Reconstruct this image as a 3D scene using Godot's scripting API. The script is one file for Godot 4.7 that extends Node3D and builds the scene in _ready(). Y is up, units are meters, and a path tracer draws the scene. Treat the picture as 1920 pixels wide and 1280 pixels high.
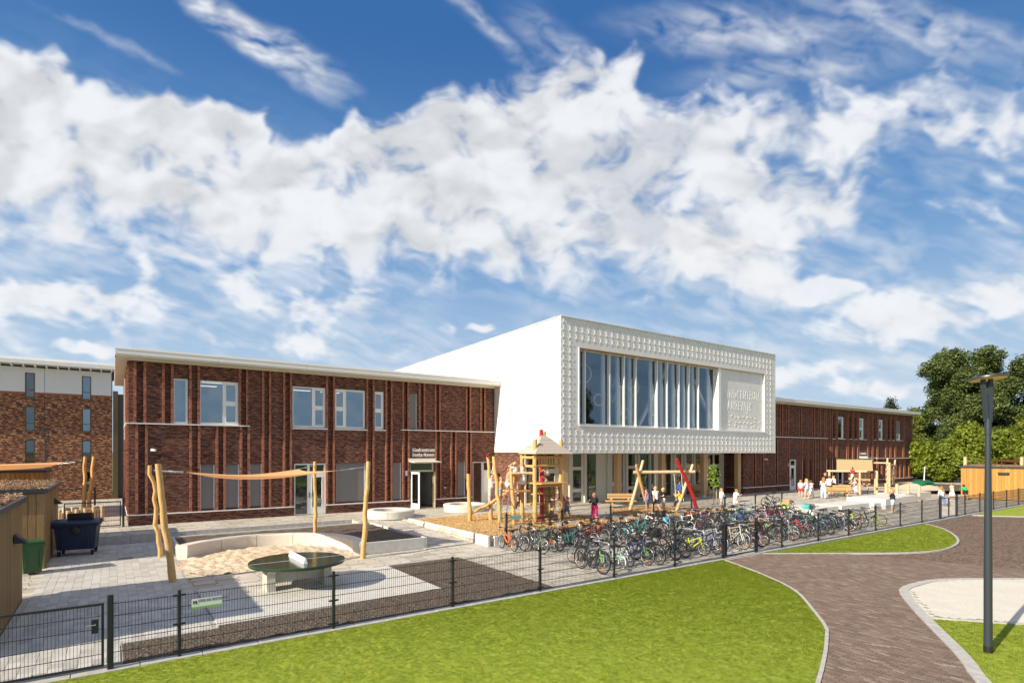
extends Node3D

# Layout: x runs along the school facade, z towards the street, y up. Metres.
const YARD := -0.35          # level of the yard, the bicycle parking and the path; the terrace by the school lies at 0
const SKY := 0.68            # air and clouds, for the exposure set below
var rng := RandomNumberGenerator.new()
var M := {}                  # materials
var names := {}


# ---------------------------------------------------------------- mesh building
class MB:
	var v := PackedVector3Array()
	var n := PackedVector3Array()
	var c := PackedColorArray()
	var col := Color(1, 1, 1)
	var xf := Transform3D.IDENTITY

	func put(p: Vector3, q: Vector3) -> void:
		v.append(xf * p)
		n.append((xf.basis * q).normalized())
		c.append(col)

	func tri(a: Vector3, b: Vector3, d: Vector3) -> void:
		var q := (b - a).cross(d - a).normalized()
		put(a, q)
		put(d, q)
		put(b, q)

	func trin(a: Vector3, b: Vector3, d: Vector3, na: Vector3, nb: Vector3, nd: Vector3) -> void:
		put(a, na)
		put(d, nd)
		put(b, nb)

	func quad(a: Vector3, b: Vector3, d: Vector3, e: Vector3) -> void:
		tri(a, b, d)
		tri(a, d, e)

	func quadn(a: Vector3, b: Vector3, d: Vector3, e: Vector3, na: Vector3, nb: Vector3, nd: Vector3, ne: Vector3) -> void:
		trin(a, b, d, na, nb, nd)
		trin(a, d, e, na, nd, ne)

	# box between two corners
	func box(p: Vector3, q: Vector3) -> void:
		var a := Vector3(minf(p.x, q.x), minf(p.y, q.y), minf(p.z, q.z))
		var b := Vector3(maxf(p.x, q.x), maxf(p.y, q.y), maxf(p.z, q.z))
		quad(Vector3(a.x, a.y, b.z), Vector3(b.x, a.y, b.z), Vector3(b.x, b.y, b.z), Vector3(a.x, b.y, b.z))
		quad(Vector3(b.x, a.y, a.z), Vector3(a.x, a.y, a.z), Vector3(a.x, b.y, a.z), Vector3(b.x, b.y, a.z))
		quad(Vector3(b.x, a.y, b.z), Vector3(b.x, a.y, a.z), Vector3(b.x, b.y, a.z), Vector3(b.x, b.y, b.z))
		quad(Vector3(a.x, a.y, a.z), Vector3(a.x, a.y, b.z), Vector3(a.x, b.y, b.z), Vector3(a.x, b.y, a.z))
		quad(Vector3(a.x, b.y, b.z), Vector3(b.x, b.y, b.z), Vector3(b.x, b.y, a.z), Vector3(a.x, b.y, a.z))
		quad(Vector3(a.x, a.y, a.z), Vector3(b.x, a.y, a.z), Vector3(b.x, a.y, b.z), Vector3(a.x, a.y, b.z))

	# box with chamfered edges
	func cbox(p: Vector3, q: Vector3, e: float) -> void:
		var a := Vector3(minf(p.x, q.x), minf(p.y, q.y), minf(p.z, q.z))
		var b := Vector3(maxf(p.x, q.x), maxf(p.y, q.y), maxf(p.z, q.z))
		var m := (a + b) / 2
		var h := (b - a) / 2
		var ax := [Vector3.RIGHT, Vector3.UP, Vector3.BACK]
		var hs := [h.x, h.y, h.z]
		for i in 3:
			var j := (i + 1) % 3
			var k := (i + 2) % 3
			var ai: Vector3 = ax[i]
			var aj: Vector3 = ax[j]
			var ak: Vector3 = ax[k]
			for s in [-1.0, 1.0]:
				var o: Vector3 = m + ai * hs[i] * s
				var u: Vector3 = aj * (hs[j] - e) * s
				var w: Vector3 = ak * (hs[k] - e)
				quad(o - u - w, o + u - w, o + u + w, o - u + w)
			for s in [-1.0, 1.0]:
				for t in [-1.0, 1.0]:
					var p1: Vector3 = m + ai * hs[i] * s + aj * (hs[j] - e) * t
					var p2: Vector3 = m + ai * (hs[i] - e) * s + aj * hs[j] * t
					var w: Vector3 = ak * (hs[k] - e) * s * t
					quad(p1 - w, p2 - w, p2 + w, p1 + w)
		for sx in [-1.0, 1.0]:
			for sy in [-1.0, 1.0]:
				for sz in [-1.0, 1.0]:
					var p1 := m + Vector3(h.x * sx, (h.y - e) * sy, (h.z - e) * sz)
					var p2 := m + Vector3((h.x - e) * sx, h.y * sy, (h.z - e) * sz)
					var p3 := m + Vector3((h.x - e) * sx, (h.y - e) * sy, h.z * sz)
					if sx * sy * sz > 0:
						tri(p1, p2, p3)
					else:
						tri(p1, p3, p2)

	# tube through points with a radius at each
	func tube(pts: Array, r: Array, sides := 8, caps := true) -> void:
		var rings := []
		var norms := []
		var up := Vector3.UP
		for i in pts.size():
			var d: Vector3 = (pts[mini(i + 1, pts.size() - 1)] - pts[maxi(i - 1, 0)]).normalized()
			if i == 0:
				up = Vector3.RIGHT if absf(d.y) > 0.9 else Vector3.UP
			var s := d.cross(up).normalized()
			up = s.cross(d).normalized()
			var ring := []
			var nn := []
			for k in sides:
				var a := TAU * k / sides
				var q := s * cos(a) + up * sin(a)
				ring.append(pts[i] + q * r[mini(i, r.size() - 1)])
				nn.append(q)
			rings.append(ring)
			norms.append(nn)
		for i in pts.size() - 1:
			for k in sides:
				var l := (k + 1) % sides
				quadn(rings[i][k], rings[i + 1][k], rings[i + 1][l], rings[i][l], norms[i][k], norms[i + 1][k], norms[i + 1][l], norms[i][l])
		if caps:
			for k in range(1, sides - 1):
				tri(rings[0][0], rings[0][k], rings[0][k + 1])
				var e: Array = rings[-1]
				tri(e[0], e[k + 1], e[k])

	# straight bar of square section
	func bar(a: Vector3, b: Vector3, w: float, h := -1.0) -> void:
		var d := b - a
		var l := d.length()
		var z := d / l
		var x := Vector3.UP.cross(z)
		x = Vector3.RIGHT if x.length() < 0.01 else x.normalized()
		var old := xf
		xf = old * Transform3D(Basis(x, z.cross(x), z), a)
		var k := w if h < 0 else h
		box(Vector3(-w / 2, -k / 2, 0), Vector3(w / 2, k / 2, l))
		xf = old

	# profile of (radius, height) turned round the y axis; runs upwards on the outside
	func lathe(prof: Array, sides := 24, smooth := false) -> void:
		for i in prof.size() - 1:
			var p: Vector2 = prof[i]
			var q: Vector2 = prof[i + 1]
			var d := (q - p).normalized()
			for k in sides:
				var a := TAU * k / sides
				var b := TAU * (k + 1) / sides
				var ra := Vector3(cos(a), 0, -sin(a))
				var rb := Vector3(cos(b), 0, -sin(b))
				var na := (ra * d.y - Vector3.UP * d.x).normalized()
				var nb := (rb * d.y - Vector3.UP * d.x).normalized()
				quadn(ra * p.x + Vector3.UP * p.y, rb * p.x + Vector3.UP * p.y, rb * q.x + Vector3.UP * q.y, ra * q.x + Vector3.UP * q.y, na, nb, nb, na)

	func disc(p: Vector3, r: float, sides := 24) -> void:
		for k in sides:
			var a := TAU * k / sides
			var b := TAU * (k + 1) / sides
			tri(p, p + Vector3(cos(a), 0, -sin(a)) * r, p + Vector3(cos(b), 0, -sin(b)) * r)

	func torus(m: Vector3, x: Vector3, y: Vector3, R: float, r: float, seg := 24, sides := 6, a0 := 0.0, a1 := TAU) -> void:
		var z := x.cross(y)
		for i in seg:
			var a := a0 + (a1 - a0) * i / seg
			var b := a0 + (a1 - a0) * (i + 1) / seg
			var da := x * cos(a) + y * sin(a)
			var db := x * cos(b) + y * sin(b)
			for k in sides:
				var s := TAU * k / sides
				var t := TAU * (k + 1) / sides
				var q1 := da * cos(s) + z * sin(s)
				var q2 := db * cos(s) + z * sin(s)
				var q3 := db * cos(t) + z * sin(t)
				var q4 := da * cos(t) + z * sin(t)
				quadn(m + da * R + q1 * r, m + db * R + q2 * r, m + db * R + q3 * r, m + da * R + q4 * r, q1, q2, q3, q4)

	# outline in (x, z), counterclockwise seen from above or not, extruded from y0 to y1
	func prism(poly: PackedVector2Array, y0: float, y1: float, bottom := false) -> void:
		var p := poly
		if Geometry2D.is_polygon_clockwise(p):
			p = p.duplicate()
			p.reverse()
		var t := Geometry2D.triangulate_polygon(p)
		for i in range(0, t.size(), 3):
			var a := Vector3(p[t[i]].x, y1, p[t[i]].y)
			var b := Vector3(p[t[i + 1]].x, y1, p[t[i + 1]].y)
			var d := Vector3(p[t[i + 2]].x, y1, p[t[i + 2]].y)
			if (b - a).cross(d - a).y < 0:
				var s := b
				b = d
				d = s
			tri(a, b, d)
			if bottom:
				var o := Vector3(0, y0 - y1, 0)
				tri(a + o, d + o, b + o)
		if y1 - y0 > 0.0001:
			for i in p.size():
				var j := (i + 1) % p.size()
				var a := Vector3(p[i].x, y0, p[i].y)
				var b := Vector3(p[j].x, y0, p[j].y)
				var o := Vector3(0, y1 - y0, 0)
				quad(b, a, a + o, b + o)

	func mesh() -> ArrayMesh:
		var arr := []
		arr.resize(Mesh.ARRAY_MAX)
		arr[Mesh.ARRAY_VERTEX] = v
		arr[Mesh.ARRAY_NORMAL] = n
		arr[Mesh.ARRAY_COLOR] = c
		var m := ArrayMesh.new()
		m.add_surface_from_arrays(Mesh.PRIMITIVE_TRIANGLES, arr)
		return m


func numbered(called: String) -> String:
	if not names.has(called):
		names[called] = 0
		return called
	names[called] += 1
	return "%s_%03d" % [called, names[called]]


func tag(o: Node, label := "", category := "", group := "", kind := "") -> void:
	if label:
		o.set_meta("label", label)
	if category:
		o.set_meta("category", category)
	if group:
		o.set_meta("group", group)
	if kind:
		o.set_meta("kind", kind)


func thing(called: String, label: String, category: String, at := Vector3.ZERO, turn := 0.0, group := "") -> Node3D:
	var o := Node3D.new()
	o.name = numbered(called)
	add_child(o, true)
	o.position = at
	o.rotation.y = turn
	tag(o, label, category, group)
	return o


func part(called: String, b, mat: Material, parent: Node = null, label := "", kind := "") -> MeshInstance3D:
	var o := MeshInstance3D.new()
	o.mesh = b.mesh() if b is MB else b
	o.material_override = mat
	if parent == null:
		o.name = numbered(called)
		add_child(o, true)
	else:
		var k := called
		var i := 0
		if parent.has_meta("_n_" + called):
			i = parent.get_meta("_n_" + called) + 1
			k = "%s_%03d" % [called, i]
		parent.set_meta("_n_" + called, i)
		o.name = k
		parent.add_child(o, true)
	tag(o, label, "", "", kind)
	return o


func struct(called: String, b, mat: Material, parent: Node = null) -> MeshInstance3D:
	return part(called, b, mat, parent, "", "structure" if parent == null else "")


func multi(called: String, mesh: Mesh, mat: Material, where: Array, tints: Array, parent: Node = null, label := "", category := "") -> MultiMeshInstance3D:
	var mm := MultiMesh.new()
	mm.transform_format = MultiMesh.TRANSFORM_3D
	mm.use_colors = tints.size() > 0
	mm.mesh = mesh
	mm.instance_count = where.size()
	for i in where.size():
		mm.set_instance_transform(i, where[i])
		if tints.size() > 0:
			mm.set_instance_color(i, tints[i])
	var o := MultiMeshInstance3D.new()
	o.multimesh = mm
	o.material_override = mat
	o.name = numbered(called) if parent == null else called
	(self if parent == null else parent).add_child(o, true)
	tag(o, label, category, "", "stuff")
	return o


func clear_counts(o: Node) -> void:
	for k in o.get_meta_list():
		if str(k).begins_with("_n_"):
			o.remove_meta(k)
	for k in o.get_children():
		clear_counts(k)


# ---------------------------------------------------------------- materials
func lin(r: float, g: float, b: float) -> Color:
	return Color(r, g, b).linear_to_srgb()


func mk(called: String, c: Color, rough := 0.7, metal := 0.0) -> StandardMaterial3D:
	var m := StandardMaterial3D.new()
	m.resource_name = called
	m.albedo_color = c
	m.roughness = rough
	m.metallic = metal
	M[called] = m
	return m


func noise_tex(freq: float, lo: Color, hi: Color, size := 256, octaves := 4, sd := 1, ridged := false, mid := -1.0) -> NoiseTexture2D:
	var f := FastNoiseLite.new()
	f.noise_type = FastNoiseLite.TYPE_SIMPLEX_SMOOTH
	f.seed = sd
	f.frequency = freq
	f.fractal_octaves = octaves
	if ridged:
		f.fractal_type = FastNoiseLite.FRACTAL_RIDGED
	var t := NoiseTexture2D.new()
	t.width = size
	t.height = size
	t.seamless = true
	t.noise = f
	var g := Gradient.new()
	g.set_color(0, lo)
	g.set_color(1, hi)
	if mid > 0:
		g.set_offset(0, mid - 0.25)
		g.set_offset(1, mid + 0.25)
	t.color_ramp = g
	return t


# a material with noise colour and relief mapped by world position
func mkn(called: String, lo: Color, hi: Color, scale: Vector3, rough := 0.8, bump := 0.0, freq := 0.02, octaves := 4, world := true) -> StandardMaterial3D:
	var m := mk(called, Color.WHITE, rough)
	m.albedo_texture = noise_tex(freq, lo, hi, 256, octaves, called.length() + 3)
	m.uv1_triplanar = true
	m.uv1_world_triplanar = world
	m.uv1_scale = scale
	if bump > 0:
		m.heightmap_enabled = true
		m.heightmap_scale = bump
		m.heightmap_texture = noise_tex(freq * 1.5, Color.BLACK, Color.WHITE, 256, octaves + 1, called.length() + 11)
	return m


func pane_mat(called: String, tint: Color, alpha: float) -> StandardMaterial3D:
	var m := mk(called, Color(tint.r, tint.g, tint.b, alpha), 0.02, 1.0)
	m.transparency = BaseMaterial3D.TRANSPARENCY_ALPHA
	var im := Image.create(4, 4, false, Image.FORMAT_RGB8)
	im.fill(Color.WHITE)
	m.albedo_texture = ImageTexture.create_from_image(im)
	return m


# rows of bricks or slabs as an image pair (colour, height); size in pixels
func courses(size: int, rows: int, lens: Array, joint: int, cols: Array, joint_col: Color, sd: int, soldier := 0) -> Array:
	var r := RandomNumberGenerator.new()
	r.seed = sd
	var im := Image.create(size, size, false, Image.FORMAT_RGB8)
	var hm := Image.create(size, size, false, Image.FORMAT_RGB8)
	im.fill(joint_col)
	hm.fill(Color.BLACK)
	for i in rows:
		var y0 := size * i / rows
		var y1 := size * (i + 1) / rows
		var start := r.randi_range(0, 60)
		var x := start
		while x < size + start:
			var l: int = lens[r.randi() % lens.size()]
			if x + l > size + start - lens[0] / 3:
				l = size + start - x
			var c: Color = cols[r.randi() % cols.size()]
			c = c.lightened(r.randf() * 0.08) if r.randf() < 0.5 else c.darkened(r.randf() * 0.16)
			var h := r.randf_range(0.8, 1.0)
			for o in [0, -size]:
				im.fill_rect(Rect2i(x + o, y0, l - joint, y1 - y0 - joint).intersection(Rect2i(0, 0, size, size)), c)
				hm.fill_rect(Rect2i(x + o, y0, l - joint, y1 - y0 - joint).intersection(Rect2i(0, 0, size, size)), Color(h, h, h))
			x += l
	return [ImageTexture.create_from_image(im), ImageTexture.create_from_image(hm)]


func mk_courses(called: String, tex: Array, metres: float, rough := 0.85, bump := 0.6) -> StandardMaterial3D:
	var m := mk(called, Color.WHITE, rough)
	m.albedo_texture = tex[0]
	m.uv1_triplanar = true
	m.uv1_world_triplanar = true
	m.uv1_triplanar_sharpness = 8.0
	m.uv1_scale = Vector3.ONE / metres
	m.heightmap_enabled = true
	m.heightmap_texture = tex[1]
	m.heightmap_scale = bump
	return m


# uneven weathering laid over a material at a scale of its own
func grime(m: StandardMaterial3D, lo: float, scale: float, mid := -1.0) -> void:
	var key := "grime_%d_%d" % [int(lo * 100), int(mid * 100)]
	if not M.has(key):
		M[key] = noise_tex(0.012, Color(lo, lo * 0.985, lo * 0.96), Color.WHITE, 512, 6, 5, false, mid)
	m.detail_enabled = true
	m.detail_blend_mode = BaseMaterial3D.BLEND_MODE_MUL
	m.detail_albedo = M[key]
	m.detail_uv_layer = BaseMaterial3D.DETAIL_UV_2
	m.uv2_triplanar = true
	m.uv2_world_triplanar = true
	m.uv2_scale = Vector3.ONE * scale


func make_materials() -> void:
	var reds := [Color8(132, 90, 76), Color8(120, 80, 69), Color8(144, 100, 83), Color8(110, 76, 67), Color8(92, 67, 62), Color8(128, 88, 75), Color8(138, 95, 80), Color8(78, 60, 59), Color8(154, 108, 86)]
	M.brick_tex = courses(1024, 32, [112, 112, 56, 112, 84], 5, reds, Color8(84, 64, 58), 3)
	mk_courses("brick", M.brick_tex, 1.98)
	M.header_tex = courses(512, 16, [58, 58], 4, [Color8(182, 118, 92), Color8(166, 106, 84), Color8(190, 128, 98), Color8(150, 94, 76)], Color8(110, 80, 68), 8)
	mk_courses("header_brick", M.header_tex, 0.99)
	mk_courses("mottled_brick", courses(1024, 32, [112, 112, 56, 84], 4, [Color8(156, 106, 80), Color8(128, 84, 68), Color8(196, 144, 96), Color8(108, 76, 68), Color8(176, 122, 88), Color8(212, 166, 118), Color8(136, 94, 78), Color8(100, 74, 70)], Color8(104, 78, 66), 12), 2.1)
	var greys := [Color8(206, 199, 187), Color8(198, 192, 181), Color8(212, 205, 194), Color8(202, 196, 187)]
	mk_courses("slab_paving", courses(1024, 20, [154, 154], 5, greys, Color8(122, 117, 110), 21), 4.0, 0.9, 0.5)
	mk_courses("path_paving", courses(1024, 40, [84, 84, 80], 3, [Color8(122, 103, 90), Color8(128, 108, 95), Color8(116, 98, 87), Color8(134, 115, 102), Color8(124, 105, 92), Color8(138, 120, 107)], Color8(108, 92, 82), 23), 2.6, 0.9, 0.4)
	for k in ["slab_paving", "path_paving", "brick", "header_brick", "mottled_brick"]:
		M[k].metallic_specular = 0.25
	mk("white_metal", lin(0.80, 0.79, 0.76), 0.45)
	grime(M.slab_paving, 0.9, 0.11)
	grime(M.path_paving, 0.92, 0.13)
	grime(M.brick, 0.9, 0.09)
	grime(M.mottled_brick, 0.92, 0.09)
	mk("cream_metal", lin(0.70, 0.66, 0.56), 0.5)
	mk("panel_white", lin(0.80, 0.795, 0.78), 0.5)
	grime(M.panel_white, 0.96, 0.12)
	mk("white_plaster", lin(0.68, 0.68, 0.67), 0.85)
	mk("white_frame", lin(0.82, 0.82, 0.80), 0.4)
	mk("glaze_frame", lin(0.62, 0.60, 0.52), 0.5)
	mk("yellow_door", lin(0.66, 0.58, 0.36), 0.5)
	mk("gold_frame", lin(0.16, 0.12, 0.06), 0.4, 0.4)
	mk("screen_cloth", lin(0.20, 0.19, 0.185), 0.8)
	mk("roof_felt", lin(0.25, 0.25, 0.25), 0.9)
	mk("interior_wall", lin(0.45, 0.43, 0.40), 0.9)
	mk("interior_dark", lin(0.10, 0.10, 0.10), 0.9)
	mk("interior_floor", lin(0.16, 0.14, 0.12), 0.6)
	mk("steel_white", lin(0.82, 0.85, 0.85), 0.5)
	pane_mat("sky_pane", Color(0.58, 0.64, 0.68), 0.6)
	pane_mat("dark_pane", Color(0.55, 0.58, 0.6), 0.36)
	pane_mat("hall_pane", Color(0.56, 0.64, 0.70), 0.24)
	var lamp := mk("lit_panel", Color.WHITE, 0.5)
	lamp.emission_enabled = true
	lamp.emission = Color(1, 0.95, 0.85)
	lamp.emission_energy_multiplier = 2.5
	mkn("concrete", lin(0.50, 0.48, 0.44), lin(0.62, 0.60, 0.56), Vector3(0.6, 0.6, 0.6), 0.85, 0.15, 0.02, 5)
	mkn("bench_concrete", lin(0.58, 0.55, 0.49), lin(0.70, 0.67, 0.61), Vector3(0.7, 0.7, 0.7), 0.8, 0.1, 0.02, 5)
	mkn("table_concrete", lin(0.42, 0.40, 0.35), lin(0.55, 0.52, 0.46), Vector3(1, 1, 1), 0.8, 0.1)
	mkn("kerb_grey", lin(0.36, 0.35, 0.33), lin(0.5, 0.48, 0.45), Vector3(0.8, 0.8, 0.8), 0.9, 0.1)
	mkn("soil", lin(0.06, 0.044, 0.033), lin(0.18, 0.135, 0.10), Vector3(0.9, 0.9, 0.9), 0.95, 5.0, 0.03, 6)
	mkn("sand", lin(0.50, 0.41, 0.30), lin(0.62, 0.53, 0.40), Vector3(0.8, 0.8, 0.8), 0.95, 2.0, 0.03, 5)
	mkn("shell_sand", lin(0.56, 0.52, 0.44), lin(0.68, 0.64, 0.56), Vector3(0.9, 0.9, 0.9), 0.95, 1.0, 0.05, 5)
	mkn("chips", lin(0.46, 0.27, 0.09), lin(0.78, 0.52, 0.22), Vector3(1.6, 1.6, 1.6), 0.9, 3.0, 0.08, 4)
	mkn("turf_soil", lin(0.20, 0.27, 0.014), lin(0.32, 0.37, 0.03), Vector3(0.35, 0.35, 0.35), 0.95, 2.0, 0.03, 6)
	mkn("far_grass", lin(0.06, 0.10, 0.02), lin(0.12, 0.17, 0.04), Vector3(0.1, 0.1, 0.1), 0.95)
	var oak := mkn("robinia", lin(0.50, 0.28, 0.09), lin(0.70, 0.45, 0.18), Vector3(3, 0.5, 3), 0.7, 0.3, 0.02, 4)
	oak.uv1_triplanar_sharpness = 4.0
	mkn("pale_log", lin(0.50, 0.36, 0.21), lin(0.66, 0.50, 0.31), Vector3(3, 0.5, 3), 0.7, 0.2)
	mkn("grey_board", lin(0.42, 0.35, 0.29), lin(0.52, 0.45, 0.38), Vector3(2, 4, 2), 0.8, 0.1)
	mkn("hut_board", lin(0.40, 0.24, 0.12), lin(0.52, 0.34, 0.19), Vector3(2, 4, 2), 0.8, 0.1)
	for i in 4:
		var t := [0.85, 1.0, 0.92, 1.12][i] as float
		mkn("clad_brown" + ["", "_pale", "_mid", "_warm"][i], lin(0.20 * t, 0.12 * t, 0.045 * t), lin(0.30 * t, 0.19 * t, 0.08 * t), Vector3(4, 0.35, 4), 0.7, 0.15)
		mkn("clad_orange" + ["", "_pale", "_mid", "_warm"][i], lin(0.40 * t, 0.19 * t, 0.035 * t), lin(0.52 * t, 0.27 * t, 0.06 * t), Vector3(3, 0.3, 3), 0.7, 0.15)
	mk("column_wood", lin(0.50, 0.33, 0.18), 0.6)
	mk("bench_wood", lin(0.48, 0.30, 0.12), 0.65)
	mk("anthracite", lin(0.022, 0.026, 0.032), 0.45, 0.2)
	mk("lamp_grey", lin(0.045, 0.055, 0.068), 0.4, 0.3)
	mk("galvanised", lin(0.52, 0.54, 0.56), 0.38, 0.7)
	mk("steel", lin(0.6, 0.6, 0.6), 0.25, 0.9)
	mk("black", lin(0.015, 0.015, 0.016), 0.5)
	mk("rubber", lin(0.016, 0.016, 0.017), 0.8)
	mk("red_paint", lin(0.42, 0.015, 0.02), 0.4)
	mk("lamp_amber", lin(0.88, 0.52, 0.22), 0.5)
	mk("bin_blue", lin(0.010, 0.022, 0.065), 0.45)
	mk("bin_green", lin(0.02, 0.085, 0.025), 0.45)
	mk("sedum", lin(0.35, 0.20, 0.12), 0.95)
	mk("white_paint", lin(0.8, 0.8, 0.8), 0.5)
	mk("tunnel_green", lin(0.01, 0.13, 0.06), 0.5)
	mk("sign_green", lin(0.25, 0.5, 0.08), 0.5)
	mk("sign_plate", lin(0.3, 0.5, 0.45), 0.6)
	mk("leaf_paint", lin(0.22, 0.36, 0.12), 0.6)
	mk("pink", lin(0.65, 0.06, 0.18), 0.8)
	mk("pale_pink", lin(0.68, 0.45, 0.48), 0.7)
	mk("leather", lin(0.25, 0.09, 0.035), 0.6)
	mk("reflector", lin(0.75, 0.22, 0.01), 0.3)
	mk("sign_text", lin(0.10, 0.13, 0.18), 0.6)
	mk("slot_plate", lin(0.085, 0.018, 0.014), 0.6)
	var top := mkn("table_green", lin(0.008, 0.03, 0.011), lin(0.02, 0.055, 0.02), Vector3(0.8, 0.8, 0.8), 0.14, 0.0, 0.02, 4)
	top.clearcoat_enabled = true
	top.clearcoat = 0.6
	var sail := mk("sail_cloth", lin(0.74, 0.42, 0.20), 0.8)
	sail.backlight_enabled = true
	sail.backlight = lin(0.5, 0.25, 0.1)
	var rust := mk("sail_rust", lin(0.34, 0.12, 0.05), 0.8)
	rust.backlight_enabled = true
	rust.backlight = lin(0.3, 0.12, 0.05)
	mk("tint", Color.WHITE, 0.85).vertex_color_use_as_albedo = true
	var leaf := mk("leaf", Color.WHITE, 0.6)
	leaf.vertex_color_use_as_albedo = true
	leaf.backlight_enabled = true
	leaf.backlight = lin(0.6, 0.65, 0.25)
	var blade := mk("blade", Color.WHITE, 0.65)
	blade.vertex_color_use_as_albedo = true
	blade.backlight_enabled = true
	blade.backlight = lin(0.5, 0.55, 0.2)
	mkn("bark", lin(0.10, 0.075, 0.05), lin(0.2, 0.155, 0.11), Vector3(2, 0.6, 2), 0.95, 1.0)
	mk("skin", lin(0.62, 0.38, 0.26), 0.6)
	mk("tan_skin", lin(0.45, 0.25, 0.15), 0.6)


# ---------------------------------------------------------------- sky
func lerp_list(l: Array, x: float) -> float:
	for i in l.size() - 1:
		if x <= l[i + 1].x:
			return lerpf(l[i].y, l[i + 1].y, smoothstep(0, 1, clampf((x - l[i].x) / (l[i + 1].x - l[i].x), 0, 1)))
	return l[-1].y


var warp := FastNoiseLite.new()
var puff := FastNoiseLite.new()
var wisp := FastNoiseLite.new()
var bank_top := [Vector2(-900, 60), Vector2(0, 95), Vector2(90, 98), Vector2(180, 175), Vector2(300, 150), Vector2(380, 185), Vector2(480, 205), Vector2(505, 262), Vector2(570, 268), Vector2(630, 275), Vector2(665, 215), Vector2(760, 195), Vector2(860, 180), Vector2(950, 160), Vector2(1060, 105), Vector2(1170, 105), Vector2(1240, 190), Vector2(1400, 185), Vector2(1560, 165), Vector2(1700, 165), Vector2(1900, 150), Vector2(2700, 120)]
var bank_bot := [Vector2(-900, 520), Vector2(0, 440), Vector2(200, 425), Vector2(330, 452), Vector2(450, 480), Vector2(700, 500), Vector2(900, 515), Vector2(1050, 508), Vector2(1180, 520), Vector2(1300, 550), Vector2(1450, 560), Vector2(1560, 440), Vector2(1660, 300), Vector2(1800, 240), Vector2(2700, 210)]
# further clouds: centre, half sizes, tilt, strength
var puffs := [[110, 570, 260, 60, 0.0, 0.8], [270, 530, 45, 70, 0.3, 0.6], [470, 555, 90, 42, 0.5, 0.75], [570, 580, 90, 40, 0.3, 0.6], [665, 565, 70, 36, -0.2, 0.6], [1700, 600, 210, 62, -0.12, 0.85], [1860, 555, 160, 45, -0.1, 0.7], [1480, 462, 50, 14, 0.0, 0.7], [1520, 540, 120, 28, 0.12, 1.0], [1400, 520, 140, 36, 0.15, 1.0], [1330, 465, 150, 50, 0.0, 0.7], [1520, 700, 140, 22, -0.05, 0.6], [1640, 730, 200, 24, 0.0, 0.55], [850, 608, 16, 22, 0.3, 0.5], [905, 618, 34, 12, 0.2, 0.5], [150, 655, 200, 14, 0.0, 0.5], [1830, 400, 140, 36, 0.1, 0.32], [1860, 300, 110, 60, 0.4, 0.3], [560, 640, 300, 40, 0.05, 0.42]]
# stretches of clear blue between the clouds
var clears := [[900, 585, 200, 70, 0.05, 1.0], [1740, 400, 170, 80, 0.3, 0.8], [560, 230, 60, 50, 0.0, 0.6], [1100, 580, 200, 40, 0.1, 0.7], [1560, 640, 120, 40, 0.0, 0.5]]
var streaks := [[470, 70, 210, 36, 0.6, 0.75], [560, 105, 130, 30, 0.55, 0.5], [900, 40, 120, 22, 0.75, 0.35], [210, 75, 170, 12, 0.42, 0.25], [1400, 60, 260, 60, 0.05, 0.42], [1720, 50, 260, 60, 0.25, 0.4], [1500, 130, 240, 40, -0.1, 0.36], [330, 470, 330, 50, 0.2, 0.42], [560, 490, 120, 16, 0.15, 0.5], [1040, 80, 120, 50, 0.7, 0.25], [1750, 200, 200, 60, -0.2, 0.35]]


func blob(l: Array, x: float, y: float) -> float:
	var s := 0.0
	for b in l:
		var dx: float = x - b[0]
		var dy: float = y - b[1]
		if absf(dx) > b[2] * 1.6 + b[3] or absf(dy) > b[3] * 1.6 + b[2]:
			continue
		var c := cos(b[4])
		var q := sin(b[4])
		var u: float = (dx * c + dy * q) / b[2]
		var w: float = (dy * c - dx * q) / b[3]
		s = maxf(s, b[5] * (1.0 - smoothstep(0.1, 1.25, sqrt(u * u + w * w))))
	return s


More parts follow.
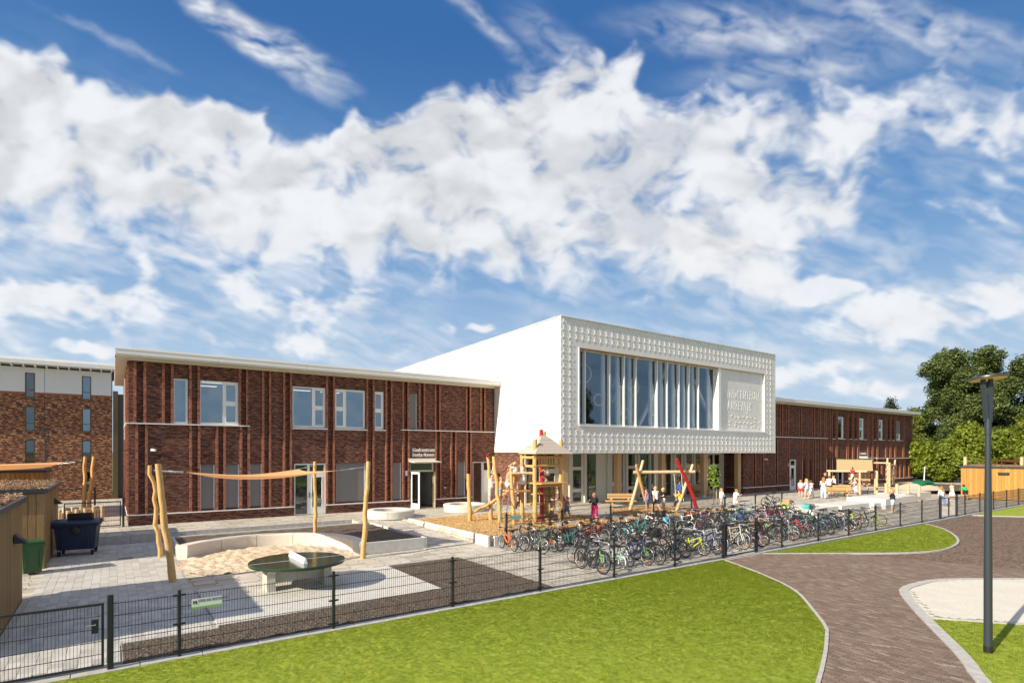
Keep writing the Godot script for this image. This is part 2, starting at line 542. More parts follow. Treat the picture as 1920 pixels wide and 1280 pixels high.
# air and clouds in one direction: angle round from the middle of the view, tangent of the height
func sky_at(az: float, el: float) -> Color:
	var a := absf(wrapf(az + 0.78, -1.56, 1.56)) - 0.78      # the same weather all the way round
	var x := 960.0 + 1060.0 * tan(clampf(a, -0.85, 0.85))
	var y := 848.0 - 1060.0 * el / cos(clampf(a, -0.85, 0.85))
	var h := clampf(el / 0.85, 0.0, 1.0)
	var air := Color(0.50, 0.65, 0.80).lerp(Color(0.15, 0.335, 0.63), smoothstep(0.02, 0.5, h)).lerp(Color(0.046, 0.155, 0.41), smoothstep(0.30, 0.9, h))
	var wx := warp.get_noise_2d(x, y) * 46.0
	var wy := warp.get_noise_2d(x + 900.0, y + 300.0) * 34.0
	var f := puff.get_noise_2d(x + wx * 0.6, y * 1.25 + wy)
	var fine := puff.get_noise_2d((x + wx) * 3.1 + 500.0, (y + wy) * 3.4)
	var g := wisp.get_noise_2d(x * 0.55 + y * 1.05 + wx, y * 2.4 - x * 1.0 + wy)
	var soft := warp.get_noise_2d(x * 0.7 + 300.0, y * 1.1 - 200.0)
	var top := lerp_list(bank_top, x + wx)
	var bot := lerp_list(bank_bot, x)
	var yy := y + wy
	var edge := 34.0 + 50.0 * smoothstep(1150, 1700, x)
	var m := clampf(minf((yy - top) / edge, (bot - yy) / (62.0 + 30.0 * smoothstep(500, 100, x))), -1.5, 1.0)
	m *= 1.0 if m < 0 else lerpf(1.0, 0.62, smoothstep(1150, 1750, x))
	var big := smoothstep(-0.22, 0.85, m * lerpf(1.0, 0.72, smoothstep(500, 1300, x)) + f * 1.15 + fine * 0.26 + 0.10)
	big *= 1.0 - 0.55 * smoothstep(0.10, 0.6, -f - 0.1 + 0.25 * fine) * smoothstep(0.2, 1, m)
	var p := blob(puffs, x + wx * 0.7, y + wy * 0.6)
	p = smoothstep(0.12, 0.85, p * 1.15 + (f * 0.7 + g * 0.5 + fine * 0.2) * smoothstep(0.0, 0.3, p))
	var st := blob(streaks, x + wx * 0.4, y + wy * 0.4)
	st = clampf(st * (0.85 + 1.5 * g + 0.4 * fine), 0, 0.85)
	var veil := clampf(0.20 + 0.5 * g + 0.3 * soft, 0, 0.5) * smoothstep(0.75, 0.2, h)
	big *= 0.93 - 0.25 * smoothstep(900, 1700, x) * smoothstep(0.2, -0.4, f + soft)
	veil *= 1.0 - 0.85 * blob(clears, x + wx * 0.5, y)
	var d := 1.0 - (1.0 - big) * (1.0 - p * 0.86) * (1.0 - st) * (1.0 - veil)
	if el > 0.8:
		# broken cloud goes on overhead
		var ux := sin(az) / el * 900.0 + 4000.0
		var uy := cos(az) / el * 900.0
		var over := smoothstep(-0.22, 0.40, puff.get_noise_2d(ux + wx, uy + wy) + 0.5 * warp.get_noise_2d(ux * 0.6, uy * 0.6) + 0.10)
		d = lerpf(d, maxf(over * 0.95, d * 0.5), smoothstep(0.8, 1.1, el))
	d *= smoothstep(0.0, 0.05, el)
	var light := 0.86 + 0.09 * smoothstep(-0.5, 0.4, fine * 0.4 + f) - 0.17 * smoothstep(0.2, 1.0, m) * smoothstep(0.35, -0.35, soft + 0.35 * f)
	light -= 0.06 * smoothstep(90.0, 10.0, bot - yy) * big
	var cloud := Color(light * 0.955, light * 0.972, light * 1.0)
	return air.lerp(cloud, clampf(d, 0, 1)) * SKY


func make_sky() -> Sky:
	for k in [[warp, 0.006, 3, 31], [puff, 0.0068, 6, 77], [wisp, 0.009, 5, 15]]:
		var f: FastNoiseLite = k[0]
		f.noise_type = FastNoiseLite.TYPE_SIMPLEX_SMOOTH
		f.frequency = k[1]
		f.fractal_octaves = k[2]
		f.seed = k[3]
		f.fractal_gain = 0.55
	var w := 2048
	var hh := 2048
	var im := Image.create(w, hh, false, Image.FORMAT_RGBF)
	im.fill(Color(0.16, 0.17, 0.13))
	var mid := view_turn                     # direction of the middle of the view, from -z towards +x
	for half in 2:
		var step := 1 if half == 1 else 6
		for i in range(0, w, step):
			# column 0 looks along -z, further columns turn towards +x
			var dir := (float(i) + 0.5 * step) / w * TAU
			var az := wrapf(dir - mid, -PI, PI)
			if half == 1 and absf(az) > 0.80:
				continue
			if half == 0 and absf(az) < 0.78:
				continue
			for j in range(0, hh / 2, step):
				var e := PI / 2 - (j + 0.5 * step) / hh * PI
				if half == 1 and e > 0.78:
					continue
				var c := sky_at(az, minf(tan(e), 3.0))
				if step == 1:
					im.set_pixel(i, j, c)
				else:
					im.fill_rect(Rect2i(i, j, step, step), c)
			if half == 1:
				for j in range(0, int((PI / 2 - 0.78) / PI * hh), 6):
					im.fill_rect(Rect2i(i, j, 1, 6), sky_at(az, minf(tan(PI / 2 - (j + 3.0) / hh * PI), 3.0)))
	var m := PanoramaSkyMaterial.new()
	m.panorama = ImageTexture.create_from_image(im)
	var s := Sky.new()
	s.sky_material = m
	return s


var view_turn := atan2(0.57711, 0.81667)


func _ready() -> void:
	rng.seed = 20240607
	# --- camera: level, with the lens shifted upwards as in architectural photographs
	var cam := Camera3D.new()
	cam.name = "camera"
	cam.projection = Camera3D.PROJECTION_FRUSTUM
	cam.near = 0.1
	cam.far = 900.0
	cam.keep_aspect = Camera3D.KEEP_HEIGHT
	cam.size = 2.0 * 0.1 * 640.0 / 1060.0
	cam.frustum_offset = Vector2(0, 0.1 * 208.0 / 1060.0)
	cam.position = Vector3(-0.602, 3.5, 32.494)
	cam.rotation.y = -view_turn
	add_child(cam)
	cam.current = true
	# --- sky, exposure
	var e := Environment.new()
	e.background_mode = Environment.BG_SKY
	e.sky = make_sky()
	e.tonemap_mode = Environment.TONE_MAPPER_LINEAR
	e.tonemap_exposure = 1.5
	e.sdfgi_enabled = true
	e.ssao_enabled = true
	e.ssil_enabled = true
	var we := WorldEnvironment.new()
	we.name = "environment"
	we.environment = e
	add_child(we)
	# --- sun: low, from the left, almost along the facade
	var sun := DirectionalLight3D.new()
	sun.name = "sun"
	sun.light_energy = 1.6
	sun.light_color = Color(1.0, 0.95, 0.86)
	sun.light_angular_distance = 0.5
	sun.shadow_enabled = true
	sun.look_at_from_position(Vector3.ZERO, Vector3(1.0, -0.557, -0.105))
	add_child(sun)
	make_materials()
	make_ground()
	make_left_wing()
	make_hall()
	make_right_wing()
	make_far_building()
	make_sheds()
	make_trees()
	make_yard()
	make_fences()
	make_play()
	make_bikes()
	make_people()
	make_small()
	for k in get_children():
		clear_counts(k)


# ---------------------------------------------------------------- ground
func poly(l: Array) -> PackedVector2Array:
	var p := PackedVector2Array()
	for i in range(0, l.size(), 2):
		p.append(Vector2(l[i], l[i + 1]))
	return p


func smooth_poly(p: PackedVector2Array, n := 3) -> PackedVector2Array:
	var q := p
	for k in n:
		var o := PackedVector2Array()
		for i in q.size():
			var a := q[i]
			var b := q[(i + 1) % q.size()]
			o.append(a.lerp(b, 0.25))
			o.append(a.lerp(b, 0.75))
		q = o
	return q


# a smooth open line through points
func smooth_line(p: PackedVector2Array, n := 3) -> PackedVector2Array:
	var c := Curve2D.new()
	for i in p.size():
		var t := (p[mini(i + 1, p.size() - 1)] - p[maxi(i - 1, 0)]) / 6.0
		c.add_point(p[i], -t, t)
	var o := PackedVector2Array()
	for i in (p.size() - 1) * n + 1:
		o.append(c.samplef(float(i) / n))
	return o


func strip(line: PackedVector2Array, w: float, y0: float, y1: float, called: String, mat: Material, parent: Node, piece: float) -> void:
	# kerb stones along a line, each a part
	var left := 0.0
	var c := Curve2D.new()
	for p in line:
		c.add_point(p)
	var L := c.get_baked_length()
	var k := maxi(1, int(L / piece))
	for i in k:
		var a := L * i / k + 0.006
		var b := L * (i + 1) / k - 0.006
		var p := c.sample_baked(a)
		var q := c.sample_baked((a + b) / 2)
		var r := c.sample_baked(b)
		var t1 := (q - p).normalized().orthogonal() * w / 2
		var t2 := (r - q).normalized().orthogonal() * w / 2
		var t := (t1 + t2) / 2
		var m := MB.new()
		m.prism(PackedVector2Array([p + t1, q + t, r + t2, r - t2, q - t, p - t1]), y0, y1)
		part(called, m, mat, parent)


func bumpy(p: PackedVector2Array, y: float, cell: float, amp: float, freq: float, sd: int, dome := 0.0) -> MB:
	# a grid of ground inside an outline, raised by noise
	var f := FastNoiseLite.new()
	f.seed = sd
	f.frequency = freq
	f.fractal_octaves = 4
	var lo := p[0]
	var hi := p[0]
	for q in p:
		lo = lo.min(q)
		hi = hi.max(q)
	var m := MB.new()
	var nx := int((hi.x - lo.x) / cell) + 1
	var nz := int((hi.y - lo.y) / cell) + 1
	var H := func(a: float, b: float) -> float:
		var s := 1.0
		if dome != 0.0:
			var u := (a - (lo.x + hi.x) / 2) / (hi.x - lo.x) * 2
			var w := (b - (lo.y + hi.y) / 2) / (hi.y - lo.y) * 2
			s = maxf(0, 1 - u * u - w * w)
		return y + amp * f.get_noise_2d(a, b) + dome * s
	var ok := []
	for j in nz + 1:
		for i in nx + 1:
			ok.append(Geometry2D.is_point_in_polygon(lo + Vector2(i, j) * cell, p))
	for j in nz:
		for i in nx:
			var b := i + j * (nx + 1)
			if not (ok[b] and ok[b + 1] and ok[b + nx + 1] and ok[b + nx + 2]):
				continue
			var x0 := lo.x + i * cell
			var z0 := lo.y + j * cell
			var pts := [Vector3(x0, H.call(x0, z0), z0), Vector3(x0, H.call(x0, z0 + cell), z0 + cell), Vector3(x0 + cell, H.call(x0 + cell, z0 + cell), z0 + cell), Vector3(x0 + cell, H.call(x0 + cell, z0), z0)]
			var nn := []
			for q in pts:
				nn.append(Vector3(H.call(q.x - cell, q.z) - H.call(q.x + cell, q.z), cell * 2, H.call(q.x, q.z - cell) - H.call(q.x, q.z + cell)).normalized())
			m.quadn(pts[0], pts[1], pts[2], pts[3], nn[0], nn[1], nn[2], nn[3])
	return m


var lawn_west := PackedVector2Array()
var lawn_wedge := PackedVector2Array()
var lawn_east := PackedVector2Array()
var lawn_north := PackedVector2Array()
var path_poly := PackedVector2Array()
var terrace_poly := PackedVector2Array()
var edge_west := PackedVector2Array()
var edge_wedge := PackedVector2Array()
var edge_east := PackedVector2Array()
var oval := PackedVector2Array()


func make_ground() -> void:
	var m := MB.new()
	m.quad(Vector3(-300, -0.46, 300), Vector3(400, -0.46, 300), Vector3(400, -0.46, -400), Vector3(-300, -0.46, -400))
	struct("ground", m, M.far_grass)
	# yard paving
	m = MB.new()
	m.prism(poly([-22, -30, -22, 20.05, 62, 20.05, 90, 12, 90, -12, 60, -30]), -0.45, YARD)
	struct("yard_paving", m, M.slab_paving)
	# terrace in front of the school
	terrace_poly = poly([-0.6, -14, -3.2, -14, -3.2, 3.6, 9.55, 3.6, 9.55, 3.9, 11.8, 3.9, 11.9, 13.0, 33.8, 13.0, 33.8, 14.9, 41.0, 15.2, 41.0, 15.5, 45, 15.8, 46.5, 13.6, 55, 13.2, 59, 12.0, 90, 11.5, 90, -14])
	m = MB.new()
	m.prism(terrace_poly, YARD - 0.02, 0.0)
	struct("terrace", m, M.slab_paving)
	m = MB.new()
	m.quad(Vector3(9.55, YARD + 0.004, 12.6), Vector3(11.9, YARD + 0.004, 12.6), Vector3(11.9, 0.002, 3.9), Vector3(9.55, 0.002, 3.9))
	m.quad(Vector3(9.55, YARD, 3.9), Vector3(9.55, YARD, 12.6), Vector3(9.55, YARD + 0.004, 12.6), Vector3(9.55, 0.002, 3.9))
	struct("ramp", m, M.slab_paving)
	# the street side: lawns and brick path
	edge_west = smooth_line(poly([17.31, 20.35, 16.65, 21.63, 16.24, 22.38, 15.05, 24.09, 13.29, 25.54, 12.23, 26.33, 11.65, 26.62, 10.68, 27.06, 9.65, 27.49, 9.0, 27.75, 7.0, 28.6, 3, 31]))
	edge_wedge = smooth_line(poly([19.61, 20.45, 23.42, 23.03, 24.88, 23.78, 26.21, 24.07, 28.01, 23.95, 29.67, 23.56, 31.53, 22.84, 33.75, 21.7, 35.2, 20.5]))
	edge_east = smooth_line(poly([5.5, 32.6, 11.29, 29.33, 11.85, 29.05, 12.71, 28.59, 13.77, 27.95, 15.36, 27.0, 16.98, 26.11, 17.8, 25.85, 18.89, 25.87, 19.6, 25.99, 20.56, 26.49, 21.94, 27.46, 26, 30.3, 34, 36]))
	lawn_west = edge_west.duplicate()
	lawn_west.append_array(poly([-14, 33, -14, 20.2]))
	lawn_wedge = edge_wedge.duplicate()
	lawn_east = edge_east.duplicate()
	lawn_east.append_array(poly([30, 44, 5, 40]))
	lawn_north = poly([42.6, 20.45, 42.9, 21.24, 44.03, 22.53, 56, 37, 80, 36, 80, 20.45])
	var f := [[lawn_west, "lawn"], [lawn_wedge, "lawn"], [lawn_east, "lawn"], [lawn_north, "lawn"]]
	for k in f:
		m = MB.new()
		m.prism(k[0], -0.45, YARD - 0.005)
		struct(k[1], m, M.turf_soil)
	path_poly = edge_west.duplicate()
	path_poly.reverse()
	path_poly.append_array(edge_wedge)
	path_poly.append_array(poly([42.6, 20.42, 42.9, 21.24, 44.03, 22.53, 56, 37]))
	var ee := edge_east.duplicate()
	ee.reverse()
	path_poly.append_array(ee)
	m = MB.new()
	m.prism(path_poly, -0.45, YARD - 0.035)
	var path := struct("path", m, M.path_paving)
	# bricks of the path: the nearest 300 as parts, the rest as far as they can be told apart joined
	var bm := []
	for i in 3:
		var b := MB.new()
		var h := 0.030 - 0.002 * i
		b.cbox(Vector3(-0.0315, -0.005, -0.1), Vector3(0.0315, h, 0.1), 0.004)
		bm.append(b.mesh())
	var tones := [lin(0.15, 0.102, 0.075), lin(0.175, 0.122, 0.092), lin(0.138, 0.094, 0.072), lin(0.20, 0.148, 0.116), lin(0.165, 0.113, 0.085), lin(0.25, 0.195, 0.155)]
	var bmats := []
	for i in tones.size():
		var x := mkn("path_brick_" + ["plum", "rose", "umber", "pale", "brown", "dusty"][i], tones[i].darkened(0.14), tones[i].lightened(0.08), Vector3(3, 3, 3), 0.88, 0.15)
		bmats.append(x)
	var spots := []
	var eye := Vector2(-0.6, 32.49)
	for ix in range(0, 460):
		var x := 2.0 + ix * 0.0665
		var o := 0.1025 if ix % 2 else 0.0
		for iz in range(0, 62):
			var z := 20.4 + iz * 0.205 + o
			if not Geometry2D.is_point_in_polygon(Vector2(x, z), path_poly):
				continue
			var d := eye.distance_to(Vector2(x, z))
			if d > 25 or x < 7.5:
				continue
			spots.append([d, x, z])
	spots.sort()
	var where := []
	var tints := []
	for i in spots.size():
		var s = spots[i]
		var tone := rng.randi() % 6
		if tone == 5 and rng.randf() < 0.6:
			tone = 1
		var t := Transform3D(Basis(Vector3.UP, rng.randf_range(-0.015, 0.015)) * Basis(Vector3.RIGHT, rng.randf_range(-0.012, 0.012)), Vector3(s[1], YARD - 0.034 + rng.randf_range(-0.002, 0.002), s[2]))
		if i < 300:
			var q := part("brick", bm[rng.randi() % 3], bmats[tone], path)
			q.transform = t
		else:
			where.append(t)
			tints.append(tones[tone].srgb_to_linear() * rng.randf_range(0.85, 1.12))
	multi("brick_field", bm[0], M.tint, where, tints, path)
	# kerbs
	var kerb := struct("path_kerb", MB_box(Vector3(17.3, -0.44, 20.36), Vector3(19.6, -0.352, 20.42)), M.kerb_grey)
	strip(edge_west, 0.07, -0.44, -0.335, "kerb_stone", M.kerb_grey, kerb, 1.0)
	strip(edge_wedge, 0.09, -0.44, -0.33, "kerb_stone", M.kerb_grey, kerb, 1.0)
	var inner := PackedVector2Array()
	for p in edge_east:
		inner.append(p)
	strip(inner, 0.22, -0.44, -0.325, "kerb_stone", M.kerb_grey, kerb, 1.0)
	strip(poly([42.6, 20.45, 42.9, 21.24, 44.03, 22.53, 50, 29.8]), 0.09, -0.44, -0.33, "kerb_stone", M.kerb_grey, kerb, 1.0)
	# oval of shell sand beside the path
	oval = smooth_line(poly([16.9, 26.3, 17.6, 25.98, 18.89, 25.99, 19.6, 26.1, 20.56, 26.6, 21.94, 27.6, 24, 29.2, 22.5, 31.5, 17.4, 29.6, 15.91, 28.64, 15.57, 28.19, 14.97, 27.42, 15.6, 27.0, 16.3, 26.6]))
	struct("shell_sand", bumpy(oval, -0.325, 0.14, 0.02, 0.9, 4), M.shell_sand)
	m = MB.new()
	m.prism(oval, -0.44, -0.345)
	struct("sand_bed", m, M.shell_sand)
	kerb = struct("oval_kerb", MB_box(Vector3(14.92, -0.44, 27.38), Vector3(15.02, -0.34, 27.46)), M.kerb_grey)
	strip(smooth_line(poly([14.97, 27.42, 15.57, 28.19, 15.91, 28.64, 17.4, 29.6, 22.5, 31.5])), 0.08, -0.44, -0.325, "kerb_stone", M.kerb_grey, kerb, 1.0)
	# concrete band under the fence
	kerb = struct("fence_band", MB_box(Vector3(-14, -0.45, 20.06), Vector3(-3.2, -0.335, 20.3)), M.kerb_grey)
	for i in 60:
		var x := -3.19 + i * 1.0
		m = MB.new()
		m.cbox(Vector3(x, -0.45, 20.06), Vector3(x + 0.99, -0.335 + rng.randf_range(-0.003, 0.003), 20.3), 0.008)
		part("band_stone", m, M.kerb_grey, kerb)
	# grass
	var t := MB.new()
	for i in 12:
		var a := rng.randf() * TAU
		var o := Vector3(rng.randf_range(-0.045, 0.045), 0, rng.randf_range(-0.045, 0.045))
		var l := rng.randf_range(0.012, 0.03)
		var w := Vector3(cos(a), 0, sin(a)) * 0.0019
		var lean := Vector3(rng.randf_range(-0.5, 0.5), 0, rng.randf_range(-0.5, 0.5)) * l
		var mid := o + Vector3(0, l * 0.6, 0) + lean * 0.35
		var tip := o + Vector3(0, l, 0) + lean
		var up := Vector3(lean.x * 4, 1, lean.z * 4).normalized()
		t.trin(o - w, o + w, mid + w * 0.8, up, up, up)
		t.trin(o - w, mid + w * 0.8, mid - w * 0.8, up, up, up)
		t.trin(mid - w * 0.8, mid + w * 0.8, tip, up, up, up)
	var tuft := t.mesh()
	var patch := FastNoiseLite.new()
	patch.frequency = 0.8
	patch.fractal_octaves = 3
	var gw := []
	var gt := []
	for k in [[lawn_west, -2.5, 17.4, 20.3, 29.0, 190000], [lawn_wedge, 19.6, 35.2, 20.5, 24.1, 40000], [lawn_east, 8, 22, 26, 31.5, 40000], [lawn_north, 42.6, 62, 20.5, 30, 7000]]:
		var p: PackedVector2Array = k[0]
		for i in k[5]:
			var q := Vector2(rng.randf_range(k[1], k[2]), rng.randf_range(k[3], k[4]))
			if not Geometry2D.is_point_in_polygon(q, p) or Geometry2D.is_point_in_polygon(q, oval):
				continue
			var d := eye.distance_to(q)
			if d > 12 and rng.randf() > 14.0 / d:
				continue
			var sc := rng.randf_range(0.75, 1.15) * clampf(d / 13.0, 0.8, 1.5)
			gw.append(Transform3D(Basis(Vector3.UP, rng.randf() * TAU).scaled(Vector3(sc, sc * 0.8, sc)), Vector3(q.x, YARD - 0.008, q.y)))
			var g := patch.get_noise_2d(q.x, q.y)
			var c := Color(0.28, 0.38, 0.012).lerp(Color(0.46, 0.50, 0.03), clampf(0.42 + g * 0.45 + rng.randf_range(-0.35, 0.35), 0, 1))
			gt.append(c * rng.randf_range(0.55, 1.25))
	multi("grass", tuft, M.blade, gw, gt, null, "short mown green grass of the lawns along the fence", "grass")


func MB_box(a: Vector3, b: Vector3) -> MB:
	var m := MB.new()
	m.box(a, b)
	return m


# ---------------------------------------------------------------- the school
# a wall in the plane z with openings [x0, x1, y0, y1, recess]; recess < 0 goes right through
func facade(x0: float, x1: float, y0: float, y1: float, z: float, thick: float, holes: Array) -> MB:
	var m := MB.new()
	var xs := [x0, x1]
	for h in holes:
		for k in 2:
			if h[k] > x0 and h[k] < x1 and not xs.has(h[k]):
				xs.append(h[k])
	xs.sort()
	for i in xs.size() - 1:
		var a: float = xs[i]
		var b: float = xs[i + 1]
		if b - a < 0.0005:
			continue
		var col := []
		for h in holes:
			if h[0] <= a + 0.0001 and h[1] >= b - 0.0001:
				col.append(h)
		col.sort_custom(func(p, q): return p[2] < q[2])
		var y := y0
		for h in col:
			if h[2] > y:
				m.box(Vector3(a, y, z - thick), Vector3(b, h[2], z))
			if h[4] > 0:
				m.box(Vector3(a, maxf(y, h[2]), z - thick), Vector3(b, h[3], z - h[4]))
			y = maxf(y, h[3])
		if y < y1:
			m.box(Vector3(a, y, z - thick), Vector3(b, y1, z))
	return m


# a framed window whose outer face lies in the plane z; cells are [x0, x1, y0, y1] of panes
func window(house: Node, x0: float, x1: float, y0: float, y1: float, z: float, cells: Array, pane: Material, frame: Material, called := "window", fw := 0.07) -> Node:
	var m := MB.new()
	var holes := []
	for c in cells:
		holes.append([c[0], c[1], c[2], c[3], -1.0])
	m = facade(x0, x1, y0, y1, z, 0.07, holes)
	for c in cells:        # sash round every pane
		var s := 0.022
		m.box(Vector3(c[0] - s, c[2] - s, z), Vector3(c[0], c[3] + s, z + 0.012))
		m.box(Vector3(c[1], c[2] - s, z), Vector3(c[1] + s, c[3] + s, z + 0.012))
		m.box(Vector3(c[0], c[3], z), Vector3(c[1], c[3] + s, z + 0.012))
		m.box(Vector3(c[0], c[2] - s, z), Vector3(c[1], c[2], z + 0.012))
	var w := part(called, m, frame, house)
	for c in cells:
		part("pane", MB_box(Vector3(c[0], c[2], z - 0.045), Vector3(c[1], c[3], z - 0.035)), pane, w)
	return w


# panes of a window with the frame width f: vertical cuts (x of mullion centres) and, per column, cross cuts
func cells(x0: float, x1: float, y0: float, y1: float, f: float, cuts: Array, cross: Array) -> Array:
	var o := []
	var xs := [x0 - f * 0.5]
	xs.append_array(cuts)
	xs.append(x1 + f * 0.5)
	xs[0] = x0 + f * 0.5
	xs[-1] = x1 - f * 0.5
	for i in xs.size() - 1:
		var ys := [y0 + f * 0.5]
		if i < cross.size():
			ys.append_array(cross[i])
		ys.append(y1 - f * 0.5)
		for j in ys.size() - 1:
			o.append([xs[i] + f * 0.5, xs[i + 1] - f * 0.5, ys[j] + f * 0.5, ys[j + 1] - f * 0.5])
	return o


func screen(house: Node, x0: float, x1: float, y0: float, y1: float, z: float) -> void:
	# lowered sun screen: cloth, bottom bar, pale guide rails
	var s := part("sun_screen", MB_box(Vector3(x0 + 0.03, y0 + 0.05, z - 0.012), Vector3(x1 - 0.05, y1, z)), M.screen_cloth, house)
	part("bottom_bar", MB_box(Vector3(x0 + 0.03, y0 + 0.02, z - 0.015), Vector3(x1 - 0.05, y0 + 0.05, z + 0.008)), M.black, s)
	part("guide_rail", MB_box(Vector3(x1 - 0.05, y0, z - 0.08), Vector3(x1, y1, z + 0.02)), M.white_frame, s)
	part("guide_rail", MB_box(Vector3(x0, y0, z - 0.08), Vector3(x0 + 0.03, y1, z + 0.02)), M.white_frame, s)
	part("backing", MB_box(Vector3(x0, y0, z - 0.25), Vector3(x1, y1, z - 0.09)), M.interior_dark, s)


func ribs(house: Node, pairs: Array, y0: float, y1: float, z: float, holes: Array, w := 0.115) -> void:
	# pairs of vertical header-brick ribs with a recessed slot between them
	for p in pairs:
		for x in p:
			var a := y0
			var b := y1
			part("brick_rib", MB_box(Vector3(x - w / 2, a, z - 0.12), Vector3(x + w / 2, b, z + 0.06)), M.header_brick, house)
		holes.append([p[0] + w / 2, p[1] - w / 2, y0, y1, 0.09])


func letters(called: String, text: String, size: float, at: Vector3, mat: Material, parent: Node, font := "Droid Sans", bold := true, depth := 0.03, turn := 0.0, wide := 1.0) -> void:
	var f := SystemFont.new()
	f.font_names = PackedStringArray([font])
	f.font_weight = 700 if bold else 400
	var t := TextMesh.new()
	t.text = text
	t.font = f
	t.font_size = 64
	t.pixel_size = size / 46.0
	t.depth = depth
	t.horizontal_alignment = HORIZONTAL_ALIGNMENT_LEFT
	t.vertical_alignment = VERTICAL_ALIGNMENT_BOTTOM
	var o := part(called, t, mat, parent)
	o.position = at
	o.rotation.y = turn
	o.scale.x = wide


func roof_edge(house: Node, x0: float, x1: float, zf: float, z_wall: float, over: float) -> void:
	var r := part("roof", MB_box(Vector3(x0 + 0.55, 8.0, z_wall - 14.0), Vector3(x1, 8.3, z_wall - 0.02)), M.roof_felt, house)
	# fascia in long aluminium pieces, soffit, upstand
	var n := int((x1 - x0) / 5.2) + 1
	for i in n:
		var a := x0 + (x1 - x0) * i / n + (0.004 if i > 0 else 0.0)
		var b := x0 + (x1 - x0) * (i + 1) / n - 0.004
		part("fascia", MB_box(Vector3(a, 8.05, zf - 0.05), Vector3(b, 8.26, zf)), M.white_metal, house)
		part("soffit", MB_box(Vector3(a, 7.97, z_wall + 0.06), Vector3(b, 8.05, zf - 0.052)), M.cream_metal, house)
	part("upstand", MB_box(Vector3(x0 + 0.62, 8.303, z_wall - 0.45), Vector3(x1 - 0.2, 8.53, z_wall - 0.25)), M.cream_metal, house)
	part("flashing", MB_box(Vector3(x0, 8.262, z_wall - 0.6), Vector3(x1, 8.30, zf + 0.015)), M.white_metal, house)
	part("cornice", MB_box(Vector3(x0 + 0.5, 7.885, z_wall - 0.02), Vector3(x1 - 0.05, 7.968, z_wall + 0.24)), M.cream_metal, house)


func ceiling_lamps(house: Node, spots: Array, y: float) -> void:
	for s in spots:
		part("ceiling_lamp", MB_box(Vector3(s[0], y, s[1]), Vector3(s[0] + 1.2, y + 0.03, s[1] + 0.3)), M.lit_panel, house)


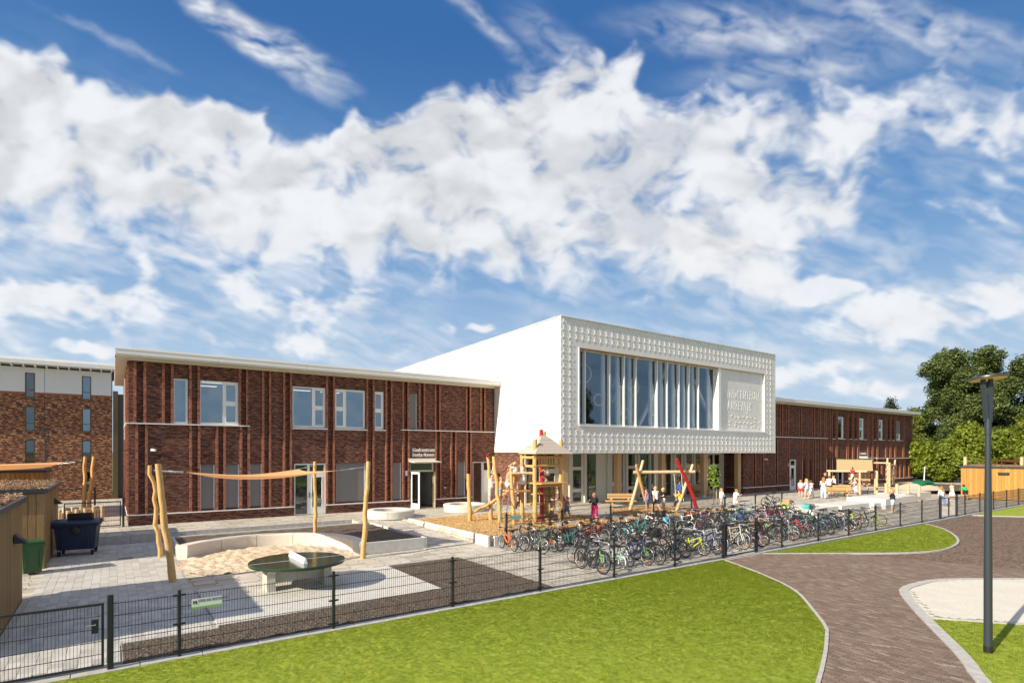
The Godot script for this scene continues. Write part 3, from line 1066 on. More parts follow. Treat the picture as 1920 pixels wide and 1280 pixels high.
func make_left_wing() -> void:
	var h := thing("brick_school_wing", "two-storey dark red brick wing on the left with vertical brick ribs and white window frames", "building")
	var holes := []
	var up := [[0.26, 0.655], [1.42, 1.79], [2.58, 2.94], [4.84, 5.19], [5.95, 6.29], [7.05, 7.38], [9.37, 9.75], [11.76, 12.15], [12.94, 13.28], [14.08, 14.42], [15.20, 15.53], [16.31, 16.63], [18.62, 18.92], [19.75, 20.07]]
	var dn := [[0.33, 0.72], [2.59, 2.96], [3.77, 4.12], [4.9, 5.27], [6.02, 6.36], [7.08, 7.44], [9.42, 9.81], [11.78, 12.18], [13.0, 13.36], [14.1, 14.45], [16.35, 16.69], [17.47, 17.81], [18.66, 18.98]]
	var sill := 0.53
	ribs(h, up.slice(0, 4), 4.93, 7.9, 0.0, holes)
	ribs(h, up.slice(9, 14), 4.93, 7.9, 0.0, holes)
	ribs(h, dn.slice(0, 4), sill, 4.86, 0.0, holes)
	ribs(h, dn.slice(9, 13), sill, 4.86, 0.0, holes)
	# in the middle the ribs run through both storeys
	var mid := [[5.98, 6.33], [7.06, 7.41], [9.39, 9.78], [11.77, 12.165], [12.97, 13.32]]
	ribs(h, mid, sill, 7.9, 0.0, holes)
	var wins := [[1.83, 2.47], [2.98, 4.78], [7.5, 9.32], [9.84, 11.66], [12.25, 12.83]]
	for w in wins:
		holes.append([w[0], w[1], 4.9, 7.17, -1.0])
	holes.append([14.5, 15.04, 4.94, 7.2, -1.0])
	var low := [[3.02, 3.67], [4.17, 4.82], [5.33, 5.94], [9.94, 11.68], [13.42, 13.97], [17.97, 18.56]]
	for w in low:
		holes.append([w[0], w[1], 0.57, 2.88, -1.0])
	for w in [[7.6, 9.34], [14.57, 16.22], [19.13, 20.86]]:
		holes.append([w[0], w[1], 0.0, 2.88, -1.0])
	part("front_wall", facade(0.0, 20.86, 0.0, 7.9, 0.0, 0.32, holes), M.brick, h)
	# side wall with its own ribs and band
	var side := MB.new()
	side.box(Vector3(0.0, 0.0, -14.0), Vector3(0.32, 7.9, -0.33))
	part("side_wall", side, M.brick, h)
	for i in 6:
		var z := -0.5 - i * 2.2
		part("side_rib", MB_box(Vector3(-0.045, sill, z - 0.06), Vector3(0.1, 7.9, z + 0.06)), M.header_brick, h)
		part("side_rib", MB_box(Vector3(-0.045, sill, z - 0.46), Vector3(0.1, 7.9, z - 0.34)), M.header_brick, h)
	part("downpipe", MB_box(Vector3(-0.1, 4.2, -5.6), Vector3(-0.05, 7.6, -5.4)), M.white_metal, h)
	# plinth, sills and bands
	for a in [[-0.05, 7.58], [9.36, 14.55], [16.24, 19.12]]:
		part("plinth_sill", MB_box(Vector3(a[0], 0.475, -0.1), Vector3(a[1], 0.53, 0.09)), M.white_metal, h)
	part("plinth_sill", MB_box(Vector3(-0.06, 0.475, -9.0), Vector3(0.05, 0.53, -0.12)), M.white_metal, h)
	part("band", MB_box(Vector3(-0.1, 4.862, -0.1), Vector3(5.3, 4.92, 0.13)), M.white_metal, h)
	part("band", MB_box(Vector3(-0.11, 4.862, -6.0), Vector3(0.05, 4.92, -0.12)), M.white_metal, h)
	part("band", MB_box(Vector3(13.93, 4.862, -0.1), Vector3(20.86, 4.92, 0.13)), M.white_metal, h)
	for w in wins.slice(2):
		part("window_sill", MB_box(Vector3(w[0] - 0.02, 4.80, -0.16), Vector3(w[1] + 0.1, 4.87, 0.09)), M.white_metal, h)
	roof_edge(h, -0.52, 20.84, 0.8, 0.0, 0.8)
	part("side_soffit", MB_box(Vector3(-0.47, 7.98, -13.9), Vector3(0.05, 8.04, -0.03)), M.cream_metal, h)
	part("side_fascia", MB_box(Vector3(-0.52, 7.97, -13.9), Vector3(-0.475, 8.26, 0.74)), M.white_metal, h)
	# windows of the upper storey
	var z := -0.05
	window(h, 1.83, 2.47, 4.92, 7.17, z, [[1.89, 2.37, 5.02, 7.10]], M.sky_pane, M.white_frame)
	window(h, 2.98, 4.78, 4.92, 7.17, z, [[3.04, 4.04, 5.02, 7.10], [4.2, 4.64, 5.08, 5.92], [4.2, 4.64, 6.16, 7.0]], M.sky_pane, M.white_frame)
	window(h, 7.5, 9.32, 4.9, 7.17, z, [[7.56, 8.57, 5.0, 7.10], [8.75, 9.17, 5.06, 5.9], [8.75, 9.17, 6.14, 7.0]], M.sky_pane, M.white_frame)
	window(h, 9.84, 11.66, 4.9, 7.17, z, [[9.95, 10.33, 5.06, 5.9], [9.95, 10.33, 6.14, 7.0], [10.52, 11.53, 5.0, 7.06]], M.sky_pane, M.white_frame)
	window(h, 12.25, 12.83, 4.9, 7.17, z, [[12.31, 12.66, 5.06, 5.9], [12.31, 12.66, 6.14, 7.0]], M.sky_pane, M.white_frame)
	screen(h, 14.5, 15.04, 4.94, 7.2, -0.09)
	for w in low:
		screen(h, w[0], w[1], 0.57, 2.88, -0.09)
	# doors
	var d := window(h, 7.6, 9.34, 0.02, 2.88, z, [[7.66, 8.31, 0.06, 2.34], [7.66, 8.31, 2.44, 2.8], [8.58, 9.12, 0.42, 2.1], [8.44, 9.24, 2.44, 2.8]], M.dark_pane, M.white_frame, "glazed_door")
	part("handle", MB_box(Vector3(8.42, 0.95, z + 0.015), Vector3(8.455, 1.25, z + 0.06)), M.black, d)
	var t := window(h, 14.57, 16.22, 2.28, 2.88, z, [[14.62, 16.1, 2.38, 2.80]], M.dark_pane, M.glaze_frame, "transom_light")
	# two open leaves of the entrance
	for k in 2:
		var leaf := Node3D.new()
		leaf.name = ["door_leaf", "door_leaf_001"][k]
		h.add_child(leaf)
		leaf.position = Vector3([14.62, 16.16][k], 0.02, 0.02)
		leaf.rotation.y = [-1.25, -1.9][k]
		var m := facade(0.0, 0.76, 0.0, 2.26, 0.025, 0.05, [[0.11, 0.65, 0.32, 2.14, -1.0]])
		part("leaf_frame", m, [M.white_frame, M.yellow_door][k], leaf)
		part("leaf_pane", MB_box(Vector3(0.11, 0.32, -0.005), Vector3(0.65, 2.14, 0.005)), M.dark_pane, leaf)
	part("canopy", MB_box(Vector3(14.43, 2.95, 0.03), Vector3(16.3, 3.13, 0.1)), M.cream_metal, h)
	var cp := MB.new()
	cp.xf = Transform3D(Basis(Vector3.RIGHT, 0.08), Vector3(0, 2.96, 0.05))
	cp.box(Vector3(14.43, -0.03, 0), Vector3(16.3, 0.03, 0.85))
	part("canopy", cp, M.cream_metal, h)
	var dd := window(h, 19.13, 20.86, 0.02, 2.88, z, [[19.2, 19.85, 0.1, 2.8], [20.02, 20.76, 2.3, 2.8]], M.dark_pane, M.white_frame, "glazed_door")
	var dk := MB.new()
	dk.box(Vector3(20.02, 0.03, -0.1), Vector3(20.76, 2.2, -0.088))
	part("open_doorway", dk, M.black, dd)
	var lf := Node3D.new()
	lf.name = "door_leaf_002"
	h.add_child(lf)
	lf.position = Vector3(20.8, 0.02, 0.0)
	lf.rotation.y = -1.9
	part("leaf_frame", facade(0.0, 0.76, 0.0, 2.2, 0.025, 0.05, [[0.11, 0.65, 0.32, 2.08, -1.0]]), M.yellow_door, lf)
	part("leaf_pane", MB_box(Vector3(0.11, 0.32, -0.005), Vector3(0.65, 2.08, 0.005)), M.dark_pane, lf)
	letters("wall_lettering", "Kindcentrum", 0.21, Vector3(14.70, 3.47, 0.0), M.white_paint, h, "Droid Sans", true, 0.05, 0.0, 0.86)
	letters("wall_lettering", "Bonte Haven", 0.21, Vector3(14.70, 3.17, 0.0), M.white_paint, h, "Droid Sans", true, 0.05, 0.0, 0.86)
	part("wall_plate", MB_box(Vector3(1.36, 3.37, 0.0), Vector3(1.83, 3.53, 0.012)), M.slot_plate, h)
	part("wall_box", MB_box(Vector3(16.95, 1.2, 0.0), Vector3(17.1, 1.25, 0.03)), M.white_metal, h)
	# inside: floors, back walls, lit ceilings
	var r := MB.new()
	r.box(Vector3(0.35, 0.0, -13.9), Vector3(20.8, 0.03, -0.33))
	part("ground_floor", r, M.interior_floor, h)
	r = MB.new()
	r.box(Vector3(0.35, 3.1, -13.9), Vector3(20.8, 4.0, -0.33))
	part("upper_floor", r, M.interior_wall, h)
	part("back_wall", MB_box(Vector3(0.35, 0.04, -8.0), Vector3(20.8, 3.09, -7.8)), M.interior_wall, h)
	part("back_wall", MB_box(Vector3(0.35, 4.01, -9.0), Vector3(20.8, 7.6, -8.8)), M.interior_wall, h)
	part("inner_ceiling", MB_box(Vector3(0.35, 7.4, -13.9), Vector3(20.8, 7.5, -0.33)), M.interior_wall, h)
	for x in [6.7, 12.9, 14.5, 16.4]:
		part("partition", MB_box(Vector3(x, 0.04, -7.7), Vector3(x + 0.1, 3.09, -0.4)), M.interior_wall, h)
	part("back_room_wall", MB_box(Vector3(0.35, 0.0, -14.2), Vector3(20.86, 7.88, -14.0)), M.brick, h)
	ceiling_lamps(h, [[3.4, -3], [3.2, -5], [7.6, -2.2], [8.4, -4.2], [10.3, -4.4], [11.0, -2.4]], 7.36)


# ---------------------------------------------------------------- white hall
func relief_tile(s: float, h: float) -> MB:
	# three-winged star with a flat face and bevelled flanks, facing +z
	var m := MB.new()
	var base := []
	var top := []
	for k in 3:
		var a := PI / 2 + TAU * k / 3 + 0.18
		for t in [[-0.31, 0.60], [0.31, 0.60], [TAU / 6, 0.13]]:
			var p := Vector3(cos(a + t[0]) * s * t[1], sin(a + t[0]) * s * t[1] * 0.9, 0)
			base.append(p)
			top.append(p * (0.84 if t[1] > 0.2 else 0.55) + Vector3(0, 0, h))
	for k in 9:
		var l := (k + 1) % 9
		m.quad(base[k], base[l], top[l], top[k])
		m.tri(Vector3(0, 0, h * 1.02), top[k], top[l])
	return m


func make_hall() -> void:
	var h := thing("white_sports_hall", "white box of the sports hall cantilevered over the entrance, clad in star relief tiles", "building")
	var x0 := 20.88
	var x1 := 43.92
	var zf := 7.05
	var win := [22.3, 42.4, 5.1, 9.82]
	var top := 11.5
	# front skin with the long opening
	var m := facade(x0 + 0.3, x1, 3.5, top, zf, 0.3, [[win[0], win[1], win[2], win[3], -1.0]])
	part("front_wall", m, M.panel_white, h)
	m = MB.new()
	# side wall, its top falling slightly towards the back
	var tb := 10.93
	for s in [[x0, x0 + 0.3, zf], [x1 - 0.3, x1, zf - 0.31]]:
		var a := Vector3(s[0], 3.5, s[2])
		var b := Vector3(s[1], 3.5, s[2])
		var za := -24.0
		var q := [Vector3(s[0], 3.5, s[2]), Vector3(s[1], 3.5, s[2]), Vector3(s[1], top, s[2]), Vector3(s[0], top, s[2]), Vector3(s[0], 3.5, za), Vector3(s[1], 3.5, za), Vector3(s[1], tb, za), Vector3(s[0], tb, za)]
		m = MB.new()
		m.quad(q[0], q[1], q[2], q[3])
		m.quad(q[4], q[0], q[3], q[7])
		m.quad(q[1], q[5], q[6], q[2])
		m.quad(q[5], q[4], q[7], q[6])
		m.quad(q[3], q[2], q[6], q[7])
		m.quad(q[4], q[5], q[1], q[0])
		part("side_wall", m, M.panel_white, h)
	m = MB.new()
	m.quad(Vector3(x0 + 0.3, top - 0.25, zf - 0.31), Vector3(x1 - 0.3, top - 0.25, zf - 0.31), Vector3(x1 - 0.3, tb - 0.25, -24), Vector3(x0 + 0.3, tb - 0.25, -24))
	m.quad(Vector3(x0 + 0.3, tb - 0.5, -24), Vector3(x1 - 0.3, tb - 0.5, -24), Vector3(x1 - 0.3, top - 0.5, zf - 0.31), Vector3(x0 + 0.3, top - 0.5, zf - 0.31))
	part("roof", m, M.roof_felt, h)
	part("back_wall", MB_box(Vector3(x0 + 0.3, 3.5, -24.0), Vector3(x1 - 0.3, tb - 0.02, -23.7)), M.panel_white, h)
	part("roof_trim", MB_box(Vector3(x0 - 0.02, top, zf - 0.3), Vector3(x1 + 0.02, top + 0.035, zf + 0.09)), M.white_metal, h)
	m = MB.new()
	m.xf = Transform3D(Basis(Vector3.RIGHT, -atan2(top - tb, zf + 24.0)), Vector3(0, top, zf - 0.3))
	m.box(Vector3(x0 - 0.06, 0.002, -30.6), Vector3(x0 + 0.3, 0.035, -0.003))
	part("roof_trim", m, M.white_metal, h)
	part("underside", MB_box(Vector3(x0 + 0.31, 3.48, -8.0), Vector3(x1 - 0.31, 3.72, zf - 0.31)), M.panel_white, h)
	part("bottom_trim", MB_box(Vector3(x0 - 0.02, 3.46, zf - 0.3), Vector3(x1 + 0.02, 3.5, zf + 0.03)), M.white_metal, h)
	# relief tiles of the front
	var sx := 0.502
	var sy := 0.444
	var tile := relief_tile(0.5, 0.022).mesh()
	var spots := []
	for j in 18:
		for i in 46:
			var x := x0 + 0.27 + i * sx
			var y := 3.70 + j * sy
			if x > win[0] - 0.24 and x < win[1] + 0.22 and y > win[2] - 0.2 and y < win[3] + 0.16:
				continue
			if y > top - 0.14 or x > x1 - 0.2:
				continue
			spots.append([Vector2(x, y - 3.5).length(), x, y])
	spots.sort()
	var rest := []
	for i in spots.size():
		var t := Transform3D(Basis.IDENTITY, Vector3(spots[i][1], spots[i][2], zf - 0.004))
		if i < 300:
			var o := part("relief_tile", tile, M.panel_white, h)
			o.transform = t
		else:
			rest.append(t)
	multi("relief_field", tile, M.panel_white, rest, [], h)
	var flat := relief_tile(0.5, 0.018).mesh()
	rest = []
	for j in 18:
		for i in 58:
			var z := zf - 0.3 - i * sx
			var y := 3.72 + j * sy
			if y > top - 0.25 + (z - zf) * 0.0184 or (z < 0.5 and y < 8.3):
				continue
			rest.append(Transform3D(Basis(Vector3.UP, -PI / 2), Vector3(x0 + 0.004, y, z)))
	multi("side_relief_field", flat, M.panel_white, rest, [], h)
	# long window: reveal, mullions, panes
	var zr := zf - 0.42
	part("reveal", MB_box(Vector3(win[0], win[3] - 0.03, zr), Vector3(win[1], win[3] - 0.002, zf + 0.03)), M.column_wood, h)
	part("reveal", MB_box(Vector3(win[1] - 0.12, win[2] + 0.07, zr), Vector3(win[1] - 0.002, win[3] - 0.032, zf + 0.03)), M.panel_white, h)
	part("reveal", MB_box(Vector3(win[0] - 0.03, win[2], zf - 0.001), Vector3(win[0] + 0.02, win[3], zf + 0.05)), M.white_metal, h)
	part("window_sill", MB_box(Vector3(win[0] - 0.03, win[2] - 0.02, zr), Vector3(win[1] + 0.03, win[2] + 0.068, zf + 0.08)), M.white_metal, h)
	var cuts := [23.03, 25.14, 26.46, 27.57, 29.66, 30.69, 31.97, 33.07, 34.15]
	var cs := cells(win[0], 36.2, win[2] + 0.09, win[3] - 0.035, 0.085, cuts, [])
	window(h, win[0], 36.2, win[2] + 0.07, win[3] - 0.033, zr + 0.03, cs, M.hall_pane, M.white_frame, "long_window")
	for x in cuts:
		part("mullion", MB_box(Vector3(x - 0.04, win[2] + 0.07, zr + 0.032), Vector3(x + 0.04, win[3] - 0.034, zr + 0.2)), M.white_frame, h)
	part("mullion", MB_box(Vector3(36.2, win[2] + 0.07, zr - 0.02), Vector3(36.5, win[3] - 0.034, zf - 0.02)), M.white_frame, h)
	# plain panel with raised lettering
	part("letter_panel", MB_box(Vector3(36.5, win[2] + 0.07, zr - 0.1), Vector3(win[1] - 0.122, win[3] - 0.034, zf - 0.13)), M.panel_white, h)
	letters("raised_lettering", "KINDCENTRUM", 0.66, Vector3(37.05, 7.40, zf - 0.132), M.panel_white, h, "Droid Sans", true, 0.025, 0.0, 0.72)
	letters("raised_lettering", "HANZEWIJK", 0.66, Vector3(37.05, 6.52, zf - 0.132), M.panel_white, h, "Droid Sans", true, 0.025, 0.0, 0.72)
	for i in 26:
		var b := MB.new()
		var c := Vector3(37.3 + (i % 9) * 0.55 + rng.randf_range(-0.15, 0.15), 5.45 + (i / 9) * 0.36 + rng.randf_range(-0.1, 0.1), zf - 0.13)
		var l := rng.randf_range(0.14, 0.24)
		var a := rng.randf_range(0.3, 0.9)
		b.bar(c, c + Vector3(cos(a), sin(a), 0) * l, 0.035, 0.03)
		b.bar(c, c + Vector3(cos(a + 1.4), sin(a + 1.4), 0) * l * 0.7, 0.033, 0.03)
		part("raised_mark", b, M.panel_white, h)
	# inside the hall
	part("hall_floor", MB_box(Vector3(x0 + 0.31, 3.73, -8.0), Vector3(x1 - 0.31, 3.9, zr - 0.06)), M.interior_floor, h)
	part("hall_back_wall", MB_box(Vector3(x0 + 0.31, 3.9, -8.2), Vector3(x1 - 0.31, 10.7, -8.0)), M.interior_wall, h)
	part("hall_ceiling", MB_box(Vector3(x0 + 0.31, 10.3, -8.0), Vector3(x1 - 0.31, 10.4, zr - 0.06)), M.interior_wall, h)
	for x in [22.8, 24.9, 26.2, 27.3, 29.35, 30.4, 31.7, 32.85, 33.9, 35.7]:
		part("inner_column", MB_box(Vector3(x - 0.14, 3.9, zr - 0.24), Vector3(x + 0.12, 10.3, zr - 0.1)), M.steel_white, h)
	for p in [[28.2, 5.0, 31.6, 10.0], [33.3, 10.0, 37.2, 4.9]]:
		m = MB.new()
		m.bar(Vector3(p[0], p[1], zr - 0.36), Vector3(p[2], p[3], zr - 0.36), 0.2, 0.2)
		part("brace", m, M.steel_white, h)
	for k in [[23.2, 8.38, 0.56], [24.4, 6.81, 0.36], [26.75, 6.06, 0.34], [27.55, 7.81, 0.5], [29.5, 5.65, 0.42]]:
		m = MB.new()
		m.torus(Vector3(k[0], k[1], zr - 0.07), Vector3.RIGHT, Vector3.UP, k[2], 0.035, 28, 6)
		part("ring", m, M.steel_white, h)
	for y in [7.98, 7.0]:
		m = MB.new()
		for i in 8:
			var a := TAU * i / 8
			var p := Vector3(25.89, y, zr - 0.42)
			m.tube([p + Vector3(cos(a) * 0.34, 0.35, sin(a) * 0.34), p + Vector3(cos(a + 0.5) * 0.15, -0.3, sin(a + 0.5) * 0.15)], [0.02], 4, false)
		part("basket_net", m, M.steel_white, h)
	# ground floor: glazed front set back under the box, on wooden columns
	var zg := 3.1
	var fl := 0.0
	var seq := [[21.3, 22.4, 0], [22.9, 23.7, 1], [24.1, 24.7, 0], [25.31, 26.09, 2], [26.63, 27.5, 0], [29.12, 30.23, 0], [30.79, 31.5, 2], [32.05, 33.0, 0], [33.3, 33.62, 0], [34.8, 35.65, 0], [36.3, 36.95, 2], [37.55, 38.3, 2], [38.75, 39.5, 0]]
	var cc := []
	for s in seq:
		if s[2] == 2:
			cc.append([s[0], s[1], 0.1, 0.74])
			cc.append([s[0], s[1], 0.98, 2.28])
			cc.append([s[0], s[1], 2.5, 3.38])
		elif s[2] == 1:
			cc.append([s[0], s[1], 0.1, 2.1])
			cc.append([s[0], s[1], 2.4, 3.38])
		else:
			cc.append([s[0], s[1], 0.1, 3.38])
	window(h, 21.2, 40.2, 0.002, 3.46, zg, cc, M.dark_pane, M.glaze_frame, "glazed_front")
	for x in [24.95, 26.36, 28.6, 30.5, 31.78, 33.1, 34.5, 35.95, 37.25, 38.5]:
		part("fin", MB_box(Vector3(x - 0.05, 0.004, zg + 0.014), Vector3(x + 0.05, 3.46, zg + 0.12)), M.glaze_frame, h)
	var dc := [[40.35, 41.05, 0.35, 2.3], [41.25, 41.95, 0.35, 2.3], [40.35, 41.05, 2.5, 3.3], [41.25, 41.95, 2.5, 3.3]]
	window(h, 40.203, 42.6, 0.002, 3.46, zg + 0.05, dc, M.dark_pane, M.glaze_frame, "entrance_door")
	for x in [23.1, 28.0, 32.6, 37.6, 42.2]:
		var cl := part("column", MB_box(Vector3(x - 0.21, 0.12, 4.55), Vector3(x + 0.21, 3.46, 4.9)), M.column_wood, h)
		part("column_foot", MB_box(Vector3(x - 0.15, 0.0, 4.6), Vector3(x + 0.15, 0.12, 4.85)), M.steel_white, cl)
	part("foyer_floor", MB_box(Vector3(20.9, -0.02, -6.9), Vector3(42.9, 0.02, zg - 0.08)), M.interior_floor, h)
	part("foyer_back_wall", MB_box(Vector3(20.9, 0.0, -7.2), Vector3(42.9, 3.5, -7.0)), M.interior_wall, h)
	part("foyer_side_wall", MB_box(Vector3(20.9, 0.0, -6.9), Vector3(21.15, 3.46, zg - 0.08)), M.brick, h)
	part("foyer_side_wall", MB_box(Vector3(42.62, 0.0, -6.9), Vector3(42.9, 3.46, zg + 0.1)), M.brick, h)
	for i in 6:
		var x := 24.0 + i * 3.1
		part("foyer_table", MB_box(Vector3(x, 0.7, -1.5), Vector3(x + 1.4, 0.75, -0.7)), M.bench_wood, h)
		part("foyer_shelf", MB_box(Vector3(x + 0.3, 0.03, -6.8), Vector3(x + 1.9, 1.8, -6.4)), [M.bench_wood, M.bin_green, M.red_paint][i % 3], h)
	ceiling_lamps(h, [[25, 0], [29, -1], [33, 0], [37, -1], [41, 0]], 3.42)


func make_right_wing() -> void:
	var h := thing("brick_school_wing", "two-storey dark red brick wing on the right, beyond the white hall", "building")
	var z := 4.73
	var x0 := 43.0
	var x1 := 78.15
	var holes := []
	var up := [[48.74, 49.06], [49.74, 50.06], [52.02, 52.36], [54.45, 54.78], [55.55, 55.86]]
	ribs(h, up, 4.93, 7.9, z, holes)
	var dn := [[44.4, 44.75], [45.6, 45.95], [47.9, 48.25], [49.9, 50.2], [52.15, 52.48], [53.4, 53.7], [54.6, 54.95], [55.6, 55.95]]
	ribs(h, dn, 0.53, 4.86, z, holes)
	var thru := [[56.79, 57.05], [57.95, 58.28], [59.16, 59.42], [61.45, 61.76], [62.70, 62.98], [63.85, 64.13], [66.15, 66.44], [67.26, 67.54], [68.48, 68.76], [70.63, 70.95], [71.81, 72.1], [73.1, 73.38]]
	ribs(h, thru.slice(0, 9), 0.53, 7.9, z, holes)
	ribs(h, thru.slice(9), 2.92, 7.9, z, holes)
	ribs(h, [[75.34, 75.64], [77.68, 77.98]], 2.92, 7.9, z, holes)
	ribs(h, [[69.6, 69.9], [70.7, 71.0], [72.0, 72.3], [73.2, 73.5], [74.4, 74.7], [75.6, 75.9], [77.0, 77.3]], 0.48, 2.78, z, holes)
	for w in [[59.62, 60.86], [64.3, 65.38], [69.0, 70.04], [73.6, 74.76]]:
		holes.append([w[0], w[1], 4.9, 7.15, -1.0])
	for w in [[58.4, 58.9], [62.0, 62.5], [63.1, 63.6], [67.6, 68.05], [71.35, 71.7], [72.45, 72.85]]:
		holes.append([w[0], w[1], 4.9, 7.2, 0.2])
	for w in [[52.6, 53.2], [53.8, 54.35], [57.25, 57.8], [58.45, 58.95]]:
		holes.append([w[0], w[1], 0.6, 2.82, 0.2])
	for w in [[50.4, 51.6], [59.6, 60.86], [64.3, 66.05]]:
		holes.append([w[0], w[1], 0.0, 2.84, -1.0])
	part("front_wall", facade(x0 + 0.001, x1, 0.0, 7.9, z, 0.32, holes), M.brick, h)
	part("side_wall", MB_box(Vector3(x0, 0.0, -8.0), Vector3(x0 + 0.32, 3.45, z - 0.33)), M.brick, h)
	part("end_wall", MB_box(Vector3(x1 - 0.32, 0.0, -9.0), Vector3(x1, 7.9, z - 0.33)), M.brick, h)
	for a in [[x0 - 0.08, 50.38], [60.9, 64.28], [68.0, x1 + 0.1]]:
		part("plinth_sill", MB_box(Vector3(a[0], 0.475, z - 0.1), Vector3(a[1], 0.53, z + 0.09)), M.white_metal, h)
	part("plinth_sill", MB_box(Vector3(x0 - 0.09, 0.475, 3.2), Vector3(x0 + 0.05, 0.53, z - 0.12)), M.white_metal, h)
	part("band", MB_box(Vector3(x0, 4.862, z - 0.1), Vector3(57.3, 4.92, z + 0.13)), M.white_metal, h)
	part("band", MB_box(Vector3(68.2, 2.80, z - 0.1), Vector3(x1 + 0.05, 2.86, z + 0.2)), M.white_metal, h)
	for w in [[58.4, 58.95], [59.5, 61.2], [61.95, 62.6], [63.1, 63.7], [64.2, 65.9], [67.6, 68.2], [68.9, 70.4], [71.3, 71.8], [72.4, 72.95], [73.5, 75.3]]:
		part("window_sill", MB_box(Vector3(w[0], 4.84, z - 0.16), Vector3(w[1], 4.895, z + 0.08)), M.white_metal, h)
	var zw := z - 0.06
	window(h, 59.62, 60.86, 4.9, 7.15, zw, [[59.7, 60.5, 5.0, 7.05]], M.dark_pane, M.white_frame)
	window(h, 64.3, 65.38, 4.9, 7.15, zw, [[64.5, 64.95, 5.1, 5.9], [64.5, 64.95, 6.15, 7.0]], M.sky_pane, M.white_frame)
	window(h, 69.0, 70.04, 4.9, 7.15, zw, [[69.2, 69.65, 5.1, 5.9], [69.2, 69.65, 6.15, 7.0]], M.sky_pane, M.white_frame)
	window(h, 73.6, 74.76, 4.9, 7.15, zw, [[73.8, 74.3, 5.1, 5.6]], M.sky_pane, M.white_frame)
	part("sun_screen", MB_box(Vector3(73.65, 5.65, zw + 0.015), Vector3(74.7, 7.13, zw + 0.03)), M.screen_cloth, h)
	var d := window(h, 50.4, 51.6, 0.02, 2.84, zw, [[50.72, 51.28, 0.4, 2.05], [50.62, 51.38, 2.3, 2.74]], M.dark_pane, M.white_frame, "glazed_door")
	part("handle", MB_box(Vector3(50.58, 0.95, zw + 0.014), Vector3(50.62, 1.35, zw + 0.07)), M.steel, d)
	window(h, 59.6, 60.86, 0.02, 2.84, zw, [[59.8, 60.6, 0.3, 2.0], [59.75, 60.6, 2.25, 2.72]], M.dark_pane, M.white_frame, "glazed_door")
	window(h, 64.3, 66.05, 0.02, 2.84, zw, [[64.4, 65.1, 0.3, 2.1], [65.25, 65.95, 0.3, 2.1], [64.4, 65.1, 2.3, 2.74], [65.25, 65.95, 2.3, 2.74]], M.dark_pane, M.white_frame, "glazed_door")
	for w in [[52.62, 0.6, 2.82], [53.82, 0.6, 2.82], [57.27, 0.6, 2.82], [58.47, 0.6, 2.82], [58.42, 4.9, 7.18]]:
		part("guide_rail", MB_box(Vector3(w[0], w[1], z - 0.19), Vector3(w[0] + 0.16, w[2], z - 0.05)), M.white_frame, h)
	part("canopy", MB_box(Vector3(64.2, 2.95, z + 0.02), Vector3(66.0, 3.12, z + 0.1)), M.white_metal, h)
	part("canopy", MB_box(Vector3(64.2, 2.9, z + 0.05), Vector3(66.2, 2.95, z + 0.9)), M.white_metal, h)
	letters("wall_lettering", "JKCentrale", 0.22, Vector3(64.3, 3.2, z), M.white_paint, h, "Droid Sans", true, 0.04)
	# roof line: the eaves begin at the hall
	var n := 6
	for i in n:
		var a := 43.93 + (78.45 - 43.93) * i / n + 0.004
		var b := 43.93 + (78.45 - 43.93) * (i + 1) / n - 0.004
		part("fascia", MB_box(Vector3(a, 8.05, z + 0.75), Vector3(b, 8.26, z + 0.8)), M.white_metal, h)
		part("soffit", MB_box(Vector3(a, 7.97, z + 0.06), Vector3(b, 8.05, z + 0.748)), M.cream_metal, h)
	part("cornice", MB_box(Vector3(43.93, 7.885, z - 0.02), Vector3(78.3, 7.968, z + 0.24)), M.cream_metal, h)
	part("flashing", MB_box(Vector3(43.93, 8.262, z - 0.6), Vector3(78.5, 8.30, z + 0.815)), M.white_metal, h)
	part("upstand", MB_box(Vector3(43.93, 8.303, z - 0.45), Vector3(77.6, 8.53, z - 0.25)), M.white_metal, h)
	part("roof", MB_box(Vector3(43.93, 8.0, -9.0), Vector3(78.1, 8.255, z - 0.03)), M.roof_felt, h)
	part("inner_back_wall", MB_box(Vector3(x0 + 0.4, 0.0, -4.0), Vector3(x1 - 0.4, 7.9, -3.8)), M.interior_wall, h)
	part("inner_floor", MB_box(Vector3(x0 + 0.4, 3.2, -3.8), Vector3(x1 - 0.4, 4.2, z - 0.4)), M.interior_wall, h)


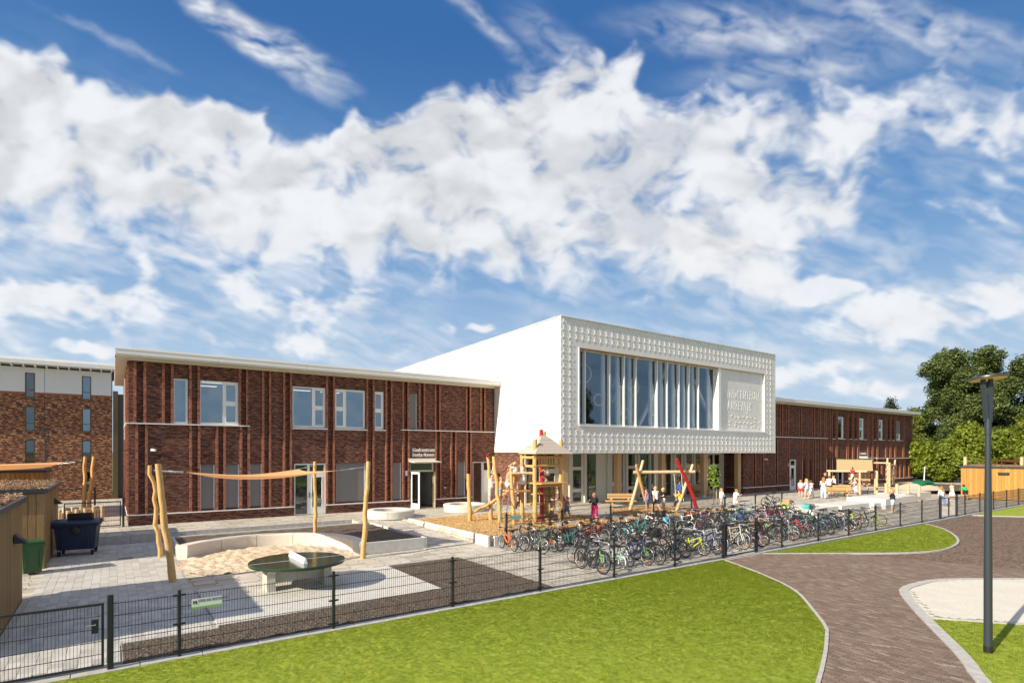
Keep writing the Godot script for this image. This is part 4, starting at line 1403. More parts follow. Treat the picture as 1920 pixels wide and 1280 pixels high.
func make_far_building() -> void:
	var h := thing("apartment_block", "mottled brown brick apartment block with white top storey and gold window frames, far left", "building")
	var z := -25.0
	var holes := []
	var wx := [[-6.17, -5.56], [-2.66, -2.05], [-9.7, -9.1]]
	var wy := [[7.78, 9.70], [5.17, 7.08], [2.65, 4.48], [0.1, 1.95]]
	for a in wx:
		for b in wy:
			holes.append([a[0], a[1], b[0], b[1], -1.0])
	part("brick_wall", facade(-24.0, -0.64, -0.42, 8.02, z, 0.4, holes), M.mottled_brick, h)
	var top := []
	for a in wx:
		top.append([a[0], a[1], 7.78, 9.70, -1.0])
	part("white_wall", facade(-24.0, -0.7, 8.19, 10.1, z + 0.02, 0.4, top), M.white_plaster, h)
	var sc := facade(-24.0, -0.64, 8.02, 8.19, z + 0.025, 0.4, top)
	part("soldier_course", sc, M.header_brick, h)
	part("end_wall", MB_box(Vector3(-1.05, -0.42, -37.0), Vector3(-0.641, 10.1, z - 0.41)), M.mottled_brick, h)
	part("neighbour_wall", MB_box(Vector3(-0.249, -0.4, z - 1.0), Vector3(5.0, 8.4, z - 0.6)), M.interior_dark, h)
	part("corner_trim", MB_box(Vector3(-0.6, -0.4, z - 0.3), Vector3(-0.25, 8.6, z + 0.02)), M.gold_frame, h)
	for a in wx:
		for b in wy:
			var y := lerpf(b[0], b[1], 0.32)
			window(h, a[0], a[1], b[0], b[1], z - 0.08, [[a[0] + 0.08, a[1] - 0.08, b[0] + 0.08, y - 0.03], [a[0] + 0.08, a[1] - 0.08, y + 0.03, b[1] - 0.07]], M.sky_pane if a[0] > -3 else M.dark_pane, M.gold_frame)
			part("window_sill", MB_box(Vector3(a[0] - 0.04, b[0] - 0.06, z - 0.1), Vector3(a[1] + 0.04, b[0] - 0.002, z + 0.06)), M.gold_frame, h)
	part("joint", MB_box(Vector3(-5.0, -0.3, z), Vector3(-4.985, 10.1, z + 0.028)), M.black, h)
	part("eaves", MB_box(Vector3(-24.0, 10.28, z - 1.0), Vector3(-0.2, 10.55, z + 1.0)), M.white_metal, h)
	for i in 34:
		var x := -23.5 + i * 0.69
		part("bracket", MB_box(Vector3(x, 10.1, z + 0.03), Vector3(x + 0.08, 10.278, z + 0.85)), M.white_metal, h)
	part("roof", MB_box(Vector3(-24.0, 10.56, z - 11.0), Vector3(-0.5, 10.75, z - 0.6)), M.bark, h)
	part("ridge", MB_box(Vector3(-24.0, 10.75, z - 0.9), Vector3(-0.4, 10.95, z - 0.5)), M.white_metal, h)
	for i in 30:
		var x := -23.4 + i * 0.75
		part("roof_bracket", MB_box(Vector3(x, 10.56, z - 0.55), Vector3(x + 0.05, 10.74, z - 0.45)), M.white_metal, h)
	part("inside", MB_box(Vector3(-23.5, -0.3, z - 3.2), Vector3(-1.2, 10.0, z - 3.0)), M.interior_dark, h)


# ---------------------------------------------------------------- sheds, far things
func planks(house: Node, a: Vector2, b: Vector2, y0: float, y1: float, w: float, gap: float, kind: String, called := "plank", out := 0.022) -> void:
	var d := (b - a).normalized()
	var nn := Vector2(-d.y, d.x)          # outwards to the right of the way from b to a
	var L := a.distance_to(b)
	var n := int(L / w)
	var mats := [M[kind], M[kind + "_pale"], M[kind + "_mid"], M[kind + "_warm"]]
	var m := MB.new()
	m.cbox(Vector3(-w / 2 + gap / 2, y0, -out), Vector3(w / 2 - gap / 2, y1, 0.0), minf(0.006, w * 0.12))
	var mesh := m.mesh()
	for i in n:
		var o := part(called, mesh, mats[rng.randi() % 4], house)
		var c := a + d * (L * (i + 0.5) / n)
		o.transform = Transform3D(Basis(Vector3(d.x, 0, d.y), Vector3.UP, Vector3(nn.x, 0, nn.y)).orthonormalized(), Vector3(c.x, rng.randf_range(-0.004, 0.004), c.y) + Vector3(nn.x, 0, nn.y) * (out + rng.randf_range(0, 0.003)))


func wall_lamp(called: String, p: Vector3, turn: float, label: String, s := 1.0) -> void:
	var m := MB.new()
	var w := 0.16 * s
	var h := 0.2 * s
	var d := 0.24 * s
	m.quad(Vector3(-w, 0, 0), Vector3(w, 0, 0), Vector3(w, 0, d), Vector3(-w, 0, d))
	m.quad(Vector3(-w, 0, d), Vector3(w, 0, d), Vector3(w, h, 0.03), Vector3(-w, h, 0.03))
	m.quad(Vector3(-w, h, 0.03), Vector3(w, h, 0.03), Vector3(w, h, 0), Vector3(-w, h, 0))
	m.quad(Vector3(-w, 0, 0), Vector3(-w, 0, d), Vector3(-w, h, 0.03), Vector3(-w, h, 0))
	m.quad(Vector3(w, 0, d), Vector3(w, 0, 0), Vector3(w, h, 0), Vector3(w, h, 0.03))
	m.quad(Vector3(w, 0, 0), Vector3(-w, 0, 0), Vector3(-w, h, 0), Vector3(w, h, 0))
	var o := part(called, m, M.lamp_grey)
	o.position = p
	o.rotation.y = turn
	tag(o, label, "wall lamp")


func sedum_roof(house: Node, x0: float, x1: float, z0: float, z1: float, y: float, count: int) -> void:
	part("roof_tray", MB_box(Vector3(x0 - 0.02, y - 0.1, z0 - 0.02), Vector3(x1 + 0.02, y, z1 + 0.02)), M.anthracite, house)
	var m := MB.new()
	for e in [[x0 - 0.12, z0 - 0.12, x1 + 0.12, z0 - 0.02], [x0 - 0.12, z1 + 0.02, x1 + 0.12, z1 + 0.12], [x0 - 0.12, z0 - 0.019, x0 - 0.021, z1 + 0.019], [x1 + 0.021, z0 - 0.019, x1 + 0.12, z1 + 0.019]]:
		m.box(Vector3(e[0], y - 0.07, e[1]), Vector3(e[2], y + 0.06, e[3]))
	part("roof_edge", m, M.lamp_grey, house)
	var t := MB.new()
	for i in 9:
		var a := rng.randf() * TAU
		var o := Vector3(cos(a) * rng.randf() * 0.07, 0, sin(a) * rng.randf() * 0.07)
		var h := rng.randf_range(0.04, 0.14)
		t.tube([o, o + Vector3(rng.randf_range(-0.02, 0.02), h, rng.randf_range(-0.02, 0.02))], [0.004], 3, false)
		var q := o + Vector3(0, h, 0)
		for k in 3:
			var b := rng.randf() * TAU
			t.tri(q, q + Vector3(cos(b) * 0.03, 0.015, sin(b) * 0.03), q + Vector3(cos(b + 1.2) * 0.03, 0.02, sin(b + 1.2) * 0.03))
	var where := []
	var tints := []
	for i in count:
		where.append(Transform3D(Basis(Vector3.UP, rng.randf() * TAU).scaled(Vector3.ONE * rng.randf_range(0.7, 1.4)), Vector3(rng.randf_range(x0, x1), y - 0.01, rng.randf_range(z0, z1))))
		tints.append(Color(0.42, 0.24, 0.14).lerp(Color(0.55, 0.38, 0.24), rng.randf()) * rng.randf_range(0.7, 1.1))
	multi("sedum_cover", t.mesh(), M.tint, where, tints, house)


func make_sheds() -> void:
	# near shed, narrow slats
	var s := thing("timber_shed", "timber shed of narrow vertical slats with planted roof, nearest at the left edge", "shed")
	part("carcass", MB_box(Vector3(-6.3, -0.4, 13.25), Vector3(-2.56, 2.2, 18.35)), M.black, s)
	planks(s, Vector2(-2.55, 18.37), Vector2(-2.55, 13.22), -0.34, 2.2, 0.062, 0.012, "clad_brown", "slat", 0.03)
	planks(s, Vector2(-2.55, 13.24), Vector2(-6.3, 13.24), -0.34, 2.2, 0.145, 0.006, "clad_brown")
	planks(s, Vector2(-6.3, 18.36), Vector2(-2.55, 18.36), -0.34, 2.2, 0.145, 0.006, "clad_brown")
	sedum_roof(s, -6.3, -2.55, 13.24, 18.36, 2.3, 1500)
	part("base_kerb", MB_box(Vector3(-2.5, -0.4, 13.2), Vector3(-2.4, -0.3, 19.6)), M.kerb_grey, s)
	wall_lamp("wall_lamp", Vector3(-2.5, 1.35, 14.75), PI / 2, "wedge shaped dark wall lamp on the near slatted shed")
	# middle shed, wide planks
	s = thing("timber_shed", "brown plank shed with planted roof behind the green wheeled bin", "shed")
	part("carcass", MB_box(Vector3(-7.0, -0.4, 2.6), Vector3(-2.5, 2.15, 8.2)), M.black, s)
	planks(s, Vector2(-7.0, 8.22), Vector2(-2.46, 8.22), -0.34, 2.16, 0.2, 0.008, "clad_brown")
	planks(s, Vector2(-2.48, 8.24), Vector2(-2.48, 2.5), -0.34, 2.16, 0.2, 0.008, "clad_brown")
	sedum_roof(s, -7.0, -2.46, 2.5, 8.26, 2.24, 1800)
	wall_lamp("wall_lamp", Vector3(-2.44, 1.5, 4.3), PI / 2, "wedge shaped dark wall lamp on the plank shed beside the blue container")
	# a third one behind, seen over the roof of the second
	s = thing("timber_shed", "small plank shed seen over the planted roofs, below the left shade sail", "shed")
	part("carcass", MB_box(Vector3(-11.0, -0.4, -12.5), Vector3(-3.85, 2.35, -9.05)), M.black, s)
	planks(s, Vector2(-11.0, -9.03), Vector2(-3.8, -9.03), -0.34, 2.38, 0.2, 0.008, "clad_brown")
	planks(s, Vector2(-3.8, -9.03), Vector2(-3.8, -12.5), -0.34, 2.38, 0.2, 0.008, "clad_brown")
	part("roof", MB_box(Vector3(-11.1, 2.38, -12.6), Vector3(-3.7, 2.5, -8.95)), M.anthracite, s)
	var wl := part("wall_lamp", MB_box(Vector3(-7.2, 2.0, -9.0), Vector3(-6.5, 2.12, -8.8)), M.lamp_grey)
	tag(wl, "flat grey wall lamp on the small shed under the left sail", "wall lamp")
	# shed on the right, sunlit
	s = thing("timber_shed", "sunlit orange plank shed with a brown planted roof at the right edge", "shed")
	part("carcass", MB_box(Vector3(57.9, -0.4, 15.5), Vector3(63.0, 2.2, 24.0)), M.black, s)
	planks(s, Vector2(57.9, 15.42), Vector2(57.9, 24.0), -0.3, 2.24, 0.19, 0.006, "clad_orange")
	planks(s, Vector2(63.0, 15.44), Vector2(57.9, 15.44), -0.3, 2.24, 0.19, 0.006, "clad_orange")
	sedum_roof(s, 57.9, 63.0, 15.42, 24.0, 2.3, 1500)
	wl = part("wall_lamp", MB_box(Vector3(57.62, 1.78, 17.9), Vector3(57.87, 1.9, 18.6)), M.lamp_grey)
	tag(wl, "flat grey wall lamp on the sunlit orange shed", "wall lamp")


# ---------------------------------------------------------------- trees
func leaf_clump(n: int, r: float, l: float, sd: int) -> MB:
	var g := RandomNumberGenerator.new()
	g.seed = sd
	var m := MB.new()
	for i in n:
		var d := Vector3(g.randf_range(-1, 1), g.randf_range(-1, 1), g.randf_range(-1, 1))
		if d.length() > 1.0:
			d = d.normalized()
		var p := d * r
		var up := (d.normalized() + Vector3(g.randf_range(-0.7, 0.7), g.randf_range(0.0, 1.0), g.randf_range(-0.7, 0.7))).normalized()
		var s := up.cross(Vector3(g.randf_range(-1, 1), g.randf_range(-1, 1), g.randf_range(-1, 1))).normalized()
		var t := up.cross(s)
		var w := l * g.randf_range(0.7, 1.25)
		var k := g.randf_range(0.8, 1.2)
		m.col = Color(k, k, k)
		m.trin(p - t * w * 0.5, p + s * w * 0.34 + up * w * 0.08, p + t * w * 0.6, up, up, up)
		m.trin(p - t * w * 0.5, p + t * w * 0.6, p - s * w * 0.34 + up * w * 0.08, up, up, up)
	return m


func tree(called: String, label: String, at: Vector3, h: float, lobes: Array, count: int, leaf: float, dark: Color, pale: Color, sd: int, trunk_r := 0.35, category := "tree", group := "") -> Node3D:
	# lobes: [centre offset, radii]; leaves sit in clumps on the lobes' outer shell
	var o := thing(called, label, category, at, 0.0, group)
	var g := RandomNumberGenerator.new()
	g.seed = sd
	var f := FastNoiseLite.new()
	f.seed = sd
	f.frequency = 0.35
	var m := MB.new()
	m.tube([Vector3(0, -0.1, 0), Vector3(0.1, h * 0.2, 0.05), Vector3(0, h * 0.45, 0), Vector3(0.1, h * 0.75, 0)], [trunk_r * 1.3, trunk_r, trunk_r * 0.7, trunk_r * 0.2], 9, false)
	for i in mini(14, lobes.size() * 2):
		var L: Array = lobes[i % lobes.size()]
		var b: Vector3 = L[0] + Vector3(g.randf_range(-0.4, 0.4), g.randf_range(-0.3, 0.3), g.randf_range(-0.4, 0.4)) * L[1]
		var a := Vector3(0, clampf(b.y * 0.6, h * 0.12, h * 0.6), 0)
		m.tube([a, a.lerp(b, 0.5) + Vector3(0, -0.4, 0), b], [trunk_r * 0.45, trunk_r * 0.28, trunk_r * 0.08], 6, false)
	part("trunk", m, M.bark, o)
	var where := []
	var tints := []
	var tot := 0.0
	for L in lobes:
		tot += L[1].x * L[1].y
	for L in lobes:
		var k := int(count * L[1].x * L[1].y / tot)
		for i in k:
			var d := Vector3(g.randfn(), g.randfn(), g.randfn()).normalized()
			var rr := pow(g.randf(), 0.38)
			var p: Vector3 = L[0] + d * L[1] * rr * (1.0 + 0.22 * f.get_noise_3d(d.x * 6 + L[0].x, d.y * 6 + L[0].y, d.z * 6))
			if f.get_noise_3d(p.x * 2.2, p.y * 2.2, p.z * 2.2) < -0.16:
				continue
			var s := g.randf_range(0.7, 1.25)
			where.append(Transform3D(Basis.from_euler(Vector3(g.randf_range(-0.6, 0.6), g.randf() * TAU, g.randf_range(-0.6, 0.6))).scaled(Vector3.ONE * s), p))
			tints.append(dark.lerp(pale, clampf(0.5 + 0.8 * f.get_noise_3d(p.x * 1.5 + 50, p.y * 1.5, p.z * 1.5) + g.randf_range(-0.35, 0.35), 0, 1)))
	multi("crown", leaf_clump(11, leaf * 1.6, leaf, sd).mesh(), M.leaf, where, tints, o)
	return o


func lobe_set(sd: int, h0: float, h1: float, r: float, n: int, lobe: float) -> Array:
	var g := RandomNumberGenerator.new()
	g.seed = sd
	var o := []
	for i in n:
		var t := (i + 0.5) / n
		var y := lerpf(h0, h1, t)
		var a := i * 2.4
		var w := r * sqrt(maxf(0.0, 1.0 - pow(absf(t - 0.4) / 0.68, 2.2)))
		var q := w * g.randf_range(0.35, 0.85)
		var l := lobe * g.randf_range(0.75, 1.2)
		o.append([Vector3(cos(a) * q, y, sin(a) * q), Vector3(l, l * 0.8, l)])
	o.append([Vector3(0, lerpf(h0, h1, 0.45), 0), Vector3(r * 0.55, (h1 - h0) * 0.42, r * 0.55)])
	return o


func make_trees() -> void:
	var dk := Color(0.055, 0.088, 0.02)
	var pl := Color(0.18, 0.225, 0.065)
	tree("oak_tree", "tall dark green oak behind the right end of the school", Vector3(106, -0.4, 3.5), 19.5, lobe_set(5, 5.0, 18.4, 8.6, 24, 2.3), 15000, 0.32, dk, pl, 5, 0.5)
	tree("oak_tree", "tall dark green oak cut by the right edge, beside the lamp post", Vector3(124, -0.4, 12), 17.5, lobe_set(9, 4.0, 16.6, 7.0, 18, 2.3), 10000, 0.32, dk, pl, 9, 0.5)
	tree("poplar_tree", "slim yellowish green tree beside the end wall of the school", Vector3(93.5, -0.4, -1.0), 11.0, [[Vector3(0, 4.5, 0), Vector3(1.7, 3.2, 1.7)], [Vector3(0.4, 8, 0.3), Vector3(1.1, 2.2, 1.1)], [Vector3(-0.8, 2.2, 0.8), Vector3(1.5, 1.6, 1.5)]], 1700, 0.32, Color(0.10, 0.14, 0.02), Color(0.20, 0.22, 0.03), 13, 0.16)
	tree("conifer_tree", "small pointed conifer whose tip shows over the school roof", Vector3(112, -0.4, -10.5), 13.2, [[Vector3(0, 6, 0), Vector3(2.6, 5.0, 2.6)], [Vector3(0, 10.2, 0), Vector3(1.6, 2.4, 1.6)], [Vector3(0, 12.0, 0), Vector3(0.8, 1.6, 0.8)]], 1500, 0.3, Color(0.03, 0.05, 0.02), Color(0.07, 0.09, 0.03), 17, 0.25)
	var lt := Color(0.12, 0.17, 0.012)
	var lp := Color(0.28, 0.33, 0.03)
	var spots := [[79.5, 6.4, 5.6, 3.4], [81.5, 10.5, 7.2, 4.0], [82.5, 15.5, 8.4, 4.4], [85, 21, 8.6, 4.6], [88, 27, 8.0, 4.5]]
	var what := ["light green round tree nearest the school's right end", "light green round tree left of the lamp post", "light green round tree straight behind the lamp post", "light green round tree behind the orange shed", "light green round tree cut by the right edge"]
	for i in spots.size():
		var s: Array = spots[i]
		tree("round_tree", what[i], Vector3(s[0], -0.4, s[1]), s[2], lobe_set(30 + i, 1.4, s[2] - 1.1, s[3], 13, 1.55), 3600, 0.26, lt, lp, 30 + i, 0.2, "tree", "light green trees behind the right shed")
	# hedges closing the far side of the playground
	var hd := [[86, -3.0, 3.4, 3.2], [88.5, 3.5, 3.0, 3.0], [90.5, 9, 3.4, 3.0], [94, 16, 3.6, 3.4]]
	for i in hd.size():
		var s: Array = hd[i]
		tree("tall_shrub", "dark shrub %s beyond the far playground fence" % ["hugging the end wall of the school", "second from the school's end wall", "third from the school's end wall", "farthest right"][i], Vector3(s[0], -0.4, s[1]), s[2], [[Vector3(0, 1.5, 0), Vector3(s[3], 1.6, s[3])], [Vector3(1, 2.4, 2), Vector3(2, 1.2, 2)], [Vector3(-1, 2.1, -2), Vector3(2, 1.3, 2)]], 1300, 0.28, Color(0.03, 0.055, 0.012), Color(0.075, 0.11, 0.02), 50 + i, 0.12, "shrub", "shrubs beyond the far fence")
	# trees across the street, seen only as reflections in the hall windows
	tree("street_tree", "dark tree across the street, mirrored in the left end of the hall window", Vector3(66, -0.4, 58), 15.0, lobe_set(71, 4, 14, 6.5, 14, 2.4), 2500, 0.6, dk, pl, 71, 0.45)
	tree("street_tree", "second dark tree across the street, mirrored at the very left of the hall window", Vector3(50, -0.4, 60), 15.0, lobe_set(72, 4, 14, 6.0, 14, 2.4), 2500, 0.6, dk, pl, 72, 0.45)


# ---------------------------------------------------------------- yard furniture
func log_pts(a: Vector3, b: Vector3, wob: float, sd: int, n := 9) -> Array:
	var f := FastNoiseLite.new()
	f.seed = sd
	f.frequency = 0.42
	var o := []
	for i in n:
		var t := float(i) / (n - 1)
		var k := sin(t * PI) * 0.6 + 0.4
		o.append(a.lerp(b, t) + Vector3(f.get_noise_2d(t * 6, 0), 0, f.get_noise_2d(t * 6, 50)) * wob * k)
	return o


func pole(a: Vector3, b: Vector3, r0: float, r1: float, wob: float, sd: int, sides := 10) -> MB:
	var m := MB.new()
	var p := log_pts(a, b, wob, sd, 12)
	var f := FastNoiseLite.new()
	f.seed = sd + 9
	f.frequency = 0.6
	var r := []
	for i in p.size():
		r.append(lerpf(r0, r1, float(i) / (p.size() - 1)) * (1.0 + 0.14 * f.get_noise_1d(i * 2.0)))
	r.append(r[-1] * 0.8)
	p.append(p[-1] + (b - a).normalized() * 0.012)
	m.tube(p, r, sides)
	return m


func sail(called: String, label: String, c: Array, sag: float, mat: Material) -> void:
	# four corners round; edges curve inwards, the middle sags
	var m := MB.new()
	var n := 16
	var P := func(u: float, v: float) -> Vector3:
		var a: Vector3 = c[0].lerp(c[1], u)
		var b: Vector3 = c[3].lerp(c[2], u)
		var p := a.lerp(b, v)
		var mid: Vector3 = (c[0] + c[1] + c[2] + c[3]) / 4
		var eu := 4 * u * (1 - u)
		var ev := 4 * v * (1 - v)
		p = p.lerp(mid, 0.16 * maxf(eu * (1 - ev), ev * (1 - eu)))
		return p - Vector3(0, sag * (eu * 0.55 + ev * 0.2 + 0.25 * eu * ev), 0)
	for i in n:
		for j in n:
			var u := float(i) / n
			var v := float(j) / n
			var d := 1.0 / n
			var a: Vector3 = P.call(u, v)
			var b: Vector3 = P.call(u + d, v)
			var e: Vector3 = P.call(u + d, v + d)
			var g: Vector3 = P.call(u, v + d)
			m.quad(a, b, e, g)
	var o := thing(called, label, "shade sail")
	part("cloth", m, mat, o)
	for k in 4:
		var out: Vector3 = c[4 + k]
		var w := MB.new()
		w.tube([c[k], out], [0.012], 6)
		part("cable", w, M.steel, o)
		w = MB.new()
		var mid: Vector3 = c[k].lerp(out, 0.35)
		w.tube([mid, mid + (out - c[k]).normalized() * 0.16], [0.025], 6)
		part("shackle", w, M.steel, o)


func wheelie_bin() -> void:
	var o := thing("wheeled_bin", "green two-wheeled household bin between the two timber sheds", "bin", Vector3(-2.72, YARD, 9.05), 0.25)
	var m := MB.new()
	var a := [Vector3(-0.22, 0.08, -0.24), Vector3(0.22, 0.08, -0.24), Vector3(0.22, 0.08, 0.24), Vector3(-0.22, 0.08, 0.24)]
	var b := [Vector3(-0.28, 0.98, -0.33), Vector3(0.28, 0.98, -0.33), Vector3(0.28, 0.98, 0.33), Vector3(-0.28, 0.98, 0.33)]
	for k in 4:
		var l := (k + 1) % 4
		m.quad(a[l], a[k], b[k], b[l])
	m.quad(a[0], a[1], a[2], a[3])
	m.box(Vector3(-0.3, 0.92, -0.35), Vector3(0.3, 0.985, 0.35))
	m.box(Vector3(-0.2, 0.25, 0.26), Vector3(-0.16, 0.9, 0.325))
	m.box(Vector3(0.16, 0.25, 0.26), Vector3(0.2, 0.9, 0.325))
	part("body", m, M.bin_green, o)
	m = MB.new()
	m.cbox(Vector3(-0.3, 0.99, -0.36), Vector3(0.3, 1.07, 0.38), 0.03)
	part("lid", m, M.bin_green, o)
	m = MB.new()
	m.tube([Vector3(-0.26, 1.0, -0.42), Vector3(0.26, 1.0, -0.42)], [0.02], 8)
	part("handle", m, M.bin_green, o)
	for s in [-1, 1]:
		m = MB.new()
		m.tube([Vector3(0.2 * s, 0.1, -0.26), Vector3(0.27 * s, 0.1, -0.26)], [0.1], 14)
		part("wheel", m, M.rubber, o)
	part("label_mark", MB_box(Vector3(-0.1, 0.72, 0.3), Vector3(0.06, 0.75, 0.304)), M.white_paint, o)


func container() -> void:
	var o := thing("waste_container", "dark blue four-wheeled waste container with closed lid beside the plank shed", "waste container", Vector3(-1.68, YARD, 5.6), -0.12)
	var m := MB.new()
	var a := [Vector3(-0.56, 0.24, -0.4), Vector3(0.56, 0.24, -0.4), Vector3(0.56, 0.24, 0.4), Vector3(-0.56, 0.24, 0.4)]
	var b := [Vector3(-0.64, 1.1, -0.5), Vector3(0.64, 1.1, -0.5), Vector3(0.64, 1.1, 0.5), Vector3(-0.64, 1.1, 0.5)]
	for k in 4:
		var l := (k + 1) % 4
		m.quad(a[l], a[k], b[k], b[l])
	m.quad(a[0], a[1], a[2], a[3])
	for x in [-0.4, 0.36]:
		m.box(Vector3(x, 0.3, 0.42), Vector3(x + 0.05, 1.08, 0.52))
	m.cbox(Vector3(-0.69, 1.08, -0.54), Vector3(0.69, 1.19, 0.56), 0.03)
	part("body", m, M.bin_blue, o)
	m = MB.new()
	var pts := [Vector3(0, 1.19, 0.58), Vector3(0, 1.27, 0.52), Vector3(0, 1.33, 0.2), Vector3(0, 1.34, -0.2), Vector3(0, 1.27, -0.52), Vector3(0, 1.19, -0.56)]
	for i in pts.size() - 1:
		var p: Vector3 = pts[i]
		var q: Vector3 = pts[i + 1]
		m.quad(p + Vector3(-0.7, 0, 0), p + Vector3(0.7, 0, 0), q + Vector3(0.7, 0, 0), q + Vector3(-0.7, 0, 0))
	for s in [-0.7, 0.7]:
		for i in range(1, pts.size() - 1):
			m.tri(Vector3(s, pts[0].y, pts[0].z), Vector3(s, pts[i + 1].y, pts[i + 1].z), Vector3(s, pts[i].y, pts[i].z))
	m.box(Vector3(-0.72, 1.185, -0.58), Vector3(0.72, 1.22, 0.6))
	part("lid", m, M.bin_blue, o)
	m = MB.new()
	m.xf = Transform3D(Basis(Vector3.RIGHT, PI / 2), Vector3(0.0, 0.95, 0.5))
	m.lathe([Vector2(0.16, 0), Vector2(0.15, 0.05), Vector2(0.06, 0.07), Vector2(0, 0.07)], 18)
	part("lock_plate", m, M.black, o)
	for sx in [-0.5, 0.5]:
		for sz in [-0.38, 0.38]:
			m = MB.new()
			m.tube([Vector3(sx - 0.03, 0.1, sz), Vector3(sx + 0.03, 0.1, sz)], [0.1], 14)
			m.box(Vector3(sx - 0.05, 0.1, sz - 0.03), Vector3(sx - 0.035, 0.25, sz + 0.03))
			m.box(Vector3(sx + 0.035, 0.1, sz - 0.03), Vector3(sx + 0.05, 0.25, sz + 0.03))
			part("castor", m, M.rubber, o)
	var t := thing("planter_box", "black plastic crate lying on the lid of the blue container", "crate", Vector3(-1.6, YARD + 1.345, 5.6), -0.2)
	m = MB.new()
	m.box(Vector3(-0.38, 0, -0.16), Vector3(0.38, 0.015, 0.16))
	for e in [[-0.38, -0.16, 0.38, -0.145], [-0.38, 0.145, 0.38, 0.16], [-0.38, -0.144, -0.365, 0.144], [0.365, -0.144, 0.38, 0.144]]:
		m.box(Vector3(e[0], 0.015, e[1]), Vector3(e[2], 0.2, e[3]))
	part("box", m, M.black, t)


func ping_pong() -> void:
	var o := thing("table_tennis_table", "round dark green concrete table tennis table with white net bar", "table tennis table", Vector3(3.72, YARD, 15.75), 0.02)
	var m := MB.new()
	m.lathe([Vector2(0.0, 0.69), Vector2(1.24, 0.69), Vector2(1.30, 0.70), Vector2(1.30, 0.765), Vector2(1.285, 0.78), Vector2(0.0, 0.78)], 72)
	part("table_top", m, M.table_green, o)
	part("centre_line", MB_box(Vector3(-1.28, 0.781, -0.01), Vector3(1.28, 0.784, 0.01)), M.white_paint, o)
	m = MB.new()
	for s in [1]:
		var a := [Vector3(-0.055, 0.782, -0.76), Vector3(0.055, 0.782, -0.76), Vector3(0.022, 0.935, -0.74), Vector3(-0.022, 0.935, -0.74)]
		var b := []
		for p in a:
			b.append(Vector3(p.x, p.y, -p.z))
		m.quad(b[0], b[1], b[2], b[3])
		m.quad(a[1], a[0], a[3], a[2])
		m.quad(a[0], b[0], b[3], a[3])
		m.quad(b[1], a[1], a[2], b[2])
		m.quad(b[3], b[2], a[2], a[3])
	part("net_bar", m, M.white_paint, o)
	for s in [-1.0, 1.0]:
		m = MB.new()
		# leg: a slab spreading at the top and the foot
		var prof := [[0.0, 0.33], [0.1, 0.31], [0.38, 0.25], [0.5, 0.26], [0.56, 0.30], [0.62, 0.42], [0.69, 0.46]]
		for i in prof.size() - 1:
			var y0: float = prof[i][0]
			var y1: float = prof[i + 1][0]
			var w0: float = prof[i][1]
			var w1: float = prof[i + 1][1]
			var x0: float = 0.78 * s - 0.11
			var x1: float = 0.78 * s + 0.11
			m.quad(Vector3(x0, y0, w0), Vector3(x1, y0, w0), Vector3(x1, y1, w1), Vector3(x0, y1, w1))
			m.quad(Vector3(x1, y0, -w0), Vector3(x0, y0, -w0), Vector3(x0, y1, -w1), Vector3(x1, y1, -w1))
			m.quad(Vector3(x1, y0, w0), Vector3(x1, y0, -w0), Vector3(x1, y1, -w1), Vector3(x1, y1, w1))
			m.quad(Vector3(x0, y0, -w0), Vector3(x0, y0, w0), Vector3(x0, y1, w1), Vector3(x0, y1, -w1))
		part("leg", m, M.table_concrete, o)
	m = MB.new()
	m.box(Vector3(-0.67, 0.22, -0.05), Vector3(0.67, 0.6, 0.05))
	part("stretcher", m, M.table_concrete, o)


func ring_seat(label: String, x: float, z: float, r: float, w: float, h: float, cut: float) -> void:
	var o := thing("ring_bench", label, "bench", Vector3(x, 0.0, z))
	for k in 4:
		var m := MB.new()
		var a0 := cut + TAU * k / 4 + 0.006
		var a1 := cut + TAU * (k + 1) / 4 - 0.006
		arc_block(m, r, w, 0.0, h, a0, a1, 10, 0.03)
		part("segment", m, M.bench_concrete, o)
	var m := MB.new()
	m.disc(Vector3(0, 0.1, 0), r - w, 32)
	part("soil_fill", m, M.soil, o)


func arc_block(m: MB, r: float, w: float, y0: float, y1: float, a0: float, a1: float, n: int, e: float) -> void:
	var prof := [Vector2(r - 0.06, y0), Vector2(r, y1 - e), Vector2(r - e, y1), Vector2(r - w + e, y1), Vector2(r - w, y1 - e), Vector2(r - w + 0.02, y0)]
	for i in n:
		var a := lerpf(a0, a1, float(i) / n)
		var b := lerpf(a0, a1, float(i + 1) / n)
		var da := Vector3(cos(a), 0, sin(a))
		var db := Vector3(cos(b), 0, sin(b))
		for k in prof.size() - 1:
			var p: Vector2 = prof[k]
			var q: Vector2 = prof[k + 1]
			var t := q - p
			var na := (da * t.y - Vector3.UP * t.x).normalized()
			var nb := (db * t.y - Vector3.UP * t.x).normalized()
			m.quadn(db * p.x + Vector3.UP * p.y, da * p.x + Vector3.UP * p.y, da * q.x + Vector3.UP * q.y, db * q.x + Vector3.UP * q.y, nb, na, na, nb)
	for s in 2:
		var a := a0 if s == 0 else a1
		var d := Vector3(cos(a), 0, sin(a))
		var l := []
		for p in prof:
			l.append(d * p.x + Vector3.UP * p.y)
		for k in range(1, l.size() - 1):
			if s == 0:
				m.tri(l[0], l[k], l[k + 1])
			else:
				m.tri(l[0], l[k + 1], l[k])


